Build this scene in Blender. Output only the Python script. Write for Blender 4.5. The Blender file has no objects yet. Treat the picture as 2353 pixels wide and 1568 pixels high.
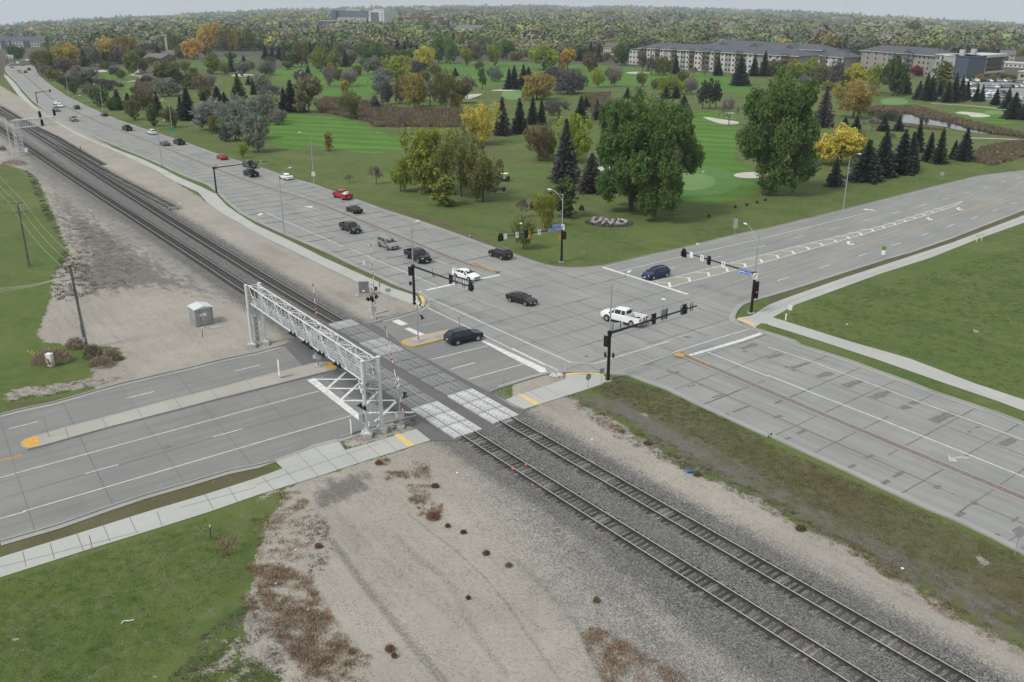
import bpy, bmesh, math, random
import numpy as np
from mathutils import Vector, Matrix
from mathutils.geometry import tessellate_polygon
C = bpy.context
SC = C.scene
COL = SC.collection
PI = math.pi
rnd = random.Random(7)

# ------------------------------------------------------------------ camera
HC, F, YH = 40.0, 2050.0, 10.0           # camera height (m), focal length and horizon row of the 2353 px wide survey
TH = math.atan((784 - YH) / F)
ST, CT = math.sin(TH), math.cos(TH)
cam = bpy.data.cameras.new('camera')
cam.sensor_width = 36.0
cam.lens = 36.0 * F / 2353.0
cam.clip_start, cam.clip_end = 1.0, 20000.0
camo = bpy.data.objects.new('camera', cam)
COL.objects.link(camo)
camo.location = (0, 0, HC)
camo.rotation_euler = (PI / 2 - TH, 0, 0)
SC.camera = camo

# ------------------------------------------------------------------ sky, sun, exposure
SUN_EL, SUN_AZ = 52.0, 235.0             # compass style: azimuth clockwise from +Y
w = bpy.data.worlds.new("World")
SC.world = w
w.use_nodes = True
nt = w.node_tree
bg = nt.nodes['Background']
sky = nt.nodes.new('ShaderNodeTexSky')
sky.sky_type = 'NISHITA'
sky.sun_disc = False
sky.sun_elevation = math.radians(SUN_EL)
sky.sun_rotation = math.radians(SUN_AZ)
sky.air_density = 1.0
sky.dust_density = 4.0
sky.ozone_density = 1.0
hs = nt.nodes.new('ShaderNodeHueSaturation')
hs.inputs['Saturation'].default_value = 0.30
nt.links.new(sky.outputs[0], hs.inputs['Color'])
tcw = nt.nodes.new('ShaderNodeTexCoord')
nzw = nt.nodes.new('ShaderNodeTexNoise')
nzw.inputs['Scale'].default_value = 2.2
nzw.inputs['Detail'].default_value = 4
mpw = nt.nodes.new('ShaderNodeMapping')
mpw.inputs['Scale'].default_value = (1, 1, 5)
nt.links.new(tcw.outputs['Generated'], mpw.inputs[0])
nt.links.new(mpw.outputs[0], nzw.inputs['Vector'])
mxw = nt.nodes.new('ShaderNodeMix')
mxw.data_type = 'RGBA'
mxw.inputs[7].default_value = (3.95, 4.35, 4.52, 1)     # cloud deck
rw = nt.nodes.new('ShaderNodeMapRange')
rw.inputs[1].default_value = 0.2
rw.inputs[2].default_value = 0.8
rw.inputs[3].default_value = 0.72
rw.inputs[4].default_value = 0.95
nt.links.new(nzw.outputs[0], rw.inputs[0])
nt.links.new(rw.outputs[0], mxw.inputs[0])
nt.links.new(hs.outputs[0], mxw.inputs[6])
nt.links.new(mxw.outputs[2], bg.inputs[0])
bg.inputs[1].default_value = 0.11
sl = bpy.data.lights.new('sun', 'SUN')
sl.energy = 1.5
sl.angle = math.radians(12)
sl.color = (1.0, 0.96, 0.90)
so = bpy.data.objects.new('sun', sl)
COL.objects.link(so)
az = math.radians(SUN_AZ)
sd = Vector((math.sin(az) * math.cos(math.radians(SUN_EL)), math.cos(az) * math.cos(math.radians(SUN_EL)), math.sin(math.radians(SUN_EL))))
so.rotation_euler = (-sd).to_track_quat('-Z', 'Y').to_euler()
SC.view_settings.view_transform = 'Standard'
SC.view_settings.look = 'None'
SC.view_settings.exposure = 0.68
SC.view_settings.gamma = 1.0
SC.render.engine = 'CYCLES'

# ------------------------------------------------------------------ survey helpers
def terrain(x, y):
    """flat river plain; the far land falls away gently to the left and right of the view axis"""
    r = math.hypot(x, y)
    if r < 750: return 0.0
    a = abs(math.atan2(x, y)) / 0.52
    return -(r - 750) * 0.0205 * min(a, 1.6) ** 2

TILE = {'D': (0, 0, 1.0), 'A': (0, 229.8, .12208), 'B': (540.0, 643.4, .17113), 'Q': (700.9, 769.8, .17113),
        'E': (804.3, 545.8, .12208), 'F': (1114.5, 413.6, .12208), 'G': (1367.3, 620.4, .12208),
        'H': (1539.6, 551.5, .12208), 'I': (907.7, 620.4, .14655), 'J': (0, 0, .12208),
        'L': (2065.9, 103.4, .12208), 'M': (735.3, 0, .14655), 'N': (1424.8, 74.7, .17113)}
def T(s):
    """'11 330,75 520,125 D 10,20' -> list of survey pixels; a token before the pairs names the survey sheet"""
    out, o = [], TILE['D']
    for t in s.split():
        if ',' in t:
            a, b = t.split(',')
            out.append((o[0] + float(a) * o[2], o[1] + float(b) * o[2]))
        elif t in TILE: o = TILE[t]
        else: o = (int(t[0]) * 588.3, int(t[1]) * 392.3, .2502)
    return out
def T1(s): return T(s)[0]
def G(px, py, z=0.0):
    """survey pixel -> world point at height z above the land"""
    u, v = (px - 1176.5) / F, (py - 784) / F
    d = Vector((u, CT - v * ST, -ST - v * CT))
    zz = z
    for _ in range(12):
        if d.z > -1e-5: t = 9000.0
        else: t = min((zz - HC) / d.z, 9000.0)
        p = Vector((d.x * t, d.y * t, zz))
        nz = terrain(p.x, p.y) + z
        if abs(nz - zz) < .01: break
        zz = nz
    return Vector((d.x * t, d.y * t, zz))
def GP(s, z=0.0): return [G(a, b, z) for a, b in T(s)]
def hgt(bx, by, ty):
    """height of a thing standing at survey (bx,by) whose top is seen on row ty"""
    p = G(bx, by)
    v = (ty - 784) / F
    q = p.y * (v * CT + ST) / (v * ST - CT)
    return q + HC - p.z
def pxm(bx, by):
    p = G(bx, by)
    return F / (p.y * CT + (HC - p.z) * ST)

# ------------------------------------------------------------------ object helpers
def tag(o, label=None, cat=None, group=None, kind=None):
    if label: o['label'] = label
    if cat: o['category'] = cat
    if group: o['group'] = group
    if kind: o['kind'] = kind
    return o
def thing(name, label, cat, loc=(0, 0, 0), rz=0.0, group=None):
    o = bpy.data.objects.new(name, None)
    COL.objects.link(o)
    o.location = loc
    o.rotation_euler = (0, 0, rz)
    o.empty_display_size = .3
    return tag(o, label, cat, group)
def mobj(name, me, parent=None, loc=None, rot=None, scale=None, color=None):
    o = bpy.data.objects.new(name, me)
    COL.objects.link(o)
    if parent is not None: o.parent = parent
    if loc is not None: o.location = loc
    if rot is not None: o.rotation_euler = rot
    if scale is not None: o.scale = scale
    if color is not None: o.color = (*color, 1)
    return o
def copy_tree(o, parent=None):
    c = o.copy()
    COL.objects.link(c)
    c.parent = parent
    for ch in list(o.children): copy_tree(ch, c)
    return c

class MB:
    """collects faces in plain lists, then links them as one mesh object"""
    def __init__(s): s.v, s.f, s.m = [], [], []
    def poly(s, pts, mi=0):
        n = len(s.v)
        s.v += [tuple(p) for p in pts]
        s.f.append(tuple(range(n, n + len(pts)))); s.m.append(mi)
    def box(s, c, d, M=None, mi=0, top=1.0):
        x, y, z = d[0] / 2, d[1] / 2, d[2] / 2
        n = len(s.v)
        for sz, k in ((-1, 1.0), (1, top)):
            for sx, sy in ((-1, -1), (1, -1), (1, 1), (-1, 1)):
                p = Vector((c[0] + sx * x * k, c[1] + sy * y * k, c[2] + sz * z))
                s.v.append(tuple(M @ p) if M is not None else tuple(p))
        for q in ((0, 3, 2, 1), (4, 5, 6, 7), (0, 1, 5, 4), (1, 2, 6, 5), (2, 3, 7, 6), (3, 0, 4, 7)):
            s.f.append(tuple(n + i for i in q)); s.m.append(mi)
        return s
    def tube(s, a, b, r0, r1=None, n=8, mi=0, cap=True):
        a, b = Vector(a), Vector(b)
        if r1 is None: r1 = r0
        d = (b - a)
        if d.length < 1e-6: return s
        d.normalize()
        u = d.cross(Vector((0, 0, 1)))
        if u.length < 1e-3: u = d.cross(Vector((0, 1, 0)))
        u.normalize(); v = d.cross(u)
        k = len(s.v)
        for p, r in ((a, r0), (b, r1)):
            for i in range(n):
                t = 2 * PI * i / n
                s.v.append(tuple(p + u * (math.cos(t) * r) + v * (math.sin(t) * r)))
        for i in range(n):
            j = (i + 1) % n
            s.f.append((k + i, k + j, k + n + j, k + n + i)); s.m.append(mi)
        if cap:
            s.f.append(tuple(k + i for i in reversed(range(n)))); s.m.append(mi)
            s.f.append(tuple(k + n + i for i in range(n))); s.m.append(mi)
        return s
    def path(s, pts, r, n=8, mi=0):
        for i in range(len(pts) - 1):
            ra = r[i] if isinstance(r, (list, tuple)) else r
            rb = r[i + 1] if isinstance(r, (list, tuple)) else r
            s.tube(pts[i], pts[i + 1], ra, rb, n, mi)
        return s
    def ball(s, c, r, n=10, m=6, sc=(1, 1, 1), mi=0, jit=0):
        k = len(s.v)
        for i in range(m + 1):
            t = PI * i / m
            for j in range(n):
                a = 2 * PI * j / n
                q = 1 + (rnd.uniform(-jit, jit) if jit else 0)
                s.v.append((c[0] + r * q * sc[0] * math.sin(t) * math.cos(a), c[1] + r * q * sc[1] * math.sin(t) * math.sin(a), c[2] + r * q * sc[2] * math.cos(t)))
        for i in range(m):
            for j in range(n):
                jj = (j + 1) % n
                s.f.append((k + i * n + j, k + (i + 1) * n + j, k + (i + 1) * n + jj, k + i * n + jj)); s.m.append(mi)
        return s
    def mesh(s, name, mats, smooth=False):
        me = bpy.data.meshes.new(name)
        me.from_pydata(s.v, [], s.f)
        if not isinstance(mats, (list, tuple)): mats = [mats]
        for m in mats: me.materials.append(m)
        if len(mats) > 1: me.polygons.foreach_set('material_index', s.m)
        if smooth: me.polygons.foreach_set('use_smooth', [True] * len(s.f))
        me.update()
        return me
    def build(s, name, mats, parent=None, smooth=False, **k):
        return mobj(name, s.mesh(name, mats, smooth), parent, **k)

def flat(name, pts, z, mat, mb=None):
    """flat sheet from an outline (may be concave)"""
    own = mb is None
    if own: mb = MB()
    P = [Vector((p[0], p[1], 0)) for p in pts]
    n = len(mb.v)
    mb.v += [(p.x, p.y, z + terrain(p.x, p.y)) for p in P]
    for t in tessellate_polygon([P]):
        a, b, c = t
        if (P[b] - P[a]).cross(P[c] - P[a]).z < 0: a, c = c, a
        mb.f.append((n + a, n + b, n + c)); mb.m.append(0)
    if own:
        o = mb.build(name, mat)
        return tag(o, kind='structure')
def dens(pts, step):
    out = [pts[0]]
    for a, b in zip(pts, pts[1:]):
        k = max(1, int((b - a).length / step))
        for i in range(1, k + 1): out.append(a.lerp(b, i / k))
    return out
def smooth(pts, it=2):
    for _ in range(it):
        q = [pts[0]]
        for a, b in zip(pts, pts[1:]): q += [a.lerp(b, .25), a.lerp(b, .75)]
        q.append(pts[-1]); pts = q
    return pts
RC = [0]
def ribbon(mb, pts, w, z0, h=0.0, off=0.0, mi=0):
    """strip of width w along pts at height z0; with h > 0 a raised bar (kerb); off shifts it to the left"""
    if not h:      # each painted strip lies a hair above the one laid before it
        RC[0] += 1; z0 += (RC[0] % 11) * .00035
    n = len(pts); k = len(mb.v); L = []
    for i, p in enumerate(pts):
        a = pts[max(i - 1, 0)]; b = pts[min(i + 1, n - 1)]
        d = Vector((b.x - a.x, b.y - a.y, 0)); d.normalize()
        nn = Vector((-d.y, d.x, 0))
        wi = w[i] if isinstance(w, (list, tuple)) else w
        L.append((p + nn * (off + wi / 2), p + nn * (off - wi / 2)))
    for a, b in L:
        zt = z0 + h
        mb.v += [(a.x, a.y, zt), (b.x, b.y, zt)]
        if h: mb.v += [(a.x, a.y, z0 - .05), (b.x, b.y, z0 - .05)]
    s = 4 if h else 2
    for i in range(n - 1):
        q = k + i * s; r = q + s
        mb.f.append((q, q + 1, r + 1, r)); mb.m.append(mi)
        if h:
            mb.f.append((q + 2, q, r, r + 2)); mb.m.append(mi)
            mb.f.append((q + 1, q + 3, r + 3, r + 1)); mb.m.append(mi)
    if h:
        mb.f.append((k, k + 2, k + 3, k + 1)); mb.m.append(mi)
        q = k + (n - 1) * 4
        mb.f.append((q, q + 1, q + 3, q + 2)); mb.m.append(mi)

# ------------------------------------------------------------------ materials
MATS = {}
def pm(name, col, rough=.7, metal=0.0, var=.0, scale=3.0, col2=None, spec=None, objcol=False, bump=0, coat=0):
    """plain procedural material: base colour broken up by noise"""
    if name in MATS: return MATS[name]
    m = bpy.data.materials.new(name); m.use_nodes = True
    t = m.node_tree; b = t.nodes['Principled BSDF']
    b.inputs['Roughness'].default_value = rough
    b.inputs['Metallic'].default_value = metal
    if spec is not None: b.inputs['Specular IOR Level'].default_value = spec
    if coat: b.inputs['Coat Weight'].default_value = coat
    tc = t.nodes.new('ShaderNodeTexCoord'); nz = t.nodes.new('ShaderNodeTexNoise')
    nz.inputs['Scale'].default_value = scale; nz.inputs['Detail'].default_value = 5
    t.links.new(tc.outputs['Object'], nz.inputs['Vector'])
    mx = t.nodes.new('ShaderNodeMix'); mx.data_type = 'RGBA'
    c2 = col2 or tuple(c * (1 - var) for c in col)
    mx.inputs[6].default_value = (*col, 1); mx.inputs[7].default_value = (*c2, 1)
    rr = t.nodes.new('ShaderNodeMapRange'); rr.inputs[1].default_value = .38; rr.inputs[2].default_value = .62
    t.links.new(nz.outputs[0], rr.inputs[0]); t.links.new(rr.outputs[0], mx.inputs[0])
    src = mx.outputs[2]
    if objcol:
        oi = t.nodes.new('ShaderNodeObjectInfo'); mu = t.nodes.new('ShaderNodeMix'); mu.data_type = 'RGBA'; mu.blend_type = 'MULTIPLY'
        mu.inputs[0].default_value = 1
        t.links.new(src, mu.inputs[6]); t.links.new(oi.outputs['Color'], mu.inputs[7]); src = mu.outputs[2]
    t.links.new(src, b.inputs['Base Color'])
    if bump:
        bp = t.nodes.new('ShaderNodeBump'); bp.inputs['Strength'].default_value = bump; bp.inputs['Distance'].default_value = .02
        t.links.new(nz.outputs[0], bp.inputs['Height']); t.links.new(bp.outputs[0], b.inputs['Normal'])
    MATS[name] = m
    return m
# ------------------------------------------------------------------ node helper
class N:
    def __init__(s, name):
        s.m = bpy.data.materials.new(name); s.m.use_nodes = True; s.t = s.m.node_tree
        s.b = s.t.nodes['Principled BSDF']; s.tc = s.t.nodes.new('ShaderNodeTexCoord')
        MATS[name] = s.m
    def L(s, a, b): s.t.links.new(a, b)
    def obj(s, sc=(1, 1, 1), rz=0.0):
        mp = s.t.nodes.new('ShaderNodeMapping'); mp.inputs['Scale'].default_value = sc
        mp.vector_type = 'POINT'
        r = s.t.nodes.new('ShaderNodeMapping'); r.inputs['Rotation'].default_value = (0, 0, rz)
        s.L(s.tc.outputs['Object'], r.inputs[0]); s.L(r.outputs[0], mp.inputs[0])
        return mp.outputs[0]
    def noise(s, vec, scale, detail=4, rough=.55, dist=0):
        n = s.t.nodes.new('ShaderNodeTexNoise'); n.inputs['Scale'].default_value = scale; n.inputs['Detail'].default_value = detail
        n.inputs['Roughness'].default_value = rough; n.inputs['Distortion'].default_value = dist
        s.L(vec, n.inputs['Vector']); return n.outputs[0]
    def vor(s, vec, scale, out='Color', rnd_=1.0):
        n = s.t.nodes.new('ShaderNodeTexVoronoi'); n.inputs['Scale'].default_value = scale
        s.L(vec, n.inputs['Vector']); return n.outputs[out]
    def rng(s, v, a, b, c=0.0, d=1.0, sm=False):
        n = s.t.nodes.new('ShaderNodeMapRange')
        if sm: n.interpolation_type = 'SMOOTHSTEP'
        for i, q in enumerate((a, b, c, d)): n.inputs[i + 1].default_value = q
        s.L(v, n.inputs[0]); return n.outputs[0]
    def math(s, op, a, b=None):
        n = s.t.nodes.new('ShaderNodeMath'); n.operation = op
        for i, q in enumerate((a, b)):
            if q is None: continue
            if isinstance(q, (int, float)): n.inputs[i].default_value = q
            else: s.L(q, n.inputs[i])
        return n.outputs[0]
    def mix(s, f, a, b, mode='MIX'):
        n = s.t.nodes.new('ShaderNodeMix'); n.data_type = 'RGBA'; n.blend_type = mode
        for i, q in ((0, f), (6, a), (7, b)):
            if isinstance(q, (int, float)): n.inputs[i].default_value = q
            elif isinstance(q, tuple): n.inputs[i].default_value = (*q, 1)
            else: s.L(q, n.inputs[i])
        return n.outputs[2]
    def attr(s, name):
        n = s.t.nodes.new('ShaderNodeAttribute'); n.attribute_name = name; return n
    def bump(s, h, st=.5, d=.05):
        n = s.t.nodes.new('ShaderNodeBump'); n.inputs['Strength'].default_value = st; n.inputs['Distance'].default_value = d
        s.L(h, n.inputs['Height']); s.L(n.outputs[0], s.b.inputs['Normal'])
    def out(s, col, rough=.85, spec=.3):
        s.L(col, s.b.inputs['Base Color']); s.b.inputs['Roughness'].default_value = rough
        s.b.inputs['Specular IOR Level'].default_value = spec
        return s.m

# ------------------------------------------------------------------ axis lines of the place (world)
TR_C = smooth([G(*p) for p in T('D -60,218 0,252.5 210,392 588,629 795,751 1163,967.5 2201,1568 2700,1858')], 3)   # inner main track
LT_C = smooth([G(*p) for p in T('D -60,256 0,294.5 141,391 435,580 569,669 1074.5,1001 1976,1568 2420,1848')], 3)   # outer main track
SD_C = smooth([G(*p) for p in T('A 0,235 360,455 1000,840 1600,1120 01 940,0 1600,345')], 2)                          # stub siding
RA = (G(1177, 960) - G(588, 619)).normalized()       # direction of the tracks and the avenue
RAng = math.atan2(RA.y, RA.x)
RBd = (G(588, 937.7) - G(0, 1098)).normalized()      # direction of the cross street
RBng = math.atan2(RBd.y, RBd.x)

# ------------------------------------------------------------------ the land
def build_ground():
    az = np.concatenate([np.linspace(-180, -40, 36)[:-1], np.linspace(-40, 40, 440), np.linspace(40, 180, 36)[1:]])
    az = np.radians(az)
    r = [3.0, 12, 24, 34, 42]
    while r[-1] < 9500: r.append(r[-1] * 1.0062)
    r = np.array(r)
    A, R = np.meshgrid(az, r)
    X, Y = R * np.sin(A), R * np.cos(A)
    a = np.abs(np.arctan2(X, Y)) / .52
    Z = np.where(R > 750, -(R - 750) * .0205 * np.minimum(a, 1.6) ** 2, 0.0)
    nr, na = X.shape
    x, y = X.ravel(), Y.ravel()
    def sd(poly):
        """signed distance, positive inside"""
        P = np.array([(p.x, p.y) for p in poly])
        d = np.full(x.shape, 60.0)
        lo, hi = P.min(0) - 40, P.max(0) + 40
        m = (x > lo[0]) & (x < hi[0]) & (y > lo[1]) & (y < hi[1])
        xx, yy = x[m], y[m]
        dd = np.full(xx.shape, 1e9); ins = np.zeros(xx.shape, bool)
        for (ax, ay), (bx, by) in zip(P, np.roll(P, -1, 0)):
            ex, ey = bx - ax, by - ay
            t = np.clip(((xx - ax) * ex + (yy - ay) * ey) / (ex * ex + ey * ey + 1e-9), 0, 1)
            dd = np.minimum(dd, np.hypot(xx - ax - t * ex, yy - ay - t * ey))
            with np.errstate(divide='ignore', invalid='ignore'):
                c = ((ay > yy) != (by > yy)) & (xx < ex * (yy - ay) / (ey if ey else 1e-9) + ax)
            ins ^= c
        out = np.full(x.shape, -60.0); out[m] = np.where(ins, dd, -dd)
        return out
    def dl(line):
        P = np.array([(p.x, p.y) for p in line]); d = np.full(x.shape, 1e9)
        for (ax, ay), (bx, by) in zip(P[:-1], P[1:]):
            ex, ey = bx - ax, by - ay
            t = np.clip(((x - ax) * ex + (y - ay) * ey) / (ex * ex + ey * ey + 1e-9), 0, 1)
            d = np.minimum(d, np.hypot(x - ax - t * ex, y - ay - t * ey))
        return d
    def area(specs):
        out = np.zeros(x.shape)
        for s, fw, amt in specs:
            poly = [G(*p) for p in T(s)]
            out = np.maximum(out, np.clip(.5 + sd(poly) / (2 * fw), 0, 1) * amt)
        return out
    dirt = area([
        # rail corridor north of the cross street, out to the avenue's path
        ('D -400,60 -10,190 30,215 01 1500,40 2351,560 11 450,790 940,1010 1430,1230 1500,1290 1150,1390 700,1480 12 250,40 02 2353,118 1420,330 880,440 850,250 1150,160 1100,60 600,30 400,0 01 350,1500 470,1200 500,960 640,780 540,520 420,250 340,60 230,0 00 130,1535 0,1510 D -500,300', 1.6, 1),
        # south of the cross street, both sides of the tracks
        ('12 0,1430 575,1250 940,1125 1600,920 2000,930 D 1260,1090 1500,1330 1860,1600 1800,1900 640,1900 13 230,1568 60,1400 -60,1250 -110,1000 -60,750 20,400 100,100 12 300,1400 200,1350 0,1480', 1.4, 1),
        ('22 130,630 400,520 520,510 760,640 1000,760 1400,1020 1600,1190 1900,1290 2353,1490 33 380,180 720,300 1100,580 1500,800 1900,1040 2353,1260 D 2500,1640 2300,1700 1700,1568 1180,965', 1.5, 1),
        ('22 0,400 300,310 500,330 490,350 110,560 0,510', .5, .9),
        ('12 1470,690 1700,700 1560,770 1010,950 820,1000 780,890', .8, .8),
        ('11 1500,1275 1400,1310 700,1480 950,1030 1430,1215', .5, 1),
        # bare spots in the right-hand field and thin strip beside the path
        ('31 1480,830 1700,720 2351,480 2351,520 1900,660 1550,850', 2.5, .55),
        ('33 1880,400 1960,395 2060,480 1960,490', .6, .8), ('31 1830,1470 1900,1445 1980,1490 1900,1500', .8, .7),
        ('03 60,1170 190,1140 190,1180 80,1200', .5, .8), ('03 870,470 1000,400 990,440 890,480', .5, .7),
        ('03 1370,1510 1430,1490 1430,1530', .5, .8), ('03 1350,1700 1640,1480 1820,1150 2100,900 2353,830 13 250,1200 250,1700', 2.4, .50),
        ('22 1150,655 1260,650 1265,695 1150,690', .4, .75), ('32 1440,130 1530,135 1530,155 1450,150', .4, .6),
        ('02 0,540 80,450 220,410 400,400 850,330 1150,330 1050,380 500,480 100,545', 1.2, .78),
        ('31 1980,1330 2040,1335 2030,1355', .4, .7), ('31 1270,1020 1310,1015 1310,1030', .3, .7)])
    dT, dL = dl(TR_C), dl(LT_C); dS = dl(SD_C)
    near = np.clip((150 - R.ravel()) / 60, 0, 1)
    # the ballast shoulder is wide on the outer side of the outer track near the camera
    side = (x - LT_C[0].x) * RA.y - (y - LT_C[0].y) * RA.x
    bal = np.clip(.5 + (3.4 - dT) / 2.2, 0, 1)
    bal = np.maximum(bal, np.clip(.5 + (3.7 - dL) / 2.2, 0, 1))
    bal = np.maximum(bal, np.clip(.5 + (2.0 - dS) / 1.6, 0, 1) * .8)
    shoulder = area([('D 1085,1010 1200,1110 1400,1330 1700,1568 2100,1700 2000,1568 1500,1260', 1.8, 1),
                     ('D 1080,1005 1100,1080 1215,1260 1390,1450 1500,1620 1800,1700 1500,1330 1250,1120', 4.0, .80),
                     ('01 0,-380 240,0 700,330 1200,640 1700,960 2280,1250 2351,1260 1600,640 600,0 300,-380', 3.0, .75),
                     ('00 0,1240 400,1568 300,1568 0,1330', 3.0, .7)])
    bal = np.maximum(bal, shoulder)
    loam = area([('01 230,0 500,150 900,420 1300,680 1700,940 2150,1200 1800,1130 1300,1090 950,1140 700,1190 600,1000 640,780 540,520 380,130', 5, 1.0),
                 ('12 480,1380 620,1260 1100,1170 1110,1330 900,1420 640,1568 500,1568', 1.5, .95),
                 ('22 480,510 760,640 1000,760 1400,1020 1600,1190 1900,1290 2353,1500 33 380,180 720,300 1100,580 1500,800 1900,1040 2353,1280 2353,830 1700,520 1000,160 450,-80 22 2200,1130 1900,930 1400,680 1000,500 650,460', 3.2, .98),
                 ('03 1700,1050 2353,820 13 300,700 900,1400 500,1568 03 2353,1568 2200,1200', 2.2, .7),
                 ('A 0,850 500,1060 1000,1567 700,1567 500,1400 250,1270 0,1240', 4, .7)])
    dry = area([('D 560,440 700,405 1000,520 1200,590 1240,610 1170,600 900,490 700,420', 2.5, .9),
                ('D 530,260 660,330 900,430 1150,560 1140,590 900,480 640,370', 4, .45),
                ('11 1300,350 1560,400 1900,520 2200,640 2240,740 1800,580 1300,400', 2.5, 1.0),
                ('11 300,60 560,120 900,225 1300,330 1500,390 1500,465 900,265', 2.5, .9),
                ('21 750,240 1900,380 2351,450 2351,520 1700,650 1000,820 500,880 500,600 1300,620', 6, .38),
                ('31 0,1170 1050,835 2351,385 2351,420 1700,670 1050,875 0,1240', 1.0, 1.25),
                ('11 0,470 900,880 1480,1130 1430,1140 900,905 0,495', .4, 1.2),
                ('02 0,560 600,500 880,440 1100,400 480,570 0,670', .8, .8),
                ('03 0,285 530,125 940,0 02 940,1550 1700,1320 2353,1150 12 0,1145 240,1170 0,1245 02 2353,1250 1380,1567 03 700,200 0,415', .5, 1.2),
                ('03 1850,20 2353,0 2353,900 2000,930 1950,400', 3, .75),
                ('22 700,450 950,330 1400,450 2353,900 32 0,930 33 1470,20 2353,420 2353,900 1250,500 300,0 32 0,1200 22 1400,760', 1.4, 1.0),
                ('D 2280,1230 2353,1282 2700,1480 2900,1650 2700,1640 2353,1480 2250,1400', 2.0, 1.0),
                ('22 520,510 760,640 1400,1020 1900,1290 2353,1500 33 380,180 1100,580 1900,1040 2353,1280 2353,700 1600,350 900,-60 22 2000,900 1400,620 900,440', 2.0, .9),
                ('03 1350,900 2000,800 2353,1000 2353,1568 1500,1568', 3, .5),
                ('30 1850,1350 2351,1250 2351,1450 1900,1520', 3, .5),
                ('D 1000,300 1180,305 1180,400 1100,430 1000,420 940,330', 6, .6),
                ('D 300,235 480,250 560,300 420,290', 6, .4),
                ('D 880,455 1240,480 1320,520 1000,500', 5, .5),
                ('32 0,0 300,80 1300,420 2353,790 2353,740 1300,370 300,30', .5, .9),
                ('31 700,1000 2351,560 2351,1100 1100,1568 700,1300', 14, .4)])
    fair = area([('10 60,1150 200,1040 480,1045 900,1105 1060,1170 1300,1260 1400,1310 1380,1385 1100,1415 900,1400 500,1330 300,1400 150,1330', 3, .85),
                 ('10 170,630 600,560 1000,590 1180,680 1130,830 960,905 640,890 400,760 180,740', 6, .95),
                 ('10 1620,560 2351,570 20 600,590 1100,615 1900,680 2170,760 2250,870 1700,830 1200,790 700,800 500,700 0,640 10 2351,760 2050,820 1900,700 1640,620', 8, .8),
                 ('D 1585,262 1690,250 1700,300 1690,370 1750,400 1740,445 1650,470 1540,470 1530,440 1560,390 1590,330', 4, .9),
                 ('00 800,660 1180,610 1240,690 1220,740 1000,730', 6, .8), ('00 1090,760 1280,760 1250,850 1180,890 1110,860', 5, .7),
                 ('00 1450,560 1900,540 2351,520 2351,640 1900,640 1500,640', 8, .6), ('00 1580,950 1660,950 1660,1080 1600,1050', 4, .7),
                 ('D 1000,385 1290,395 1400,400 1400,425 1200,415 1000,400', 4, .5),
                 ('30 1030,880 1500,960 1440,1000 1030,985', 5, .6), ('30 1600,1010 2150,990 2330,1120 2200,1160 1800,1100', 4, .7),
                 ('30 310,1190 460,1180 450,1340 380,1420 310,1400', 4, .9), ('30 1420,1180 1880,1250 2100,1300 1880,1370 1620,1380 1410,1300', 5, .4)])
    marsh = area([('10 540,960 640,900 960,925 1300,1000 1900,1010 1920,1170 1080,1170 1050,1130 900,1095 600,1035', 3, .95),
                  ('20 650,880 900,850 930,1080 800,1110 640,960', 4, .8), ('00 1260,740 1470,730 1420,870 1240,860', 5, .8),
                  ('30 880,1010 1000,985 1380,985 1560,1040 1870,1130 2351,1240 2351,1275 2000,1240 1700,1180 1300,1180 1100,1140', 4, .85),
                  ('30 1850,1420 2000,1350 2351,1290 2351,1440 2050,1525 1880,1490', 3, .8), ('00 1060,730 1180,722 1190,745 1080,748', 3, .8)])
    rr = R.ravel()
    rut = np.zeros(x.shape)
    for s_, w_, k_ in (('13 1380,0 1600,180 1830,350 2100,600 2300,830 D 1200,1440 1290,1568', .22, .8), ('13 690,250 830,450 950,620 1150,870 1350,1120 1560,1370 1800,1640', .42, 1.0), ('13 500,160 560,330 640,520', .3, .6), ('13 1150,430 1350,560 1420,640', .6, .6),
                       ('13 1280,200 1450,400 1700,570 1850,780 1900,900 2100,1250 2300,1500', .55, .7), ('13 560,760 640,930 900,1200 1200,1300', .35, .6), ('13 980,0 1150,330 1400,640 1700,1000', .2, .45), ('23 30,430 300,700 560,980 620,1100', .5, .75), ('23 620,1100 730,1330 860,1568', .35, .9), ('23 0,160 500,400 900,700 1500,1250', .6, .5),
                       ('12 1040,1440 1250,1700', .25, .5), ('01 1100,1000 1400,950 1800,1000 2300,1230', .6, .4), ('01 900,1150 1300,1120 1700,1250', .5, .35), ('01 1200,760 1350,900 1500,980', .4, .5), ('33 580,530 680,600 850,720 1030,775', .16, .9), ('33 1650,1200 1950,1330 2200,1480', .3, .6),
                       ('01 1500,100 1900,440 2351,700 11 200,640 700,1000', .35, .4), ('01 1400,60 1750,400 2100,640 11 -40,690 500,1080', .3, .35), ('A 1200,600 1800,960 2353,1330', .5, .45), ('A 1000,560 1700,1000 2200,1330', .4, .35)):
        rut = np.maximum(rut, np.clip(1.15 - dl([G(*q) for q in T(s_)]) / (w_ * 1.6), 0, 1) * k_)
    town = np.clip((rr - 560) / 120, 0, 1) * (1 - fair)
    me = bpy.data.meshes.new('ground')
    V = np.stack([x, y, Z.ravel()], 1).astype(np.float32)
    me.vertices.add(len(V)); me.vertices.foreach_set('co', V.ravel())
    i = np.arange((nr - 1) * na).reshape(nr - 1, na); j = np.roll(i, -1, 1)
    ii = (i)[:, :-1].ravel()
    q = np.stack([ii, ii + 1, ii + na + 1, ii + na], 1)[:, ::-1]
    nf = len(q)
    me.loops.add(nf * 4); me.loops.foreach_set('vertex_index', q.ravel().astype(np.int32))
    me.polygons.add(nf); me.polygons.foreach_set('loop_start', (np.arange(nf) * 4).astype(np.int32))
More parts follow.
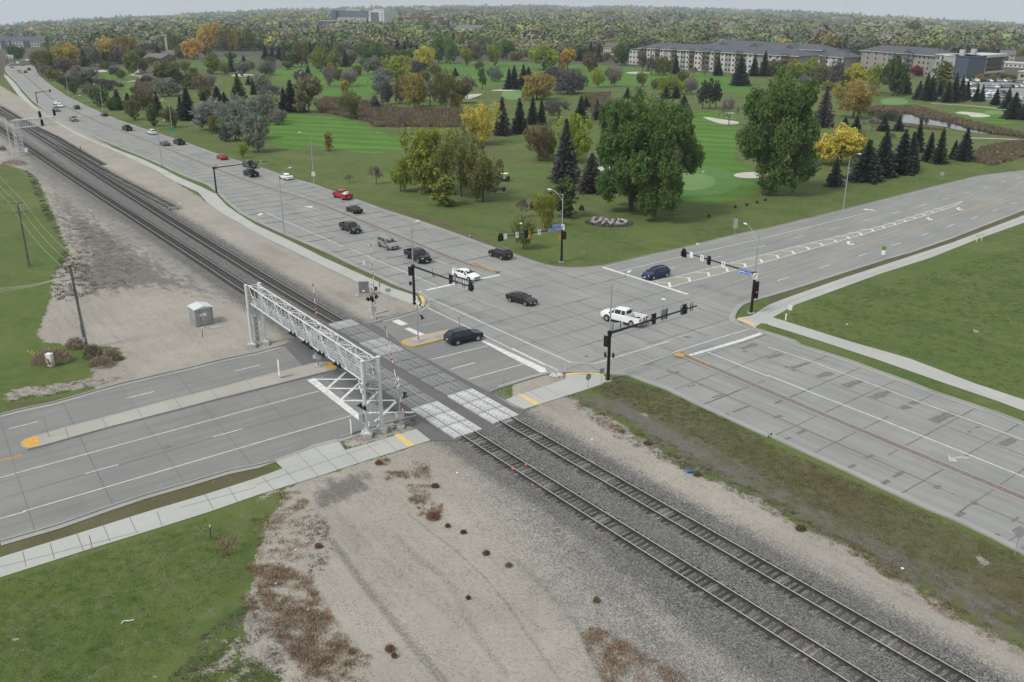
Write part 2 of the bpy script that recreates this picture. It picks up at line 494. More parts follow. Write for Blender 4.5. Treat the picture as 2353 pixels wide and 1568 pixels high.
    me.polygons.foreach_set('loop_total', np.full(nf, 4, np.int32))
    me.update(calc_edges=True)
    for nm, ch in (('ca', (dirt, bal, dry, loam)), ('cb', (fair, marsh, town, rut))):
        at = me.color_attributes.new(nm, 'FLOAT_COLOR', 'POINT')
        at.data.foreach_set('color', np.stack(ch, 1).astype(np.float32).ravel())
    return me

def ground_material():
    n = N('ground_cover')
    o = n.obj()
    a, b = n.attr('ca'), n.attr('cb')
    sa = n.t.nodes.new('ShaderNodeSeparateColor'); n.L(a.outputs['Color'], sa.inputs[0])
    sb = n.t.nodes.new('ShaderNodeSeparateColor'); n.L(b.outputs['Color'], sb.inputs[0])
    n1 = n.noise(o, .09, 5, .6); n2 = n.noise(o, .6, 6, .65); n3 = n.noise(o, 5.0, 5, .7); n4 = n.noise(o, .022, 4, .6)
    fine = n.noise(o, 22.0, 4, .7)
    rag = n.math('ADD', n.math('MULTIPLY', n.math('SUBTRACT', n2, .5), .9), n.math('MULTIPLY', n.math('SUBTRACT', n3, .5), .55))
    def mask(ch, lo=.42, hi=.58):
        return n.rng(n.math('ADD', ch, rag), lo, hi, sm=True)
    # lawn
    g = n.mix(n.rng(n1, .38, .62), (.054, .108, .017), (.125, .172, .036))
    g = n.mix(n.rng(n2, .35, .7), g, (.150, .158, .060), 'MIX')
    g = n.mix(n.rng(n4, .4, .62), g, n.mix(.5, g, (.075, .135, .026)))
    g = n.mix(n.rng(n3, .3, .75, 0, .5), g, (.044, .078, .020))
    g = n.mix(n.rng(fine, .4, .8, 0, .45), g, (.13, .13, .066))
    g = n.mix(n.rng(n.noise(o, .045, 6, .62, .8), .52, .68, 0, .5), g, (.165, .160, .070))
    g = n.mix(n.rng(n.noise(n.obj((.5, 1, 1), -RAng), .16, 5, .6, .5), .52, .68, 0, .5), g, (.050, .088, .022))
    # mown fairway with passes of the mower
    st = n.obj((1, 1, 1), .35); sp = n.t.nodes.new('ShaderNodeSeparateXYZ'); n.L(st, sp.inputs[0])
    wob = n.math('ADD', sp.outputs[1], n.math('MULTIPLY', n1, 14.0))
    sw = n.math('MULTIPLY', n.rng(n.math('SINE', n.math('MULTIPLY', wob, .62)), -.6, .6, sm=True), n.rng(n.noise(o, .03, 4), .35, .6, .35, 1))
    f = n.mix(sw, (.068, .165, .020), (.112, .235, .034))
    f = n.mix(n.rng(n2, .35, .75, 0, .5), f, (.062, .105, .026))
    col = n.mix(n.rng(n.math('ADD', sb.outputs[0], n.math('MULTIPLY', rag, .35)), .4, .62, 0, .92, True), g, f)
    # tired brown turf
    d = n.mix(n3, (.088, .078, .040), (.155, .138, .082))
    d = n.mix(n.rng(n1, .4, .65, 0, .6), d, (.075, .048, .032))
    col = n.mix(n.rng(n.math('ADD', n.math('MULTIPLY', sa.outputs[2], .8), n.math('MULTIPLY', rag, .9)), .32, .75, 0, .85, True), col, d)
    # marsh bed
    mcol = n.mix(n3, (.075, .048, .030), (.17, .115, .075))
    col = n.mix(mask(sb.outputs[1]), col, mcol)
    # far town floor
    tcol = n.mix(n2, (.06, .058, .04), (.11, .10, .08))
    col = n.mix(sb.outputs[2], col, tcol)
    # silt, wheel ruts and scattered gravel
    tr = n.noise(n.obj((.05, .62, 1), -RAng), 1.0, 6, .68, 1.2)
    s = n.mix(n.rng(n1, .35, .65), (.40, .360, .312), (.315, .285, .248))
    s = n.mix(n.rng(n2, .4, .75, 0, .5), s, (.31, .29, .26))
    rutm = n.rng(n.noise(o, .045, 3, .5), .46, .62)
    s = n.mix(n.math('MULTIPLY', rutm, n.rng(tr, .50, .70, 0, .55)), s, (.20, .19, .175))
    s = n.mix(n.rng(n.noise(o, 2.6, 6, .75), .5, .72, 0, .55), s, (.20, .185, .165))
    s = n.mix(n.rng(tr, .30, .44, .4, 0), s, (.36, .33, .30))
    vg = n.vor(o, 9.0, 'Color'); sv = n.t.nodes.new('ShaderNodeSeparateColor'); n.L(vg, sv.inputs[0])
    peb = n.rng(n.math('ADD', sv.outputs[0], n.math('MULTIPLY', n.math('SUBTRACT', tr, .5), 1.5)), .80, .92)
    s = n.mix(n.math('MULTIPLY', peb, .42), s, (.12, .115, .108))
    s = n.mix(n.rng(sv.outputs[1], .93, .99, 0, .6), s, (.46, .44, .42))
    s = n.mix(n.rng(fine, .35, .8, 0, .35), s, (.2, .18, .155))
    rb = n.math('ADD', b.outputs['Alpha'], n.math('MULTIPLY', n.math('SUBTRACT', n3, .5), 1.1))
    s = n.mix(n.math('MULTIPLY', n.rng(rb, .45, .95, 0, .58, True), n.rng(sv.outputs[0], .15, .5, .35, 1)), s, (.105, .10, .092))
    md = mask(sa.outputs[0], .44, .54)
    col = n.mix(md, col, s)
    # dark loamy gravel
    lm = n.mix(n3, (.095, .090, .080), (.20, .185, .165))
    lm = n.mix(n.rng(sv.outputs[0], .6, .9, 0, .6), lm, (.06, .058, .052))
    col = n.mix(n.rng(n.math('ADD', a.outputs['Alpha'], n.math('ADD', n.math('MULTIPLY', rag, 1.3), n.math('MULTIPLY', n.math('SUBTRACT', n.noise(n.obj((.35, 1.4, 1), -RAng), .8, 5, .65), .5), 1.6))), .42, .95, 0, .88, True), col, lm)
    # ballast
    vb = n.vor(o, 11.0, 'Color'); sq = n.t.nodes.new('ShaderNodeSeparateColor'); n.L(vb, sq.inputs[0])
    bl = n.mix(n.rng(sq.outputs[0], .15, .9), (.062, .060, .058), (.205, .20, .192))
    bl = n.mix(n.rng(sq.outputs[2], .88, 1.0, 0, .7), bl, (.34, .33, .32))
    bl = n.mix(n.rng(sq.outputs[1], 0, .16, .6, 0), bl, (.018, .018, .018))
    bl = n.mix(n.rng(n1, .45, .65, 0, .35), bl, (.16, .145, .13))
    col = n.mix(n.rng(n.math('ADD', sa.outputs[1], n.math('ADD', n.math('MULTIPLY', rag, 1.0), n.math('MULTIPLY', n.math('SUBTRACT', sq.outputs[0], .5), .9))), .34, .66, sm=True), col, bl)
    n.bump(n.math('ADD', n.math('MULTIPLY', n3, .6), n.math('MULTIPLY', sq.outputs[0], .25)), .7, .12)
    return n.out(col, .95, .15)
gm = ground_material()
gme = build_ground()
gme.materials.append(gm)
tag(mobj('ground', gme), kind='structure')
# ------------------------------------------------------------------ road, path and marking materials
def concrete(name, c1, c2, ang, slab=4.6, streak=.5):
    n = N(name); o = n.obj()
    big = n.noise(o, .12, 4, .6); mid = n.noise(o, 1.1, 5, .6); fine = n.noise(o, 14.0, 4, .7)
    st = n.noise(n.obj((.06, 1.1, 1), -ang), 1.0, 5, .62, .3)
    br = n.t.nodes.new('ShaderNodeTexBrick')
    br.inputs['Scale'].default_value = 1.0; br.inputs['Mortar Size'].default_value = 0.0
    br.inputs['Brick Width'].default_value = slab; br.inputs['Row Height'].default_value = 3.7; br.offset = 0
    br.inputs['Color1'].default_value = (.35, .35, .35, 1); br.inputs['Color2'].default_value = (.65, .65, .65, 1)
    n.L(n.obj((1, 1, 1), -ang), br.inputs['Vector'])
    c = n.mix(n.rng(big, .35, .65), c1, c2)
    c = n.mix(.22, c, n.mix(br.outputs[0], c1, c2), 'MIX')
    c = n.mix(.22, c, br.outputs[0], 'SOFT_LIGHT')
    c = n.mix(n.rng(st, .44, .70, 0, streak), c, tuple(v * .66 for v in c1))
    c = n.mix(n.rng(mid, .52, .75, 0, .35), c, tuple(v * 1.16 for v in c2))
    c = n.mix(n.rng(fine, .3, .7, 0, .28), c, tuple(v * .7 for v in c1))
    n.bump(fine, .15, .01)
    return n.out(c, .88, .25)
m_ra = concrete('avenue_concrete', (.305, .300, .285), (.25, .252, .244), RAng, 4.6, .75)
m_rb = concrete('street_concrete', (.245, .242, .232), (.198, .198, .193), RBng, 6.1, .6)
m_re = concrete('east_concrete', (.285, .282, .270), (.232, .232, .226), RBng + .12, 6.1, .7)
m_walk = concrete('path_concrete', (.44, .435, .41), (.37, .37, .352), RBng, 3.0, .1)
m_kerb = concrete('kerb_concrete', (.36, .355, .335), (.27, .265, .25), RAng, 3.0, .2)
m_asph = concrete('crossing_asphalt', (.120, .118, .116), (.155, .152, .15), RAng, 30, .35)
m_island = concrete('island_concrete', (.40, .38, .34), (.33, .31, .28), RBng, 3.0, .15)
m_white = pm('road_paint_white', (.68, .68, .66), .7, col2=(.52, .52, .51), scale=1.6)
m_faint = pm('worn_paint', (.45, .46, .45), .8, col2=(.30, .30, .295), scale=3.0)
m_yel = pm('road_paint_yellow', (.66, .34, .035), .7, col2=(.50, .27, .06), scale=2.5)
m_pad = pm('tactile_yellow', (.70, .47, .15), .8, col2=(.62, .42, .16), scale=3)
m_tar = pm('joint_tar', (.055, .053, .05), .9, col2=(.10, .098, .09), scale=4)
m_tar2 = pm('thin_joint', (.12, .12, .115), .9, col2=(.17, .17, .165), scale=4)
m_patch = pm('repair_patch', (.115, .113, .11), .9, col2=(.19, .188, .18), scale=5)
m_brick = pm('red_brick_paving', (.175, .125, .112), .9, col2=(.19, .165, .152), scale=3)
m_tan = pm('tan_colored_pavement', (.30, .285, .24), .9, col2=(.26, .25, .22), scale=1.5)

# ------------------------------------------------------------------ kerb lines
K_NE = GP('00 250,540 285,545 322,600 330,650 360,700 450,775 600,880 780,970 945,1045 1100,1110 1440,1225 1700,1310 1900,1385 2100,1455 11 0,-40 330,75 520,125 700,190 900,262 1200,370 1500,465 1800,570 2100,680 2240,730 21 0,765 150,820 250,855 400,888 550,897 650,895 850,875 1050,828 1300,770 1560,715 1800,655 2050,592 2351,533 31 400,435 700,360 1030,275 1370,190 1600,130 1940,50 2351,0 D 2500,363 2800,305')
K_ES = GP('D 2900,345 2600,415 31 2351,370 1700,625 1340,750 1050,835 700,945 300,1075 0,1165 21 2230,1198 2120,1240 2070,1290 2045,1340 2045,1375 2100,1410 2220,1452 2351,1490 31 250,1568 32 300,40 545,115 780,190 1030,285 1300,380 1530,470 1830,570 2120,665 2351,755 D 2600,1072 2900,1200')
K_SE = GP('D 2900,1560 2600,1410 33 2351,395 2050,240 1700,75 1470,-15 32 1000,1335 700,1190 410,1060 110,922 0,868 22 2351,885 2000,725 1700,588 1400,440 1200,370 1080,325 950,312 840,298 700,287 490,290 440,292 300,310 150,352 0,400 12 2250,430 2150,470')
K_WS = GP('12 1470,692 1250,745 1050,800 900,850 780,890 510,955 0,1140 02 2100,1190 1700,1310 1300,1425 940,1545 03 530,122 0,275 D -300,1330')
K_WN = GP('D -300,1010 02 0,680 150,640 480,570 800,480 1100,395 1420,320 1750,245 2050,170 2353,108 12 210,50 260,35')
K_NW = GP('11 1060,1410 1150,1382 1300,1343 1400,1312 1500,1277 1545,1248 1560,1205 1540,1160 1480,1128 1400,1105 1240,1040 1080,960 900,880 700,780 500,690 260,590 0,470 01 2200,390 2080,290 2010,215 1900,130 1700,55 1560,-8 00 1490,1522 1300,1440 1000,1320 720,1190 550,1100 400,1005 300,930 200,820 150,760 75,690 42,640 48,612 100,585 165,560')
# ------------------------------------------------------------------ road sheets
nw_leg = K_NW[7:] + [G(*T1('00 250,540'))] + GP('00 285,545 322,600 330,650 360,700 450,775 600,880 780,970 945,1045 1100,1110 1440,1225 1700,1310 1900,1385 2100,1455 11 0,-40 330,75 520,125 700,190 900,262 1200,370 1500,465 1800,570 2100,680 2240,730 21 0,765')
flat('road', K_NE + K_ES + K_SE + GP('22 130,640 60,710 12 2060,840 1820,915 1600,912 1560,745 1475,690 250,35 D 775,757 853,748') + K_NW, .020, m_ra)
flat('road', GP('21 850,875 1050,828 1300,770 1560,715 1800,655 2050,592 2351,533 31 400,435 700,360 1030,275 1370,190 1600,130 1940,50 2351,0 D 2500,363 2800,305 2900,345 2600,415 31 2351,370 1700,625 1340,750 1050,835 700,945 300,1075 0,1165 21 2230,1198 2120,1240 1620,1140'), .026, m_re)
flat('road', GP('I 480,470 470,600 380,680 11 1150,1382 1060,1410 D 820,760 1100,900 12 2150,470 2250,430 22 0,400 150,352 300,310 I 2240,1560 1370,1100'), .030, m_rb)
flat('road', K_WN + GP('D 655,792 700,815 740,850 820,905 905,955 12 1470,692') + K_WS[1:], .022, m_rb)
flat('road', GP('12 250,35 300,5 B 880,820 D 725,768 775,757 812,748 11 1060,1410 D 872,752 905,775 930,800 980,825 1060,868 1125,902 12 2150,468 2353,600 22 130,640 60,710 12 2353,690 2185,790 2060,840 1990,900 1820,915 1600,912 1440,790 1480,700 12 1060,560 870,520 610,320 420,215'), .034, m_asph)
# worn asphalt apron in the west carriageway
# ------------------------------------------------------------------ paths
W_S = GP('03 -1200,780 0,420 700,205 1350,0 02 1900,1405 2353,1260 12 245,1170 620,1055 820,1000 1170,900 1470,806 1602,912 1290,1012 940,1122 575,1242 0,1420 02 1930,1567 03 1480,142 860,332 0,605 -1200,960')
flat('path', W_S, .040, m_walk)
flat('path', GP('12 175,1103 510,957 740,900 765,915 820,1000 620,1055 245,1170'), .044, m_walk)
W_N = GP('00 52,650 45,690 70,700 160,790 200,850 350,1010 500,1110 700,1215 900,1310 1300,1460 1530,1568 01 1640,60 1850,150 1985,218 2080,320 2200,405 2351,500 11 300,640 600,790 1000,970 1250,1080 1480,1155 1500,1215 1430,1228 1200,1140 940,1030 440,790 0,575 01 2200,480 2060,410 1900,290 1820,200 1600,100 1430,0 00 1100,1410 700,1240 500,1120 300,990 170,880 60,730 35,700')
flat('path', W_N, .040, m_walk)
W_E = GP('D 2900,370 2600,430 31 2351,410 1700,660 1050,872 700,985 130,1185 0,1238 21 2200,1335 2075,1355 2060,1370 2225,1445 2290,1404 2351,1412 31 0,1418 480,1568 32 1000,170 1600,380 2100,550 2353,645 D 2600,1030 2900,1150 2900,1110 2600,995 32 2353,540 1900,390 1300,160 740,0 31 45,1350 250,1235 1000,960 1500,800 1900,640 2351,480 D 2600,450 2900,390')
flat('path', W_E, .040, m_walk)
W_I = GP('22 0,515 490,352 490,300 840,308 875,365 820,400 700,440 112,626 0,575 12 2290,540')
flat('path', W_I, .044, m_walk)
# ------------------------------------------------------------------ kerbs
kb = MB()
for ln in (K_NE, K_ES, K_SE, K_WN, K_NW): ribbon(kb, dens(ln, 3), .17, .02, .15)
ribbon(kb, dens(GP('12 1470,692 1250,745 1050,800 900,850 780,890'), 2), .17, .02, .15)
ribbon(kb, dens(GP('12 175,1103 0,1145 02 2100,1193 1700,1313 1300,1428 940,1548 03 530,125 0,278 D -300,1333'), 3), .17, .02, .15)
kb.build('kerb', m_kerb)['kind'] = 'structure'
gt = MB()
for ln, s in ((K_NE, -.42), (K_ES, -.42), (K_SE, -.42), (K_WN, -.42), (K_NW, -.42), (K_WS, .42)):
    ribbon(gt, dens(ln[1:-1], 3), .60, .048, 0, s)
gt.build('gutter', m_kerb)['kind'] = 'structure'

# ------------------------------------------------------------------ medians
md = MB()
MN = smooth(GP('00 200,672 260,725 330,790 420,865 500,925 600,980 700,1030 830,1092 960,1150 1250,1258 1560,1382 1900,1525 11 0,132 300,222 500,285 700,358 1100,525 1500,688 1900,860 2225,942'), 1)
wN = [1.1 + .5 * math.sin(min(1, i / 8)) for i in range(len(MN))]
ribbon(md, MN, .9, .02, .16)
ob = md.build('median', [m_brick]); ob['kind'] = 'structure'
md = MB()
MS = GP('22 1510,133 1600,150 2000,320 2353,472 32 700,770 1500,1105 2353,1460 D 2600,1280 2900,1425')
ribbon(md, dens(MS, 4), .75, .028, .16)
md.build('median', m_brick)['kind'] = 'structure'
md = MB()
for ln in (MN,): 
    for s in (.54, -.54): ribbon(md, ln, .16, .02, .17, s)
for s in (.46, -.46): ribbon(md, dens(MS, 4), .16, .028, .17, s)
md.build('median_edge', m_kerb)['kind'] = 'structure'
def island(pts, z, mat, km, kw=.2):
    mb = MB(); top = MB()
    P = [Vector((p.x, p.y, 0)) for p in pts]
    ribbon(mb, P + [P[0]], kw, z, .16)
    o = mb.build('kerb', km); o['kind'] = 'structure'
    flat('median', pts, z + .155, mat)
island(GP('02 340,880 600,803 940,716 1260,632 1600,542 1940,460 2353,345 12 520,216 590,202 665,203 720,216 748,243 720,272 650,287 0,450 02 2000,537 1660,627 980,802 370,974 260,998 205,975 198,945 230,915'), .03, m_island, m_kerb)
flat('road_marking', GP('02 345,882 372,972 262,992 212,972 205,945 235,917'), .192, m_yel)
flat('road_marking', GP('12 635,208 665,205 720,218 742,243 715,268 668,274 625,225'), .192, m_yel)
flat('path', GP('12 515,218 590,205 630,225 560,243'), .190, m_walk)
island(GP('I 110,1160 150,1120 240,1095 600,1010 960,935 1080,930 1170,960 1185,975 1150,1000 780,1095 500,1165 290,1215 200,1195'), .03, m_island, m_yel, .26)
flat('path', GP('I 245,1100 340,1070 460,1102 330,1142'), .192, m_walk)
flat('median', GP('00 145,645 190,640 208,675 180,680'), .06, MATS['ground_cover'])
# yellow paint on the tips of the brick medians
ymk = MB()
ribbon(ymk, GP('11 1975,850 2080,895 2170,935'), .16, .19, 0, .54); ribbon(ymk, GP('11 1975,850 2080,895 2170,935'), .16, .19, 0, .2)
ribbon(ymk, GP('22 1505,133 1600,150 1800,238'), .20, .20, 0, .46); ribbon(ymk, GP('22 1500,133 1580,148'), 1.1, .194, 0, 0)
ribbon(ymk, GP('02 -300,1190 0,1103 200,1047'), .12, .035, 0, .15); ribbon(ymk, GP('02 -300,1190 0,1103 200,1047'), .12, .035, 0, -.15)
ribbon(ymk, smooth(GP('H 1200,800 1700,655 2353,450 31 300,855 850,690 1200,590 1700,410 1870,355 2100,235 2351,110 D 2600,250')), .13, .036, 0, 0)
ribbon(ymk, smooth(GP('31 1870,362 2100,285 2351,195 D 2600,320')), .13, .036, 0, 0)
ymk.build('road_marking', m_yel)['kind'] = 'structure'
pads = MB()
for s in ('22 490,300 600,288 700,286 840,298 838,312 700,300 600,302 492,314', '22 52,490 90,487 252,573 205,588', 'Q 1195,1355 1265,1330 1475,1485 1385,1507',
          'E 1290,1100 1345,1095 1400,1140 1430,1200 1425,1260 1395,1300 1335,1300 1350,1220 1330,1150', '21 2065,1366 2088,1358 2242,1410 2225,1423'):
    flat('x', GP(s), .050, None, pads)
pads.build('tactile_paving', m_pad)['kind'] = 'structure'

# ------------------------------------------------------------------ white markings
wm, fm = MB(), MB()
def ln(s, w, mb=None, z=.040): ribbon(mb or wm, dens(GP(s), 6), w, z)
ln('D -300,1176 02 0,1257 135,1220', .13); ln('02 150,1214 2353,612', .13); ln('12 0,612 575,460', .13)
ln('03 -1200,400 0,65 230,0', .13); ln('02 210,1567 2353,940', .13); ln('12 0,940 880,685', .13)
for s in ('02 80,808 355,738', '02 1168,525 1418,463', '02 2160,275 2353,228 12 35,218', '02 780,1220 1090,1135', '02 1955,882 2235,806', '02 -900,1050 -600,975'): ln(s, .13)
flat('x', GP('Q 25,610 130,585 880,1190 845,1250'), .040, None, wm)
for s in ('Q 100,600 700,600', 'Q 285,722 975,730', 'Q 500,888 1220,884', 'Q 820,1050 1460,1045', 'Q 545,505 285,735', 'Q 740,640 480,880', 'Q 975,765 800,955', 'Q 1220,900 1020,1100 930,1175'): ln(s, .34)
for s in ('I 570,1410 1450,1195', 'I 880,1560 1250,1460', '12 1800,255 2010,200', '12 1950,352 2353,240 22 100,213'): ln(s, .14, z=.044)
flat('x', GP('I 1350,1125 1400,1115 2352,1545 22 325,292 290,305 12 2353,150 I 2170,1568'), .046, None, wm)
ln('I 510,598 2352,1500', .16); ln('22 0,65 420,270', .16); ln('I 520,443 2352,1275', .16); ln('22 100,0 550,200 770,205 1450,0', .15); ln('G 1000,1450 2353,1040 21 2000,1400', .14, fm)
ln('22 945,290 1400,145', .14, fm); ln('G 1450,1568 2353,1280 21 2240,1440', .14)
ribbon(wm, GP('22 1610,138 2110,-8 21 2290,1497'), .6, .040)
ribbon(wm, GP('21 835,890 1230,1015 1610,1138'), .6, .042)
ribbon(wm, GP('E 1440,998 2010,872'), .6, .040); ribbon(wm, GP('I 1320,146 1640,84'), .6, .040); ribbon(wm, GP('E 1300,1030 1345,1026'), .6, .040)
ln('21 980,930 1640,773 2351,615 31 0,612 1010,365', .14, z=.042)
for s in ('21 1400,912 1490,890', 'H 790,352 985,308', 'H 1570,165 1800,110', '31 235,627 330,603', '31 557,545 650,520', '31 862,468 943,445', '31 1138,395 1215,375', '31 1385,330 1450,310', '31 1605,268 1663,252', '31 1798,215 1850,200', '31 1978,162 2025,148', '31 2137,112 2180,100', '31 2280,70 2325,58',
          '31 85,1012 190,983', '31 477,897 570,867', '31 827,790 910,763', '31 1135,690 1212,665', '31 1410,600 1475,577', '31 1652,517 1712,495', '31 1868,445 1922,422', '31 2062,370 2112,353', '31 2233,307 2280,290', 'H 2020,775 2235,710'): ln(s, .14, z=.042)
ln('H 1095,1040 1335,968', .12, fm, .042)
flat('tan_pavement', GP('21 1290,1020 H 0,728 2353,130 31 1010,520 1785,284 1710,330 1170,500 100,808 H 0,895 G 1410,335'), .032, m_tan)
ln('21 1290,1020 H 0,728 2353,130 31 1010,520 1785,282', .17, z=.044); ln('G 1400,337 H 0,895 31 100,808 1170,500 1710,330 1785,282', .17, z=.044)
for s in ('G 1150,235 1400,245 1410,330', 'G 1520,140 1765,152 1785,225', 'G 1880,50 2130,55 2150,125', 'H 810,525 1065,532 1085,605', 'H 1130,440 1400,450 1425,520', 'H 1450,365 1700,370 1740,435', 'H 1780,285 2005,290 2045,350', 'H 2080,210 2300,215 2340,275',
          '31 250,703 355,703 378,730', '31 380,668 480,670 505,695', '31 520,632 610,637 630,662', '31 620,600 725,605 748,628', '31 735,570 840,572 862,597', '31 840,540 950,540 972,562', '31 950,510 1050,513 1073,530', '31 1060,482 1155,485 1173,500', '31 1165,452 1250,457 1270,473', '31 1265,427 1340,431 1358,443', '31 1350,400 1425,404 1443,415', '31 1430,375 1505,379 1523,390', '31 1520,350 1590,353 1605,362'):
    ribbon(wm, GP(s)[:2], .22, .045); ribbon(wm, GP(s)[1:], .42, .046)
ln('E 0,212 1620,910', .14); ln('11 90,388 800,700', .14); ln('11 170,245 750,470', .13, fm); ln('11 750,470 1080,600', .13, fm); ln('E 930,170 1830,520', .13, fm)
for s in ('11 1455,540 1490,552', '11 1085,425 1110,436', '11 380,175 410,187', '11 520,470 600,500', '11 220,115 260,128', '11 1140,660 1180,676', '11 850,580 890,600', '11 1650,820 1750,862'): ln(s, .12, fm)
ln('32 0,315 500,513 1040,722 1640,962 2353,1250 D 2500,1165', .16); ln('22 1780,95 2353,325', .15); ln('32 0,55 390,185 880,368 1380,555 1960,765 2353,912 D 2500,1070', .13)
for s in ('32 365,318 575,393', '32 1215,640 1470,730', '32 2150,990 2353,1070'): ln(s, .12, fm)
ln('32 1590,1345 1850,1470', .1, fm)
ribbon(wm, GP('I 0,795 150,865'), 1.1, .040); ribbon(wm, GP('I 180,920 280,960'), .8, .042); ribbon(wm, GP('I 280,965 455,1040'), .9, .044); ln('I 390,880 670,820', .1, fm)
wm.build('road_marking', m_white)['kind'] = 'structure'
fm.build('road_marking', m_faint)['kind'] = 'structure'
# turn arrows painted on the lanes
am = MB()
for s in ('31 870,358 900,350 905,355 975,360 970,367 905,362 915,370', '31 1730,345 1750,338 1765,345 1750,352 1775,358 1780,350 1792,362 1750,366 1728,352', '31 720,655 745,650 760,660 742,668 770,678 778,668 792,686 745,684 720,668', '31 1455,435 1475,430 1490,437 1475,443 1495,450 1500,443 1517,457 1475,456 1455,442',
          '11 430,330 530,328 505,345 480,338', '11 0,408 30,400 28,393 72,395 35,418 28,412'):
    flat('x', GP(s), .041, None, am)
am.build('road_marking', m_white)['kind'] = 'structure'
am = MB(); flat('x', GP('32 1650,1030 1690,1075 1790,1055 1870,1090 1760,1075 1720,1090 1740,1112 1660,1105'), .041, None, am)
am.build('road_marking', m_faint)['kind'] = 'structure'

# ------------------------------------------------------------------ joints in the slabs
def clip(poly, p, d):
    """parts of the line p + t d that lie inside poly"""
    ts = []
    n = len(poly)
    for i in range(n):
        a, b = poly[i], poly[(i + 1) % n]
        e = b - a
        den = d.x * e.y - d.y * e.x
        if abs(den) < 1e-9: continue
        w_ = a - p
        t = (w_.x * e.y - w_.y * e.x) / den; s = (w_.x * d.y - w_.y * d.x) / den
        if 0 <= s < 1: ts.append(t)
    ts.sort()
    return list(zip(ts[::2], ts[1::2]))
def joints(mb, poly, org, d, step, n0, n1, w, z, gap=.0, jit=0, wob=0, alt=None):
    d = Vector((d.x, d.y, 0)).normalized(); nn = Vector((-d.y, d.x, 0))
    for k in range(n0, n1):
        p = Vector((org.x, org.y, 0)) + nn * (step * k)
        for a, b in clip(poly, p, d):
            t = a + .3
            while t < b - .3:
                l = rnd.uniform(2.5, 7) if gap else b - a
                e = min(t + l, b - .3)
                if not gap or rnd.random() > gap:
                    m = alt if (alt and rnd.random() < .35) else mb
                    ww = w * rnd.uniform(.7, 1.5)
                    pts = [p + d * q for q in np.linspace(t, e, 5)]
                    if wob: pts = [q + nn * rnd.uniform(-wob, wob) for q in pts]
                    ribbon(m, pts, [ww * rnd.uniform(.5, 1.3) for _ in pts], z)
                t = e
def bounds(poly, org, d):
    d = Vector((d.x, d.y, 0)).normalized(); nn = Vector((-d.y, d.x, 0))
    v = [(Vector((p.x, p.y, 0)) - Vector((org.x, org.y, 0))).dot(nn) for p in poly]
    return min(v), max(v)
def grid(mb, poly, org, d, step, **k):
    lo, hi = bounds(poly, org, d)
    joints(mb, poly, org, d, step, int(lo / step) - 1, int(hi / step) + 2, **k)
tarj, thin = MB(), MB()
flat2 = lambda P: [Vector((p.x, p.y, 0)) for p in P]
A_org = G(*T1('11 2240,940')); A_dir = (G(*T1('11 2240,940')) - G(*T1('11 700,370'))).normalized()
A_x = Vector((-A_dir.y, A_dir.x, 0))
nwp = flat2(nw_leg)
near = flat2(GP('11 0,-40 330,75 900,262 1500,465 2240,730 21 0,765 11 1850,1000 1545,1160 900,880 260,590 0,470 01 2080,290 1900,130 1560,-8 00 1000,1320 550,1100 945,1045 1440,1225 1900,1385'))
grid(tarj, near, A_org, RBd, 4.6, w=.27, z=.034, gap=.22, wob=.09, alt=thin)
for off in (-3.8, -7.6, -11.3, 3.9, 7.6): joints(thin, near, A_org, A_dir, 1, int(off), int(off) + 1, w=.07, z=.033, gap=.15, wob=.02)
cen = flat2(GP('21 250,855 550,897 850,875 1620,1138 1900,1230 2045,1340 2045,1375 2220,1452 1600,1568 22 1590,135 950,312 490,290 D 1069,748 I 480,470'))
grid(thin, cen, A_org, RBd, 4.6, w=.10, z=.034, gap=.18, wob=.03, alt=tarj)
grid(thin, cen, A_org, A_dir, 3.8, w=.10, z=.034, gap=.18, wob=.03)
S_dir = (G(*T1('32 1640,962')) - G(*T1('22 1780,95'))).normalized(); S_org = G(*T1('32 1035,725'))
sel = flat2(GP('32 0,868 700,1190 1470,1570 33 2050,240 2351,395 D 2500,1390 2500,1080 32 2351,755 1830,570 1030,285 300,40 31 0,1490 21 2220,1452 22 2000,0 1600,140 1400,240 1400,440 2000,725'))
S_x = (G(*T1('32 1270,390')) - G(*T1('32 1140,450'))).normalized()
grid(thin, sel, S_org, S_x, 4.6, w=.10, z=.034, gap=.10, wob=.03, alt=tarj)
for off in (-3.9, -7.7, 3.6): joints(thin, sel, S_org, S_dir, 1, round(off), round(off) + 1, w=.07, z=.033, gap=.05)
joints(thin, sel, G(*T1('32 330,812')), S_dir, 1, 0, 1, w=.07, z=.033)
wsp = flat2(K_WN[1:] + GP('12 300,60 750,400 1200,700') + K_WS[3:-1])
W_x = (G(*T1('02 1420,875')) - G(*T1('02 1070,0')) ) if False else (G(*T1('02 1600,1160')) - G(*T1('02 1330,750'))).normalized()
grid(thin, wsp, G(*T1('02 1414,875')), W_x, 6.1, w=.07, z=.034)
joints(thin, wsp, G(*T1('02 1150,1120')), RBd, 1, 0, 1, w=.05, z=.033, gap=.1); joints(thin, wsp, G(*T1('02 560,390')), RBd, 1, -2, -1, w=.05, z=.033, gap=.1)
eap = flat2(GP('21 1300,770 2351,533 31 700,360 1600,130 1940,50 2351,0 2351,370 1340,750 700,945 0,1165 21 2120,1240 1620,1140 850,875'))
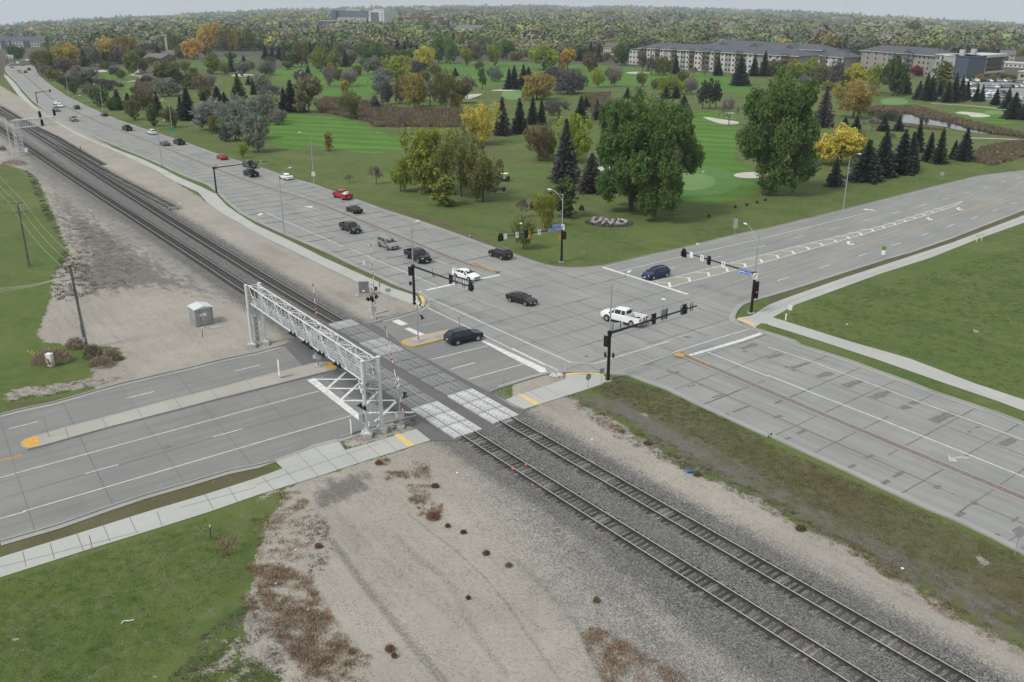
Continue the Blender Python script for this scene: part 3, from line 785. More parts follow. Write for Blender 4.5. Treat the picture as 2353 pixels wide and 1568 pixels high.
# repair patches and sealed cracks of the south-east leg
pt = MB()
for s, w_ in (('32 -10,155 130,118', .9), ('32 215,245 370,200', .7), ('32 450,328 590,290', 1.0), ('32 700,415 870,360', 1.0), ('32 960,522 1130,455', 1.0), ('32 1220,615 1300,600', .9), ('32 1305,578 1385,552', .9), ('32 1520,735 1700,655', 1.1), ('32 2145,955 2260,898', .9), ('22 2110,70 2240,25', .9),
              ('32 50,705 125,685', .5), ('32 270,850 355,812', .45), ('32 115,920 205,885', .35), ('32 400,1040 450,1055', .6), ('32 895,1075 970,1045', .5), ('32 700,1185 800,1135', .35), ('32 1150,1250 1250,1195', .4), ('32 1015,1335 1110,1278', .5), ('32 1530,1350 1590,1330', .55), ('32 1870,1490 1925,1488', .6), ('33 1690,75 1800,5', .4), ('33 2050,245 2115,205', .4), ('33 2240,90 2300,50', .3),
              ('22 1840,520 1950,485', .45), ('22 2025,655 2175,595', .4), ('22 1420,275 1500,295 1530,280', .5), ('22 1610,420 1680,402', .3), ('22 1215,222 1295,212', .35), ('22 1720,400 1760,412', .3), ('22 1930,675 1990,672', .8), ('22 1320,352 1500,290', .16), ('02 1510,975 1565,970', .8), ('21 1580,1530 1650,1533', .7), ('22 665,140 705,140', .7), ('22 2115,95 2160,97', .6), ('32 150,236 185,237', .5), ('32 218,264 258,266', .5), ('32 1900,790 1945,792', .4), ('32 1830,832 1870,834', .4),
              ('E 670,375 750,365', .35), ('E 470,405 570,410', .5), ('E 620,480 690,495', .3), ('E 710,505 770,525', .5), ('31 235,587 255,587', .5), ('31 1200,257 1230,257', .5)):
    a = dens(GP(s), .5); ribbon(pt, a, [w_ * rnd.uniform(.6, 1.15) for _ in a], .036)
ribbon(pt, GP('E 1420,1110 2000,1400'), .05, .035)
pt.build('pavement_patch', m_patch)['kind'] = 'structure'
tarj.build('pavement_joint', m_tar)['kind'] = 'structure'
thin.build('pavement_joint', m_tar2)['kind'] = 'structure'
# joints of the paths
wj = MB()
for s in ('12 940,1122 820,1000 740,900', '12 760,1190 620,1055 510,957', '12 575,1242 460,1115 375,1030', '12 380,1305 260,1180', '12 165,1370 60,1250', '12 1140,1058 1015,945', '12 1290,1012 1170,900', '02 2180,1475 2100,1345', '02 1960,1545 1880,1405', '03 1490,130 1440,0', '03 1260,195 1190,50', '03 1010,270 950,130', '03 768,360 707,205', '03 500,435 460,290', '03 240,505 210,365', '12 1120,945 0,1320', '02 2353,1345 1660,1530', '03 1300,180 0,510',
          '31 2351,445 1700,690 1050,920 500,1095 200,1205 0,1310', '22 300,425 440,500', '22 160,465 290,540', '02 940,720 980,802', '02 600,803 635,900', '02 1260,632 1305,705', '02 1605,540 1665,627', '02 1940,460 2000,537', '02 2260,375 2325,440'):
    ribbon(wj, GP(s), .045, .195 if s.startswith('02') and ('802' in s or '900' in s or '705' in s or '627' in s or '537' in s or '440' in s) else .050)
wj.build('pavement_joint', m_tar2)['kind'] = 'structure'
# ------------------------------------------------------------------ railway
m_rail_top = pm('polished_rail', (.80, .80, .80), .30, .85, var=.1)
m_rail = pm('rail_rust', (.022, .019, .017), .8, .1, col2=(.042, .032, .027), scale=2)
m_tie = pm('tie_timber', (.125, .118, .108), .95, col2=(.068, .062, .058), scale=4, objcol=True)
m_panel = pm('panel_concrete', (.50, .50, .485), .85, col2=(.40, .40, .39), scale=1.6, objcol=True)
m_dark = pm('black_metal', (.012, .012, .013), .45, .1, var=.3)
m_galv = pm('galvanised_steel', (.42, .43, .44), .5, .35, col2=(.34, .35, .36), scale=1.5)
m_wpaint = pm('white_painted_steel', (.62, .63, .62), .55, 0, col2=(.52, .53, .52), scale=2)
m_plain_white = pm('white_sheet', (.78, .78, .77), .5, 0, col2=(.70, .70, .69), scale=2)
m_signback = pm('sign_back', (.36, .37, .38), .5, .3, col2=(.30, .31, .32), scale=2)

m_grime = pm('oily_ballast', (.040, .037, .034), .9, 0, col2=(.085, .08, .075), scale=5)
class Line:
    """arc-length access to a world polyline"""
    def __init__(s, pts):
        s.p = [Vector((q.x, q.y, 0)) for q in pts]; s.s = [0.0]
        for a, b in zip(s.p, s.p[1:]): s.s.append(s.s[-1] + (b - a).length)
        s.len = s.s[-1]
    def at(s, d, off=0.0):
        d = max(0, min(d, s.len - 1e-3))
        lo = 0
        import bisect
        lo = min(bisect.bisect_right(s.s, d) - 1, len(s.p) - 2)
        a, b = s.p[lo], s.p[lo + 1]
        t = (d - s.s[lo]) / max(s.s[lo + 1] - s.s[lo], 1e-6)
        e = (b - a).normalized(); n = Vector((-e.y, e.x, 0))
        return a.lerp(b, t) + n * off, e
    def near(s, q):
        best = (1e9, 0)
        for i, (a, b) in enumerate(zip(s.p, s.p[1:])):
            e = b - a; t = max(0, min(1, (Vector((q.x, q.y, 0)) - a).dot(e) / max(e.dot(e), 1e-9)))
            d = (a + e * t - Vector((q.x, q.y, 0))).length
            if d < best[0]: best = (d, s.s[i] + e.length * t)
        return best[1]
TRL, LTL, SDL = Line(TR_C), Line(LT_C), Line(SD_C)

tie_me = []
for k in range(4):
    b_ = MB(); l = 2.55 + rnd.uniform(-.08, .12)
    b_.box((rnd.uniform(-.08, .08), 0, .06), (l, .235, .16))
    tie_me.append(b_.mesh('tie', m_tie))
def make_track(line, label, s0, s1, zb, closeup, crossing, group='railway tracks'):
    """rails and timber ties along a line; ties nearest the camera are parts of their own"""
    p0, _ = line.at(s1)
    root = thing('railway_track', label, 'railway track', (p0.x, p0.y, 0), 0, group)
    inv = Vector((p0.x, p0.y, 0))
    for off in (-.7525, .7525):
        r = MB()
        n = max(2, int((s1 - s0) / 3))
        prev = None
        for i in range(n + 1):
            q, e = line.at(s0 + (s1 - s0) * i / n, off); q = q - inv
            nn = Vector((-e.y, e.x, 0)); k = len(r.v)
            z0, z1 = zb, zb + .175
            for dy, z in ((-.07, z0), (-.07, z0 + .02), (-.012, z0 + .05), (-.012, z1 - .04), (-.037, z1 - .03), (-.037, z1), (.037, z1), (.037, z1 - .03), (.012, z1 - .04), (.012, z0 + .05), (.07, z0 + .02), (.07, z0)):
                r.v.append((q.x + nn.x * dy, q.y + nn.y * dy, z))
            if prev is not None:
                for j in range(11):
                    r.f.append((prev + j, prev + j + 1, k + j + 1, k + j)); r.m.append(1 if j == 5 else 0)
            prev = k
        o = r.build('rail', [m_rail, m_rail_top], root)
        if group: 
            gr = MB(); pp = [line.at(s0 + (s1 - s0) * i / (n // 2), off)[0] - inv for i in range(n // 2 + 1)]
            ribbon(gr, pp, .46, .010); gr.build('oily_ballast', m_grime, root)
    # ties
    inside = lambda s: crossing and crossing[0] - .2 < s < crossing[1] + .2
    s, cnt, rest = s1 - .1, 0, MB()
    rr_ = random.Random(3)
    while s > s0:
        if not inside(s):
            q, e = line.at(s); q = q - inv
            a = math.atan2(e.y, e.x) + PI / 2 + rr_.uniform(-.02, .02)
            sh = rr_.choice((.5, .6, .7, .8, .9, 1.0, 1.3, 1.9) if rr_.random() < .7 else (.35, .45, .55))
            if cnt < closeup:
                o = mobj('tie', tie_me[rr_.randrange(4)], root, (q.x, q.y, zb - .17), (0, 0, a), color=(sh, sh * rr_.uniform(.95, 1.0), sh * rr_.uniform(.9, .98)))
                cnt += 1
            else:
                rest.box((0, 0, 0), (2.6, .235, .1), Matrix.Translation((q.x, q.y, zb - .05)) @ Matrix.Rotation(a, 4, 'Z'))
        s -= .55
    if rest.v:
        o = rest.build('ties', m_tie, root, color=(.75, .74, .72)); o['kind'] = 'stuff'
    return root
# crossing extents along each track
xr = (TRL.near(G(*T1('D 780,742'))), TRL.near(G(*T1('12 2290,735'))))
xl = (LTL.near(G(*T1('D 688,768'))), LTL.near(G(*T1('12 1940,870'))))
make_track(TRL, 'inner main railway track running between the avenue and the other through track', TRL.near(G(-60, 218)), TRL.near(G(2480, 1729)), .07, 100, xr)
make_track(LTL, 'outer main railway track, passing closest to the steel lattice gantry legs', LTL.near(G(-60, 256)), LTL.near(G(2280, 1760)), .07, 100, xl)
make_track(SDL, 'short stub siding on pale ties ending at a buffer in the gravel', 0, SDL.len - .5, .06, 100, None)
# fourth, disused pair of rails beside the siding
DS = Line([G(*p) for p in T('A 0,135 250,290 600,490 1050,705 1500,975 1950,1238')])
make_track(DS, 'rusty disused spur track along the sandy verge left of the avenue', 0, DS.len - 1, .06, 0, None)
tag(MB().box((0, 0, .25), (.5, .5, .5)).build('x', m_galv), None) if False else None
# ------------------------------------------------------------------ crossing panels
m_hole = pm('lifting_hole', (.03, .03, .03), .9)
def panels(line, s0, s1, label, newn, pale):
    p0, e0 = line.at((s0 + s1) / 2)
    root = thing('crossing_deck', label, 'level crossing', (p0.x, p0.y, 0), 0, 'concrete level crossing decks')
    n = 13; L_ = (s1 - s0) / n
    for k in range(n):
        sm = s0 + L_ * (k + .5)
        for off, wd, zt in ((0, 1.34, .23), (-1.24, .78, .225), (1.24, .78, .225)):
            q, e = line.at(sm, off); q = q - Vector((p0.x, p0.y, 0))
            a = math.atan2(e.y, e.x)
            m = MB(); m.box((0, 0, zt / 2), (L_ - .13, wd, zt))
            for i in range(4 if wd > 1 else 3):
                for j in ((-.35, .35) if wd > 1 else (-.15, .15)):
                    m.box(((-.38 + .25 * i) * L_, j * wd, zt + .003), (.14, .09, .004), None, 1)
            me = m.mesh('crossing_panel', [m_panel, m_hole])
            sh = rnd.uniform(.95, 1.06) if k >= n - newn else (rnd.uniform(.66, .74) if k in pale else rnd.uniform(.38, .47))
            mobj('crossing_panel', me, root, (q.x, q.y, 0), (0, 0, a), color=(sh, sh, sh * 1.02))
    # rail groove filler (dark flangeway)
    for off in (-.76, .76):
        f = MB()
        pts = [line.at(s0 + (s1 - s0) * i / 8, off)[0] - Vector((p0.x, p0.y, 0)) for i in range(9)]
        ribbon(f, pts, .17, .05, .13)
        f.build('flangeway', m_rail, root)
panels(TRL, xr[0], xr[1], 'concrete crossing deck on the inner track, nearer the intersection', 3, (4, 3, 0))
panels(LTL, xl[0], xl[1], 'concrete crossing deck on the outer track, beside the cantilever gantry foot', 3, (0,))
# buffer and marker signs of the stub siding
def signpost(name, label, cat, base, top_y, w_, h_, col, shape='rect', face=None, post=.03, pc=None, wr=None, z_extra=0, tilt=0, group=None, postname='post', text=None, tcol=None):
    """a plate on a post; face = world angle the plate looks at (default: the camera)"""
    bx, by = T1(base); p = G(bx, by)
    H_ = hgt(bx, by, top_y)
    a = face if face is not None else math.atan2(-p.x, p.y)
    root = thing(name, label, cat, p, a, group)
    m = MB(); m.tube((0, 0, -.05), (0, 0, H_ - (.05 if w_ else 0)), post, n=6)
    m.build(postname, pc or m_galv, root)
    if w_:
        q = MB(); zc = H_ - h_ / 2
        if shape == 'rect': q.box((0, -.04, zc), (w_, .015, h_))
        elif shape == 'diamond':
            s = h_ / 2
            for yy in (-.05, -.035): q.poly([(0, yy, zc - s), (s, yy, zc), (0, yy, zc + s), (-s, yy, zc)])
        elif shape == 'round':
            for yy in (-.05, -.035): q.poly([(math.cos(t) * w_ / 2, yy, zc + math.sin(t) * w_ / 2) for t in np.linspace(0, 2 * PI, 17)[:-1]])
        o = q.build('sign_plate', col, root)
        if text:
            for i, (tx, sz, dz) in enumerate(text):
                put_text(tx, sz, tcol, root, (0, -.055, zc + dz))
        if tilt: root.rotation_euler = (0, tilt, a)
    return root
FONT_CACHE = {}
def text_mesh(s, size, mat, thick=.004):
    k = (s, round(size, 3), mat.name)
    if k in FONT_CACHE: return FONT_CACHE[k]
    cu = bpy.data.curves.new('lettering', 'FONT'); cu.body = s; cu.size = size
    cu.align_x = 'CENTER'; cu.align_y = 'CENTER'; cu.extrude = thick; cu.offset = size * .012; cu.resolution_u = 3
    o = bpy.data.objects.new('lettering', cu); COL.objects.link(o)
    dg = C.evaluated_depsgraph_get(); me = bpy.data.meshes.new_from_object(o.evaluated_get(dg))
    me.materials.clear(); me.materials.append(mat)
    bpy.data.objects.remove(o); FONT_CACHE[k] = me
    return me
def put_text(s, size, mat, parent, loc, rot=(PI / 2, 0, 0), scale=(1, 1, 1)):
    o = mobj('lettering', text_mesh(s, size, mat), parent, loc, rot, scale)
    return o
# ------------------------------------------------------------------ street furniture
m_blue = pm('sign_blue', (.012, .10, .46), .5, 0, var=.08)
m_green = pm('sign_green', (.0, .30, .16), .5, 0, var=.08)
m_red = pm('red_paint', (.42, .02, .03), .5, 0, var=.1)
m_orange = pm('orange_paint', (.80, .18, .03), .6, 0, var=.1)
m_sigyel = pm('signal_yellow', (.55, .28, .03), .5, 0, var=.1)
m_lens = pm('dark_lens', (.03, .03, .035), .2, 0, var=.2)
m_lens_red = bpy.data.materials.new('lit_red_lens'); m_lens_red.use_nodes = True
_b = m_lens_red.node_tree.nodes['Principled BSDF']; _b.inputs['Base Color'].default_value = (.5, .02, .02, 1)
_b.inputs['Emission Color'].default_value = (1, .05, .03, 1); _b.inputs['Emission Strength'].default_value = .5
m_conc = pm('footing_concrete', (.42, .41, .39), .9, 0, col2=(.33, .32, .31), scale=3)
m_lamp = pm('lamp_glass', (.75, .77, .78), .3, 0, var=.05)

def seg_mat(a, b):
    a, b = Vector(a), Vector(b)
    return a, b, (b - a)
def signal_mesh(kind, lit=None):
    """traffic signal head looking towards local -Y: housing with back plate; kinds 3, 5 (cluster), ped"""
    m = MB()
    if kind == '3':
        m.box((0, 0, 0), (.36, .20, 1.06)); m.box((0, .03, 0), (.62, .02, 1.32)); cs = [(0, .34), (0, 0), (0, -.34)]
    elif kind == '5':
        m.box((0, 0, .34), (.36, .20, .36)); m.box((0, 0, -.17), (.74, .20, .70))
        m.box((0, .03, .40), (.62, .02, .50)); m.box((0, .035, -.18), (1.0, .02, .94)); cs = [(0, .34), (-.18, 0), (.18, 0), (-.18, -.34), (.18, -.34)]
    else:
        m.box((0, 0, 0), (.44, .22, .46)); cs = []
    for x, z in cs: 
        n = 10
        for i in range(n):         # visors
            t0, t1 = PI * (-.15 + 1.3 * i / n), PI * (-.15 + 1.3 * (i + 1) / n); r = .165
            m.poly([(x + r * math.cos(t0), -.10, z + r * math.sin(t0)), (x + r * math.cos(t1), -.10, z + r * math.sin(t1)), (x + r * math.cos(t1), -.34, z + r * math.sin(t1)), (x + r * math.cos(t0), -.34, z + r * math.sin(t0))])
    return m, cs
SIGM = {}
def signal(parent, loc, rz, kind='3', lit=None, mat=None):
    if mat is m_sigyel:
        m = MB(); m.box((0, 0, 0), (.34, .26, 1.02)); o = m.build('signal_head', mat, parent, loc=loc, rot=(0, 0, rz))
        m = MB(); [m.box((0, -.2, z), (.26, .2, .26)) for z in (-.33, 0, .33)]; m.build('visors', m_dark, o); return o
    if kind not in SIGM:
        m, cs = signal_mesh(kind)
        ls = []
        for x, z in cs:
            q = MB(); q.poly([(x + .14 * math.cos(t), -.104, z + .14 * math.sin(t)) for t in np.linspace(0, 2 * PI, 13)[:-1]]); ls.append((q, z))
        if kind == 'ped': q = MB(); q.box((0, -.115, 0), (.34, .01, .34)); ls = [(q, 0)]
        SIGM[kind] = (m, [q.mesh('lens', m_lens) for q, z in ls], [q.mesh('lens', m_lens_red) for q, z in ls])
    m, l0, l1 = SIGM[kind]
    o = m.build('signal_head', mat or m_dark, parent, loc=loc, rot=(0, 0, rz))
    for i, q in enumerate(l0): mobj('lens', l1[i] if lit == i else q, o)
    return o
def arrow_poly(mb, kind, s):
    y = -.013
    if kind == 'up':
        mb.poly([(-.04 * s, y, -.35 * s), (.04 * s, y, -.35 * s), (.04 * s, y, .12 * s), (-.04 * s, y, .12 * s)])
        mb.poly([(-.15 * s, y, .08 * s), (.15 * s, y, .08 * s), (0, y, .38 * s)])
    elif kind == 'right':
        mb.poly([(-.14 * s, y, -.34 * s), (-.05 * s, y, -.34 * s), (-.05 * s, y, -.05 * s), (-.14 * s, y, .02 * s)])
        mb.poly([(-.14 * s, y, .02 * s), (-.05 * s, y, -.05 * s), (.06 * s, y, .12 * s), (.02 * s, y, .2 * s)])
        mb.poly([(0, y, .28 * s), (.03 * s, y, .04 * s), (.22 * s, y, .2 * s)])
    elif kind == 'east':
        mb.poly([(-.3 * s, y, -.07 * s), (.1 * s, y, -.07 * s), (.1 * s, y, .07 * s), (-.3 * s, y, .07 * s)])
        mb.poly([(.08 * s, y, -.18 * s), (.32 * s, y, 0), (.08 * s, y, .18 * s)])
def plate(parent, loc, rz, w_, h_, mat, arrow=None, text=None, name='sign_plate', border=None, tsize=.3, rails=False):
    m = MB(); m.box((0, 0, 0), (w_, .02, h_))
    o = m.build(name, mat, parent, loc=loc, rot=(0, 0, rz))
    if border:
        b_ = MB(); t = .035
        for c, d in (((0, -.012, h_ / 2 - t), (w_ - .02, .006, t)), ((0, -.012, -h_ / 2 + t), (w_ - .02, .006, t)), ((w_ / 2 - t, -.012, 0), (t, .006, h_ - .12)), ((-w_ / 2 + t, -.012, 0), (t, .006, h_ - .12))): b_.box(c, d)
        b_.build('border', border, o)
    if arrow:
        a = MB(); arrow_poly(a, arrow, h_ if arrow != 'east' else h_ * 1.3); ao = a.build('arrow_symbol', m_plain_white if arrow == 'east' else m_dark, o)
        if arrow == 'east': ao.location.x = w_ * .36
    if text: put_text(text, tsize, m_plain_white, o, (-w_ * .11 if arrow == 'east' else 0, -.014, 0))
    if rails:
        r = MB()
        for x in (-w_ * .3, w_ * .3): r.box((x, .05, 0), (.05, .05, h_ + .25))
        r.build('bracket', m_dark, o)
    return o

def lamp_parts(root, z0, ztop, head, r0=.11, r1=.06, metal=None, truss=False, brace=True):
    """upper shaft, curved arm and luminaire; head = world position of the lamp head"""
    q = MB(); q.tube((0, 0, z0), (0, 0, ztop), r0, r1, 10); q.build('upper_shaft', metal or m_galv, root)
    h = root.matrix_basis.inverted() @ Vector(head)
    a = MB(); n = 8; s0 = Vector((0, 0, ztop - .1)) if not truss else Vector((0, 0, ztop - 1.1)); pts = []
    for i in range(n + 1):
        t = i / n
        p = s0.lerp(h, t); p.z = s0.z + (h.z - s0.z) * math.sin(t * PI / 2)
        pts.append(p)
    a.path(pts, .035, 6)
    if truss: a.path([Vector((0, 0, ztop - .15)), pts[4]], .022, 6)
    elif brace: a.path([Vector((0, 0, ztop - 1.1)), pts[3]], .025, 6)
    a.build('lamp_arm', metal or m_galv, root)
    d = Vector((h.x, h.y, 0)).normalized(); ang = math.atan2(d.y, d.x)
    l = MB(); M = Matrix.Translation(h) @ Matrix.Rotation(ang, 4, 'Z')
    l.box((.25, 0, 0), (.72, .30, .12), M, top=.8); l.box((.3, 0, -.075), (.4, .24, .04), M)
    l.build('luminaire', m_lamp, root)

def mast(label, base, ytop_black, ytop, head, arm_end, y_arm, items, pole_items, cam_at=None, armdir_face=0, metal=m_dark, group='traffic signal poles at the junction', lamp=True, armr=.13, facing=None):
    bx, by = T1(base); p = G(bx, by)
    zb = hgt(bx, by, ytop_black); zt = hgt(bx, by, ytop); za = hgt(bx, by, y_arm)
    # the arm rises a little towards its end
    ex, ey = T1(arm_end); E = G(ex, ey, za + .35)
    d = Vector((E.x - p.x, E.y - p.y, 0)); L_ = d.length; ang = math.atan2(d.y, d.x)
    root = thing('traffic_signal_pole', label, 'traffic signal', p, ang, group)
    m = MB(); m.tube((0, 0, .18), (0, 0, zb), .21, .16, 12); m.box((0, 0, .2), (.55, .55, .06)); m.build('pole', metal, root)
    m = MB(); m.tube((0, 0, -.1), (0, 0, .17), .5, .48, 14); m.build('footing', m_conc, root)
    m = MB(); A0, A1 = Vector((0, 0, za)), Vector((L_, 0, za + .35))
    m.tube(A0, A1, armr, armr * .5, 10); m.tube((0, 0, za - .25), (0, 0, za + .25), .26, n=10); m.build('mast_arm', metal, root)
    if lamp:
        hx, hy = T1(head)
        lamp_parts(root, zb, zt, G(hx, hy, zt + .5), .10, .07, truss=True)
    flip = 1 if (math.sin(ang) * -p.x - math.cos(ang) * -p.y) > 0 else -1
    for it in items:
        kind, ix = it[0], it[1]
        # place along the arm where the survey saw it
        x = ix * L_; z = za + .35 * ix; side = (it[2] if len(it) > 2 else -1) * flip
        rz = 0 if side < 0 else PI
        yo = -.22 * (1 if side < 0 else -1)
        if kind in ('3', '5'): signal(root, (x, yo, z - .05), rz, kind, it[3] if len(it) > 3 else None)
        elif kind == '3y': signal(root, (x, yo, z - .4), rz, '3', None, m_sigyel)
        elif kind == 'up': plate(root, (x, yo, z), rz, .62, .92, m_plain_white, 'up', rails=True)
        elif kind == 'white': plate(root, (x, yo, z), rz, .62, .92, m_plain_white, rails=True)
        elif kind == 'wide': plate(root, (x, yo, z + .1), rz, 1.15, 1.25, m_signback, rails=True)
        elif kind == 'text': plate(root, (x, yo - .02 * (1 if side < 0 else -1), z + it[5]), rz, it[3], it[6] if len(it) > 6 else .62, m_blue, it[7] if len(it) > 7 else None, it[4], 'street_name_sign', m_plain_white, it[8] if len(it) > 8 else .36, rails=True)
        elif kind == 'frame': plate(root, (x, yo, z + .5), rz, 2.0, .7, m_plain_white, rails=True)
    for it in pole_items:
        kind, z, dx = it[0], it[1], it[2]; rz = it[3] if len(it) > 3 else 0
        wx = Vector((math.cos(-ang) * dx, math.sin(-ang) * dx, 0)) ; wy = Vector((-math.sin(-ang), math.cos(-ang), 0))
        pos = wx - wy * .28; pos.z = z
        rr = -ang + rz
        if kind == 'ped': signal(root, pos, rr, 'ped')
        elif kind == 'turn': plate(root, pos, rr, .62, .92, m_plain_white, 'right')
        elif kind == '3y': signal(root, pos, rr, '3', None, m_sigyel)
        else: signal(root, pos, rr, kind, it[4] if len(it) > 4 else None)
    if cam_at:
        m = MB(); x, hh = cam_at; x *= L_
        m.tube((x, 0, za), (x, 0, za + hh), .03, n=6); o = m.build('camera_post', m_galv, root)
        m = MB(); m.box((x, -.05, za + hh + .06), (.2, .5, .17), top=.85); m.build('detection_camera', m_plain_white, o)
    return root, p, ang, L_, za
mast('black mast arm signal pole before the flower bed, with S 42nd St sign', 'F 1440,1545', 521, 446.6, 'F 1240,180', 'F 262,1075', 526,
     [('5', .985), ('white', .915), ('up', .735), ('3', .59), ('up', .385), ('text', .105, -1, 1.75, 'S 42nd St', .72, .5, None, .37), ('text', .128, -1, 2.75, 'Aleros Center', .10, .60, 'east', .40), ('3y', .515, 1)],
     [('turn', 5.95, .05), ('3', 4.55, .38), ('3y', 4.2, -.42, PI)], (.66, 1.9))
mast('black mast arm signal pole by the right-hand path, with DeMers Ave sign', 'H 1525,1380', 624.7, 540, '21 2150,490', 'H 250,225', 629,
     [('5', .975), ('white', .865), ('up', .71), ('3', .61, -1, 0), ('up', .41), ('text', .115, -1, 2.1, 'DeMers Ave', -.15, .62, None, .38)],
     [('turn', 5.4, .0), ('3', 4.0, .35), ('3', 2.85, .36, 0, 0)], (.80, 2.0))
mast('tallest foreground signal pole beside the corner ramp, signs seen from behind', '22 880,362', 759.6, 654, 'G 630,42', 'G 1915,676', 766,
     [('frame', .085, 1), ('up', .40, 1), ('3', .505, 1), ('wide', .625, 1), ('up', .83, 1), ('5', .865, 1), ('up', .95, 1)],
     [('3', 4.9, -.38, PI * .85), ('ped', 3.3, -.45, PI * .5), ('ped', 3.2, .45, -PI * .5)], (.585, 2.3), armr=.16)
mast('black signal pole at the yellow curved kerb ramp, arm reaching over the avenue', 'E 1215,1275', 608, 520, '11 1475,465', 'E 2280,935', 612,
     [('up', .35, 1), ('3', .64, 1), ('up', .74, 1), ('up', .86, 1), ('5', .97, 1)],
     [('3', 5.1, -.36, PI), ('ped', 3.3, -.42, PI * .7)], (.73, 1.9), armr=.16)
mast('black mast arm signal pole halfway up the avenue, carrying one signal and a white sign', '01 1990,212', 384.2, 384, '11 0,0', '10 105,1482', 386,
     [('3', .67, 1), ('white', .88, 1), ('white', .05, 1)], [], None, lamp=False, group='lampless signal poles up the avenue')
mast('farthest black mast arm signal pole beside the rail corridor, a single signal at its tip', '00 345,950', 211.6, 211, '00 0,0', '00 480,833', 213,
     [('3', .86, 1)], [], None, lamp=False, group='lampless signal poles up the avenue', armr=.16)

def street_light(base, ytop, head, label, thin=1.0, twin=None):
    bx, by = T1(base); p = G(bx, by); zt = hgt(bx, by, ytop)
    root = thing('street_light', label, 'street light', p, 0, 'street lights along the roads')
    m = MB(); m.tube((0, 0, -.05), (0, 0, zt * .5), .13 * thin, .11 * thin, 10); m.tube((0, 0, -.05), (0, 0, .12), .2, n=10); m.build('pole', m_galv, root)
    C.view_layer.update()
    hx, hy = T1(head)
    lamp_parts(root, zt * .5, zt, G(hx, hy, zt + .9), .11 * thin, .07 * thin, brace=False)
    return root
street_light('11 260,582', 402.4, 'D 664,386', 'grey street light on the verge between path and avenue, nearest the signal pole')
l_b = street_light('11 535,122', 311.5, '10 410,1215', 'grey street light on the golf side grass, white notice on its pole')
street_light('00 1490,1528', 287.7, '00 1500,1105', 'grey street light on the path verge abreast of the stub siding end')
l_d = street_light('00 1592,1262', 236.4, '00 1495,918', 'grey street light on the golf side with a green plate low on its pole')
street_light('00 950,1022', 197.7, '00 870,772', 'grey street light on the golf side above the lone dark red car')
street_light('00 632,877', 171.4, '00 565,670', 'grey street light rising from the shrubs below the oval sand bunker')
street_light('00 720,1182', 222.7, '00 730,877', 'slim grey street light on the verge opposite the white lattice signal bridge', .7)
street_light('00 372,702', 143, '00 345,568', 'far grey street light before the orange and olive trees by the bend')
street_light('00 460,700', 152, '00 415,602', 'far grey street light half hidden by shrubs, near the bend')
street_light('00 130,690', 152, '00 150,575', 'far slim street light on the path side of the bend', .7)
street_light('31 690,352', 360.3, '30 832,1412', 'tall grey street light on the grass before the yellow maple and spruces')
plate(l_b, (0, -.15, hgt(*T1('11 535,122'), 400)), .3, .85, 1.1, m_plain_white, name='notice_plate')
plate(l_d, (0, -.15, hgt(*T1('00 1592,1262'), 297)), .3, 1.3, 1.3, m_green, name='notice_plate')

# ------------------------------------------------------------------ lattice signal bridge over the west carriageways
def truss(mb, a0, a1, b0, b1, c0, c1, d0, d1, n, rc, rb):
    """box truss: four chords a,b (top) c,d (bottom) from index 0 to 1"""
    for p, q in ((a0, a1), (b0, b1), (c0, c1), (d0, d1)): mb.tube(p, q, rc, n=6)
    f = lambda p, q, t: Vector(p).lerp(Vector(q), t)
    for i in range(n):
        t0, t1 = i / n, (i + 1) / n; tm = (t0 + t1) / 2
        A, B, Cc, D = (lambda t: (f(a0, a1, t), f(b0, b1, t), f(c0, c1, t), f(d0, d1, t)))(t0)
        A1, B1, C1, D1 = (f(a0, a1, t1), f(b0, b1, t1), f(c0, c1, t1), f(d0, d1, t1))
        for p, q in ((A, B), (Cc, D), (A, Cc), (B, D)): mb.tube(p, q, rb, n=5)
        z = i % 2
        for p, q in (((A, B1) if z else (B, A1)), ((A, C1) if z else (Cc, A1)), ((B, D1) if z else (D, B1)), ((Cc, D1) if z else (D, C1))): mb.tube(p, q, rb, n=5)
    for p, q in ((a1, b1), (c1, d1), (a1, c1), (b1, d1)): mb.tube(p, q, rb, n=5)
def flasher_pair(root, loc, rz, name='flashing_light', face=1, back=m_dark):
    """two round railway crossing lights with hoods side by side on a cross arm"""
    o0 = None
    m = MB(); m.tube((-.42, 0, 0), (.42, 0, 0), .035, n=6); m.tube((0, 0, -.2), (0, 0, .2), .04, n=6)
    arm = m.build('light_bracket', m_wpaint, root, loc=loc, rot=(0, 0, rz))
    for x in (-.38, .38):
        q = MB(); n = 14
        q.poly([(x + .30 * math.cos(t), -.06, .30 * math.sin(t)) for t in np.linspace(0, 2 * PI, n + 1)[:-1]])
        q.tube((x, .0, 0), (x, -.14, 0), .16, n=12)
        for i in range(9):
            t0, t1 = PI * (-.1 + 1.2 * i / 9), PI * (-.1 + 1.2 * (i + 1) / 9); r = .17
            q.poly([(x + r * math.cos(t0), -.08, r * math.sin(t0)), (x + r * math.cos(t1), -.08, r * math.sin(t1)), (x + r * math.cos(t1), -.42, r * math.sin(t1) * .9 + .02), (x + r * math.cos(t0), -.42, r * math.sin(t0) * .9 + .02)])
        o = q.build(name, back, arm)
        l = MB(); l.poly([(x + .14 * math.cos(t), -.145, .14 * math.sin(t)) for t in np.linspace(0, 2 * PI, 13)[:-1]]); l.build('lens', m_lens, o)
    return arm
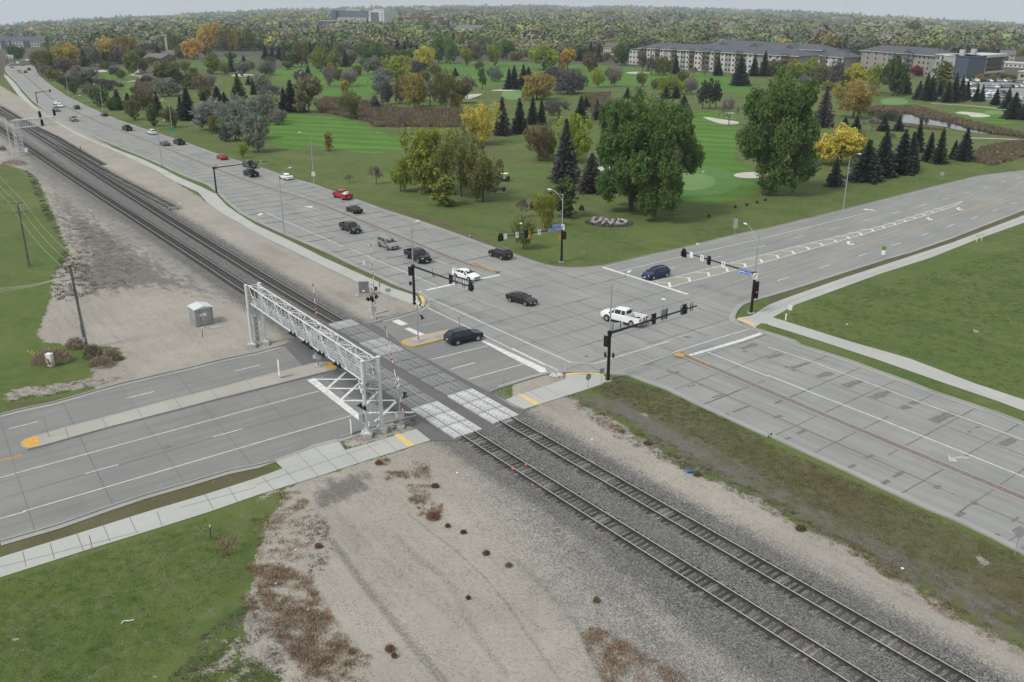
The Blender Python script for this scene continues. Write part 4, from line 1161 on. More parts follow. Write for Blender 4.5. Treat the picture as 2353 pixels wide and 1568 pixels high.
def crossbuck(root, loc, rz, size=1.15):
    for a, tx in ((.78, 'RAIL CROSSING'), (-.78, 'ROAD')):
        m = MB(); M = Matrix.Rotation(a, 4, 'Y'); m.box((0, 0 if a > 0 else -.012, 0), (size, .012, .21), M)
        o = m.build('crossbuck', m_plain_white, root, loc=loc, rot=(0, 0, rz))
        mobj('lettering', text_mesh(tx, .12, m_dark), o, (0, -.03, 0), (Matrix.Rotation(a, 4, 'Y') @ Matrix.Rotation(PI / 2, 4, 'X')).to_euler())

def build_gantry():
    cols = [('Q 830,1362', 840, 1), ('Q 1035,1292', 830.6, 1), ('B 235,897', 664.8, 0), ('B 410,862', 658.8, 0)]
    P = [G(*T1(c[0])) for c in cols]
    zt = sum(hgt(*T1(c[0]), c[1]) for c in cols) / 4
    root = thing('lattice_signal_bridge', 'white steel lattice bridge with hanging crossing lights spanning the west carriageways', 'signal bridge', P[0])
    o = P[0]; L_ = [p - o for p in P]
    zt = max(zt, 8.0); zc, zd = zt - .1, zt - 2.35
    for p in L_:
        m = MB(); m.tube((p.x, p.y, .45), (p.x, p.y, zt), .21, .20, 14); m.tube((p.x, p.y, zt), (p.x, p.y, zt + .06), .25, .22, 14)
        m.box((p.x, p.y, .48), (.85, .85, .06))
        for k in range(4):
            a = PI / 4 + k * PI / 2
            m.poly([(p.x, p.y, 1.25), (p.x + .5 * math.cos(a), p.y + .5 * math.sin(a), .5), (p.x, p.y, .5)])
        m.build('column', m_galv if False else m_wpaint, root, smooth=False)
        m = MB(); m.box((p.x, p.y, .2), (1.15, 1.15, .5)); m.build('footing', m_conc, root)
    # cross lacing of both leg pairs
    for a, b in ((L_[0], L_[1]), (L_[2], L_[3])):
        m = MB(); z = 1.3; k = 0
        while z < zd - .5:
            m.tube((a.x, a.y, z), (b.x, b.y, z), .045, n=6)
            z2 = min(z + 1.25, zd)
            p, q = ((a, b) if k % 2 else (b, a)); m.tube((p.x, p.y, z), (q.x, q.y, z2), .04, n=6); z = z2; k += 1
        m.build('leg_lacing', m_wpaint, root)
    d = (L_[2] - L_[0]).normalized(); w1 = (L_[1] - L_[0]) ; 
    up = lambda p, z: Vector((p.x, p.y, z))
    n_ = w1.normalized()
    a0, b0, a1, b1 = L_[0], L_[1], L_[2], L_[3]
    ins = .28
    a0_, b0_, a1_, b1_ = a0 + n_ * ins, b0 - n_ * ins, a1 + n_ * ins, b1 - n_ * ins
    m = MB(); truss(m, up(a0_, zc), up(a1_, zc), up(b0_, zc), up(b1_, zc), up(a0_, zd), up(a1_, zd), up(b0_, zd), up(b1_, zd), 15, .085, .045)
    m.build('truss', m_wpaint, root)
    # walkway: slatted deck, toe boards and hand rails inside the truss
    m = MB()
    for k in range(7):
        t = .14 + .72 * k / 6
        p, q = a0_.lerp(b0_, t), a1_.lerp(b1_, t); m.box(((p.x + q.x) / 2, (p.y + q.y) / 2, zd + .10), ((q - p).length, .14, .035), None) if False else ribbon(m, [up(p, 0), up(q, 0)], .17, zd + .08, .04)
    m.build('walkway_deck', m_galv, root)
    m = MB()
    for t in (.05, .95):
        for z in (.45, .8, 1.15):
            p, q = a0_.lerp(b0_, t), a1_.lerp(b1_, t); m.tube(up(p, zd + z), up(q, zd + z), .025, n=5)
        for k in range(26):
            p = a0_.lerp(b0_, t).lerp(a1_.lerp(b1_, t), k / 25); m.tube(up(p, zd), up(p, zd + 1.15), .02, n=4)
    m.build('hand_rail', m_wpaint, root)
    # ladder on the near leg pair
    m = MB(); c = L_[0].lerp(L_[1], .5) - d * .35; s = n_ * .24
    m.tube(up(c - s, .3), up(c - s, zt + .2), .035, n=6); m.tube(up(c + s, .3), up(c + s, zt + .2), .035, n=6)
    z = .5
    while z < zt: m.tube(up(c - s, z), up(c + s, z), .018, n=5); z += .32
    m.build('ladder', m_galv, root)
    m = MB(); c2 = L_[2].lerp(L_[3], .5) + d * .3
    m.tube(up(c2 - s, .3), up(c2 - s, 4.6), .035, n=6); m.tube(up(c2 + s, .3), up(c2 + s, 4.6), .035, n=6); m.box((c2.x, c2.y, 2.1), (.5, .06, 3.2), None)
    m.build('ladder_guard', m_galv, root)
    m = MB(); m.box((L_[0].x - .4, L_[0].y - .25, 2.1), (.4, .35, 1.0)); m.build('control_box', m_galv, root)
    # lights hanging on the side that faces west-bound traffic, and crossbucks
    rz = math.atan2(-d.x, d.y) + PI / 2 if False else math.atan2(d.y, d.x)
    face = math.atan2(n_.y, n_.x) + PI / 2
    tgt = -n_
    for s_ in ('Q 500,410', 'Q 280,262', 'Q 80,120', 'B 830,735'):
        x, y = T1(s_); q = G(x, y, zd + .1) - o
        t = max(.02, min(.98, (q - a0).dot(d) / (a1 - a0).dot(d)))
        p = a0_.lerp(a1_, t) + tgt * .35
        flasher_pair(root, up(p, zd + .25), math.atan2(tgt.y, tgt.x) + PI / 2)
    for s_ in ('B 1030,680', 'Q 560,560'):
        x, y = T1(s_); q = G(x, y, zd + 1.4) - o
        t = max(.05, min(.95, (q - a0).dot(d) / (a1 - a0).dot(d)))
        p = b0_.lerp(b1_, t) - tgt * .35
        flasher_pair(root, up(p, zd + .25), math.atan2(-tgt.y, -tgt.x) + PI / 2)
    pc = L_[0] + tgt * .3
    flasher_pair(root, up(pc - d * .25, 3.4), math.atan2(tgt.y, tgt.x) + PI / 2)
    crossbuck(root, up(pc, 5.6), math.atan2(tgt.y, tgt.x) + PI / 2)
    plate(root, up(pc, 5.0), math.atan2(tgt.y, tgt.x) + PI / 2, .3, .5, m_plain_white)
    return root
build_gantry()

def crossing_gate(label, base, ytop, tip=None, tipz=None, lights=(), buck=None, gate=True, group='railway crossing signals'):
    bx, by = T1(base); p = G(bx, by); zt = hgt(bx, by, ytop)
    root = thing('crossing_signal', label, 'crossing signal', p, 0, group)
    m = MB(); m.tube((0, 0, .3), (0, 0, zt), .085, .07, 10); m.tube((0, 0, .3), (0, 0, .75), .15, .11, 10); m.tube((0, 0, zt), (0, 0, zt + .12), .1, .02, 8); m.build('mast', m_galv, root)
    m = MB(); m.box((0, 0, .14), (.8, .8, .34), top=.9); m.build('footing', m_conc, root)
    for ang, z in lights: flasher_pair(root, (math.sin(ang) * .35, -math.cos(ang) * .35, z), ang)
    if buck: crossbuck(root, (math.sin(buck[0]) * .14, -math.cos(buck[0]) * .14, buck[1]), buck[0])
    if gate:
        m = MB(); m.box((.12, .1, 1.35), (.55, .55, .55), top=.9); m.box((.1, .1, 1.72), (.8, .32, .14)); m.build('gate_mechanism', m_galv, root)
        tx, ty = T1(tip); Tt = G(tx, ty, tipz) - p
        a = Vector((.35, .1, 1.4)); n = 14
        arm = MB(); red = MB()
        for i in range(n):
            q0, q1 = a.lerp(Tt, i / n), a.lerp(Tt, (i + 1) / n)
            (red if i % 2 else arm).tube(q0, q1, .06 - .003 * i, .057 - .003 * i, 6)
        o = arm.build('gate_arm', m_plain_white, root); red.build('red_stripes', m_red, o)
        lb = MB()
        for t in (.35, .62, .97): q = a.lerp(Tt, t); lb.box((q.x, q.y - .1, q.z), (.1, .1, .18))
        lb.build('gate_lights', m_dark, o)
        m = MB(); m.box((-.3, .1, 1.35), (.5, .2, .42)); m.build('counterweight', m_wpaint, root)
    return root
crossing_gate('crossing signal with raised gate arm beside the grey equipment cabinet', 'E 440,1540', 645, 'E 390,110', 10.2, ((-.55, 2.9), (PI * .55, 4.3), (.75, 3.2)), (-.9, 5.0))
crossing_gate('slim crossing signal on the yellow edged island, no gate arm', 'I 365,1140', 700, None, None, ((PI * .6, 3.3),), (PI * .75, 5.0), gate=False)
crossing_gate('crossing signal with upright gate behind the lattice bridge, on the concrete median nose', 'B 1120,1180', 775, 'B 1045,35', 9.3, ((-.6, 2.6), (PI * .6, 3.2)), None)
crossing_gate('crossing signal with red striped raised gate beside the lattice bridge foot', 'Q 1285,1252', 868, 'B 2012,600', 9.6, ((PI * .55, 3.6),), (-.95, 5.2))

# ------------------------------------------------------------------ railway signal cantilever, far left
def rail_signals():
    p = G(*T1('A 400,1045')); zt = hgt(*T1('A 400,1045'), T1('A 320,385')[1])
    E = G(*T1('A 1000,320'), zt) - p; E.z = 0; d = E.normalized(); n_ = Vector((-d.y, d.x, 0)); L_ = E.length
    root = thing('railway_signal_cantilever', 'white lattice cantilever carrying black railway signals over the tracks', 'railway signal', p)
    up = lambda q, z: Vector((q.x, q.y, z)); zd = zt - 2.1
    m = MB(); s = .75
    c = [d * sx * s + n_ * sy * s for sx, sy in ((-1, -1), (1, -1), (-1, 1), (1, 1))]
    truss(m, up(c[0], 0), up(c[0], zt), up(c[1], 0), up(c[1], zt), up(c[2], 0), up(c[2], zt), up(c[3], 0), up(c[3], zt), 9, .09, .05)
    m.build('tower', m_wpaint, root)
    m = MB(); truss(m, up(n_ * -s, zt), up(d * L_ - n_ * s, zt), up(n_ * s, zt), up(d * L_ + n_ * s, zt), up(n_ * -s, zd), up(d * (L_ + .6) - n_ * s, zd), up(n_ * s, zd), up(d * (L_ + .6) + n_ * s, zd), 9, .11, .05)
    m.build('arm', m_wpaint, root)
    m = MB()
    for z in (zt + .6, zt + 1.2): m.tube(up(d * L_ * .3 + n_ * 1.2, z), up(d * L_ + n_ * 1.2, z), .05, n=5)
    for k in range(8): m.tube(up(d * L_ * (.3 + .1 * k) + n_ * 1.2, zt), up(d * L_ * (.3 + .1 * k) + n_ * 1.2, zt + 1.2), .035, n=5)
    m.build('hand_rail', m_wpaint, root)
    m = MB(); q = -d * 2.4
    m.tube(up(q - n_ * .3, 0), up(q - n_ * .3, zt + 1), .06, n=6); m.tube(up(q + n_ * .3, 0), up(q + n_ * .3, zt + 1), .06, n=6); z = .4
    while z < zt + .9: m.tube(up(q - n_ * .3, z), up(q + n_ * .3, z), .03, n=4); z += .45
    m.build('ladder', m_wpaint, root)
    m = MB(); m.box((c[1].x + .6, c[1].y, 1.5), (.7, .6, 1.1)); m.build('equipment_box', m_plain_white, root)
    for t, z in ((.62, zt + 1.1), (.64, zt - 1.2), (1.0, zt + 1.3)):
        m = MB(); pts = [(.42 * math.cos(a), 0, .42 * math.sin(a) + (.55 if math.sin(a) > 0 else -.55)) for a in np.linspace(0, 2 * PI, 15)[:-1]]
        m.poly(pts); m.poly([(x, .12, zz) for x, _, zz in pts]); m.box((0, .06, 0), (.5, .3, 1.3))
        for dz in (-.45, 0, .45): m.tube((0, -.05, dz), (0, -.45, dz), .15, n=8)
        pp = d * L_ * t - n_ * 1.1
        m.build('railway_signal', m_dark, root, loc=(pp.x, pp.y, z), rot=(0, 0, -.25))
rail_signals()
# ------------------------------------------------------------------ foliage
def leaf_material(name, trans=.25, hue=.06):
    n = N(name)
    oi = n.t.nodes.new('ShaderNodeObjectInfo'); at = n.attr('tint')
    sc = n.t.nodes.new('ShaderNodeSeparateColor'); n.L(at.outputs['Color'], sc.inputs[0])
    h = n.t.nodes.new('ShaderNodeHueSaturation')
    n.L(oi.outputs['Color'], h.inputs['Color'])
    n.L(n.rng(sc.outputs[1], 0, 1, .5 - hue, .5 + hue), h.inputs['Hue'])
    n.L(n.rng(sc.outputs[0], 0, 1, .75, 2.05), h.inputs['Value'])
    n.L(n.rng(sc.outputs[2], 0, 1, .75, 1.15), h.inputs['Saturation'])
    n.L(h.outputs[0], n.b.inputs['Base Color'])
    n.b.inputs['Roughness'].default_value = .75; n.b.inputs['Specular IOR Level'].default_value = .15
    tr = n.t.nodes.new('ShaderNodeBsdfTranslucent'); mx = n.t.nodes.new('ShaderNodeMixShader'); mx.inputs[0].default_value = trans
    n.L(h.outputs[0], tr.inputs[0]); n.L(n.b.outputs[0], mx.inputs[1]); n.L(tr.outputs[0], mx.inputs[2])
    n.L(mx.outputs[0], n.t.nodes['Material Output'].inputs[0])
    return n.m
m_leaf = leaf_material('broad_leaves', .3, .035)
m_needle = leaf_material('conifer_needles', .12, .02)
m_bark = pm('bark', (.10, .085, .07), .95, col2=(.055, .047, .04), scale=6, objcol=True)

def quads_mesh(name, cen, u, v, tint, mat):
    """one small leaf spray per centre: quads spanned by u and v (numpy arrays)"""
    n = len(cen)
    V = np.empty((n, 4, 3), np.float32)
    V[:, 0] = cen - u; V[:, 1] = cen - v * .9; V[:, 2] = cen + u; V[:, 3] = cen + v
    me = bpy.data.meshes.new(name)
    me.vertices.add(n * 4); me.vertices.foreach_set('co', V.ravel())
    me.loops.add(n * 4); me.loops.foreach_set('vertex_index', np.arange(n * 4, dtype=np.int32))
    me.polygons.add(n); me.polygons.foreach_set('loop_start', (np.arange(n) * 4).astype(np.int32)); me.polygons.foreach_set('loop_total', np.full(n, 4, np.int32))
    me.update(calc_edges=True)
    at = me.color_attributes.new('tint', 'FLOAT_COLOR', 'POINT')
    t = np.ones((n, 4, 4), np.float32); t[:, :, :3] = tint[:, None, :]
    at.data.foreach_set('color', t.ravel())
    me.materials.append(mat)
    return me
def spray(rs, cen, nrm, size, flat_=.6):
    n = len(cen)
    w_ = rs.normal(size=(n, 3)); w_ /= np.linalg.norm(w_, axis=1)[:, None]
    nn = nrm * flat_ + w_ * (1 - flat_) * 1.4; nn /= np.linalg.norm(nn, axis=1)[:, None] + 1e-9
    a = np.cross(nn, rs.normal(size=(n, 3))); a /= np.linalg.norm(a, axis=1)[:, None] + 1e-9
    b = np.cross(nn, a)
    s = size * rs.uniform(.6, 1.4, n)
    return a * s[:, None], b * (s * rs.uniform(.45, .9, n))[:, None]

def limbs(rs, h, spread, base, depth, mb, r0, tips, seed_dirs=6, up=.8, crook=.18):
    """recursive limbs; appends (point, radius) of the twig ends to tips"""
    def grow(p, d, l, r, k):
        segs = 3; q = Vector(p)
        for i in range(segs):
            d = (d + Vector((rs.normal() * crook, rs.normal() * crook, rs.normal() * crook * .6 + .03))).normalized()
            q2 = q + d * (l / segs)
            mb.tube(q, q2, r * (1 - i / segs * .45), r * (1 - (i + 1) / segs * .45), 5 if k > 1 else 3, cap=False)
            if k <= 1: tips.append(q2.copy())
            q = q2
        if k > 0:
            for j in range(3 if k > 1 else 3):
                a = rs.uniform(0, 2 * PI); s = rs.uniform(.45, .85)
                o = d.orthogonal().normalized(); o = Matrix.Rotation(a, 3, d) @ o
                grow(q if j else q - d * l * .25, (d * (1 - s * .5) + o * s + Vector((0, 0, .12))).normalized(), l * rs.uniform(.58, .78), r * .55, k - 1)
        tips.append(q.copy())
    for j in range(seed_dirs):
        a = 2 * PI * j / seed_dirs + rs.uniform(-.4, .4)
        e = rs.uniform(.35, 1.0)
        d = Vector((math.cos(a) * spread * e, math.sin(a) * spread * e, up)).normalized()
        grow(Vector((0, 0, base + (h - base) * .12 * rs.uniform(0, 1.5))), d, (h - base) * rs.uniform(.33, .45), r0 * .5, depth)

def make_broad(name, seed, asp, nleaf, size, base=.16, sparse=0.0, kind='round', trunkr=.022, lob=9):
    """unit-height broadleaf tree: returns (trunk mesh, crown mesh); crown width = asp"""
    rs = np.random.RandomState(seed); R = asp / 2
    # lobes of the crown
    cz = (1 + base) / 2; rz = (1 - base) / 2
    L_ = []
    for i in range(lob):
        a = 2 * PI * i / lob * 2.4 + rs.uniform(-.5, .5)
        if kind == 'tall': hh = -.9 + 1.75 * (i + .5) / lob; rr = .38 * math.sqrt(max(.05, 1 - hh * hh * .9)); lr = .46
        elif kind == 'fan': hh = -.55 + 1.25 * rs.uniform(0, 1); rr = .30 + .42 * max(0, (hh + .6) / 1.3); lr = .38
        elif lob >= 15: hh = -.75 + 1.5 * (i + .5) / lob; rr = .74 * math.sqrt(1 - hh * hh * .75) * rs.uniform(.8, 1.15); lr = rs.uniform(.22, .34)
        else: hh = rs.uniform(-.6, .62); rr = .52 * math.sqrt(1 - hh * hh * .8) * rs.uniform(.75, 1.1); lr = rs.uniform(.34, .50)
        L_.append((math.cos(a) * rr * R * 1.15, math.sin(a) * rr * R * 1.15, cz + hh * rz * .82, lr * R * 1.05, lr * max(R, rz * .75) * rs.uniform(.8, 1.0)))
    L_.append((0, 0, 1 - rz * .42, R * .42, rz * .42)); L_.append((0, 0, cz, R * .62, rz * .62))
    P, Nn = [], []
    per = nleaf // len(L_)
    for (x, y, z, r, rzz) in L_:
        # sub clumps on the lobe surface
        k = max(8, per // 26)
        d = rs.normal(size=(k, 3)); d /= np.linalg.norm(d, axis=1)[:, None]; d[:, 2] = d[:, 2] * .85 + .18
        cc = np.array([x, y, z]) + d * np.array([r, r, rzz]) * rs.uniform(.55, 1.08, (k, 1))
        cr = r * rs.uniform(.16, .34, k)
        idx = rs.randint(0, k, per)
        e = rs.normal(size=(per, 3)); e /= np.linalg.norm(e, axis=1)[:, None]
        p = cc[idx] + e * (cr[idx] * rs.uniform(.35, 1.0, per) ** .6)[:, None] * np.array([1, 1, .75])
        P.append(np.hstack([p, idx[:, None] + 1000 * len(P)])); Nn.append(e * .7 + d[idx] * .5 + np.array([0, 0, .35]))
    P = np.vstack(P); Nn = np.vstack(Nn); cl = P[:, 3]; P = P[:, :3]
    Nn /= np.linalg.norm(Nn, axis=1)[:, None]
    keep = P[:, 2] > base * .8
    if sparse: keep &= rs.uniform(size=len(P)) > sparse
    P, Nn, cl = P[keep], Nn[keep], cl[keep]
    u, v = spray(rs, P, Nn, size)
    ids = {c: rs.uniform(size=3) for c in np.unique(cl)}
    t = np.array([ids[c] for c in cl]) * .6 + rs.uniform(size=(len(P), 3)) * .4
    rad = np.percentile(np.hypot(P[:, 0], P[:, 1]), 96); P[:, :2] *= R / rad
    z0, z1 = np.percentile(P[:, 2], 1), np.percentile(P[:, 2], 99.7); lo = base * .72
    P[:, 2] = lo + (P[:, 2] - z0) / (z1 - z0) * (1 - lo)
    crown = quads_mesh('crown', P.astype(np.float32), u, v, t, m_leaf)
    mb = MB(); tips = []
    mb.tube((0, 0, 0), (rs.normal() * .01, rs.normal() * .01, base + .05), trunkr * 1.35, trunkr, 8, cap=False)
    mb.tube((0, 0, base), (rs.normal() * .02, 0, cz + .1), trunkr, trunkr * .4, 6, cap=False)
    limbs(rs, .92, R * 1.5, base, 1 if nleaf < 6000 else 2, mb, trunkr, tips, 6, up=.6)
    return mb.mesh('trunk', m_bark), crown

def make_bare(name, seed, asp, nleaf, depth=3, base=.2, tr=.02, up=.75):
    rs = np.random.RandomState(seed); mb = MB(); tips = []
    mb.tube((0, 0, 0), (0, 0, base + .04), tr * 1.3, tr, 7, cap=False)
    limbs(rs, .80, asp * .9, base, depth, mb, tr * 1.2, tips, 6, up=up, crook=.2)
    tips = np.array([tuple(t) for t in tips])
    tips[:, 2] = np.minimum(tips[:, 2], 1.0)
    k = nleaf
    idx = rs.randint(0, len(tips), k)
    P = tips[idx] + rs.normal(size=(k, 3)) * .022
    # fine twigs: thin slivers
    dirs = rs.normal(size=(k, 3)); dirs[:, 2] = np.abs(dirs[:, 2]) + .5; dirs /= np.linalg.norm(dirs, axis=1)[:, None]
    side = np.cross(dirs, rs.normal(size=(k, 3))); side /= np.linalg.norm(side, axis=1)[:, None]
    u = dirs * rs.uniform(.012, .034, k)[:, None]; v = side * rs.uniform(.0022, .0055, k)[:, None]
    nl = k // 3
    uu, vv = spray(rs, P[:nl], dirs[:nl], .0085)
    P = np.vstack([P, P[:nl] + .01]); u = np.vstack([u, uu]); v = np.vstack([v, vv])
    crown = quads_mesh('crown', P.astype(np.float32), u, v, rs.uniform(size=(len(P), 3)), m_leaf)
    return mb.mesh('trunk', m_bark), crown

def make_spruce(name, seed, asp, whorls=26, per=11, base=.06, dens_=9, droop=.35, pw=.9, q=.020):
    rs = np.random.RandomState(seed); P, U, V, Tt = [], [], [], []
    for i in range(whorls):
        t = (i + rs.uniform(0, .5)) / whorls; z = base + (1 - base) * t
        rl = asp / 2 * (1 - t) ** pw * rs.uniform(.82, 1.12) + .008
        n = max(4, int(per * (1 - t * .5)))
        for j in range(n):
            a = 2 * PI * (j + rs.uniform(0, .8)) / n + i
            l = rl * rs.uniform(.72, 1.12); k = max(3, int(dens_ * l / (asp / 2)) + 2)
            c, s = math.cos(a), math.sin(a); tone = rs.uniform(size=3)
            for m in range(k):
                f = (m + .5) / k
                dz = -droop * l * f + .25 * l * f * f
                x, y = c * l * f, s * l * f
                for sg in (-1, 1):
                    w_ = q * (1.25 - .6 * f) * rs.uniform(.8, 1.3) * (1 + 1.5 * (1 - t))
                    P.append((x, y, z + dz + rs.normal() * .004))
                    U.append((c * w_ * 1.4 - sg * s * w_ * .8, s * w_ * 1.4 + sg * c * w_ * .8, -droop * w_ * .9 + rs.normal() * .006))
                    V.append((-s * w_ * sg * .7, c * w_ * sg * .7, -w_ * .55 + rs.normal() * .005)); Tt.append(tone * .5 + rs.uniform(size=3) * .5)
    crown = quads_mesh('crown', np.array(P, np.float32), np.array(U), np.array(V), np.array(Tt), m_needle)
    mb = MB(); mb.tube((0, 0, 0), (0, 0, .95), .014, .002, 6, cap=False)
    return mb.mesh('trunk', m_bark), crown

VAR = {
    'h': [make_broad('h', 11, .95, 78000, .0108, .17, kind='round', trunkr=.026, lob=19, sparse=.12), make_broad('h', 12, .95, 78000, .0108, .18, kind='round', trunkr=.024, lob=18, sparse=.12), make_broad('h', 13, .95, 78000, .0108, .13, kind='round', trunkr=.024, lob=21, sparse=.12)],
    'd': [make_broad('d', 20 + i, 1.0, 10500, .023, .15, lob=10) for i in range(4)],
    'w': [make_broad('w', 30 + i, 1.3, 12000, .025, .17, lob=12) for i in range(2)],
    't': [make_broad('t', 40 + i, .5, 8000, .019, .10, kind='tall', lob=10) for i in range(3)],
    'f': [make_broad('f', 50 + i, 1.1, 15000, .0175, .20, kind='fan', lob=14, sparse=.25) for i in range(3)],
    'b': [make_bare('b', 60 + i, .8, 4200) for i in range(3)],
    'p': [make_broad('p', 70 + i, .7, 5200, .022, .34, kind='round', lob=9) for i in range(2)],
    's': [make_spruce('s', 80 + i, .58, pw=.8) for i in range(3)],
    'n': [make_spruce('n', 90 + i, .36, whorls=28) for i in range(2)],
}
VAR['H'] = [make_spruce('H', 99, .50, whorls=46, per=20, dens_=17, q=.0125)]
ASP = {'h': .95, 'd': 1.0, 'w': 1.3, 't': .5, 'f': 1.1, 'b': .8, 'p': .7, 's': .54, 'n': .36, 'H': .5}
CT_ = {'G': ((0.067, 0.115, 0.032), 'dark green'), 'M': ((0.094, 0.150, 0.038), 'mid green'), 'O': ((0.129, 0.140, 0.041), 'olive green'), 'L': ((0.190, 0.225, 0.028), 'lime yellow-green'),
       'Y': ((0.370, 0.310, 0.045), 'golden yellow'), 'A': ((0.280, 0.215, 0.045), 'amber'), 'Z': ((0.400, 0.260, 0.050), 'orange'), 'R': ((0.155, 0.129, 0.067), 'rusty brown'), 'S': ((0.171, 0.185, 0.154), 'silver grey'),
       'N': ((0.165, 0.145, 0.127), 'grey-brown'), 'B': ((0.038, 0.054, 0.042), 'blackish green'), 'K': ((0.200, 0.018, 0.018), 'crimson'), 'P': ((0.098, 0.096, 0.089), 'grey')}
KN = {'h': ('cottonwood_tree', 'broad leafy tree'), 'd': ('broadleaf_tree', 'round broadleaf tree'), 'w': ('broadleaf_tree', 'wide broadleaf tree'), 't': ('columnar_tree', 'upright narrow tree'),
      'f': ('willow_tree', 'airy spreading tree'), 'b': ('bare_tree', 'nearly leafless tree'), 'p': ('pine_tree', 'open crowned pine'), 's': ('spruce_tree', 'spruce'), 'n': ('spruce_tree', 'slender spruce'), 'H': ('spruce_tree', 'tall spruce')}
TREES = []     # (px, base row, top row, kind, colour, label or None)
def trees(sheet, s):
    for t in s.split(';'):
        t = t.strip()
        if not t: continue
        lab = None
        if '|' in t: t, lab = t.split('|'); lab = lab.strip()
        a = t.split(); x, b, tp = map(float, a[0].split(','))
        wd = float(a[3]) if len(a) > 3 else None
        o = TILE['D'] if sheet == 'D' else (int(sheet[0]) * 588.3, int(sheet[1]) * 392.3, .2502)
        TREES.append((o[0] + x * o[2], o[1] + b * o[2], o[1] + tp * o[2], a[1], a[2], lab, wd * o[2] if wd else None))
trees('00', '''160,555,410 d G 150|dark green tree behind the white billboard; 350,620,470 w O 150; 440,690,462 w O 210|olive orange tree at the inside of the road bend; 560,640,405 d Y 170; 655,600,395 d Y 190|golden yellow tree over the bend, its lower crown green; 590,705,520 d N 130;
800,610,430 d N 150; 775,612,440 s G 90; 870,600,400 d N 110; 980,590,345 w Y 200|large golden tree left of the tall white tower; 1075,590,420 d N 170; 965,600,470 s B 80; 1130,590,500 s B 70; 1165,540,325 d A 190; 1225,676,475 d O 160|olive tree beside the winding cart path; 1325,668,540 d O 90; 1450,520,395 s B 70;
1560,480,290 d M 140; 1625,520,320 d O 110; 1780,548,358 d Z 190|bright orange tree behind the golf clubhouse; 1645,545,430 d O 90; 1550,592,522 d O 60; 1500,716,590 s B 95; 1440,702,590 s B 60; 1545,716,605 s B 80; 1700,667,552 f O 110; 1955,682,500 t L 170|tall lime tree above the left fairway; 2065,692,555 f O 90; 2235,702,560 d S 140; 2130,662,470 s P 90; 2240,570,500 s B 50;
1550,884,718 w S 240|silver grey willow left of the cattails; 1745,818,660 d O 190; 1850,832,690 d R 150; 1940,815,690 f N 110; 2195,912,668 s G 150; 2000,955,790 s B 170; 2065,962,845 s B 110; 1870,925,840 s B 120; 1735,1105,800 s B 180|dark spruce with pale trunk foot beside the silver willow; 1670,1085,870 s B 100; 1455,1065,840 s B 110; 1320,1005,820 d R 210; 1230,1102,912 d O 150; 1180,965,850 s B 90; 1090,1008,820 s B 130; 925,978,790 d G 170; 1060,1012,885 d G 140; 1410,1162,950 t G 110; 1580,1174,980 d O 130;
950,785,720 w P 190; 760,800,655 w P 260; 680,865,750 d G 100; 640,765,680 d N 130; 540,745,640 d O 130; 430,705,600 f N 120; 820,895,760 f N 120; 480,740,620 d O 110; 600,820,700 d G 120; 1000,830,730 w P 160; 1100,800,760 w O 90;
1930,1200,915 w S 320|large silver grey willow, leftmost of the roadside willows; 1990,1225,1060 d O 140; 2165,1288,935 w S 310; 2270,1282,880 w S 260; 2240,1452,1310 f L 90|small yellow-green sapling near the kerb below the willows; 2330,872,720 s B 60; 2080,1300,1150 d P 120;
1780,330,215 d A 95; 1905,465,262 d Z 170; 1990,465,215 w A 190; 2080,470,262 d O 170; 2180,470,242 d A 150; 2290,470,252 d O 150; 130,330,262 d O 110; 735,345,292 d Z 80; 690,350,290 d A 70; 1400,560,470 d N 120; 1300,560,440 d O 110; 1900,520,430 d O 110; 850,500,430 d N 110; 760,540,460 d O 90''')
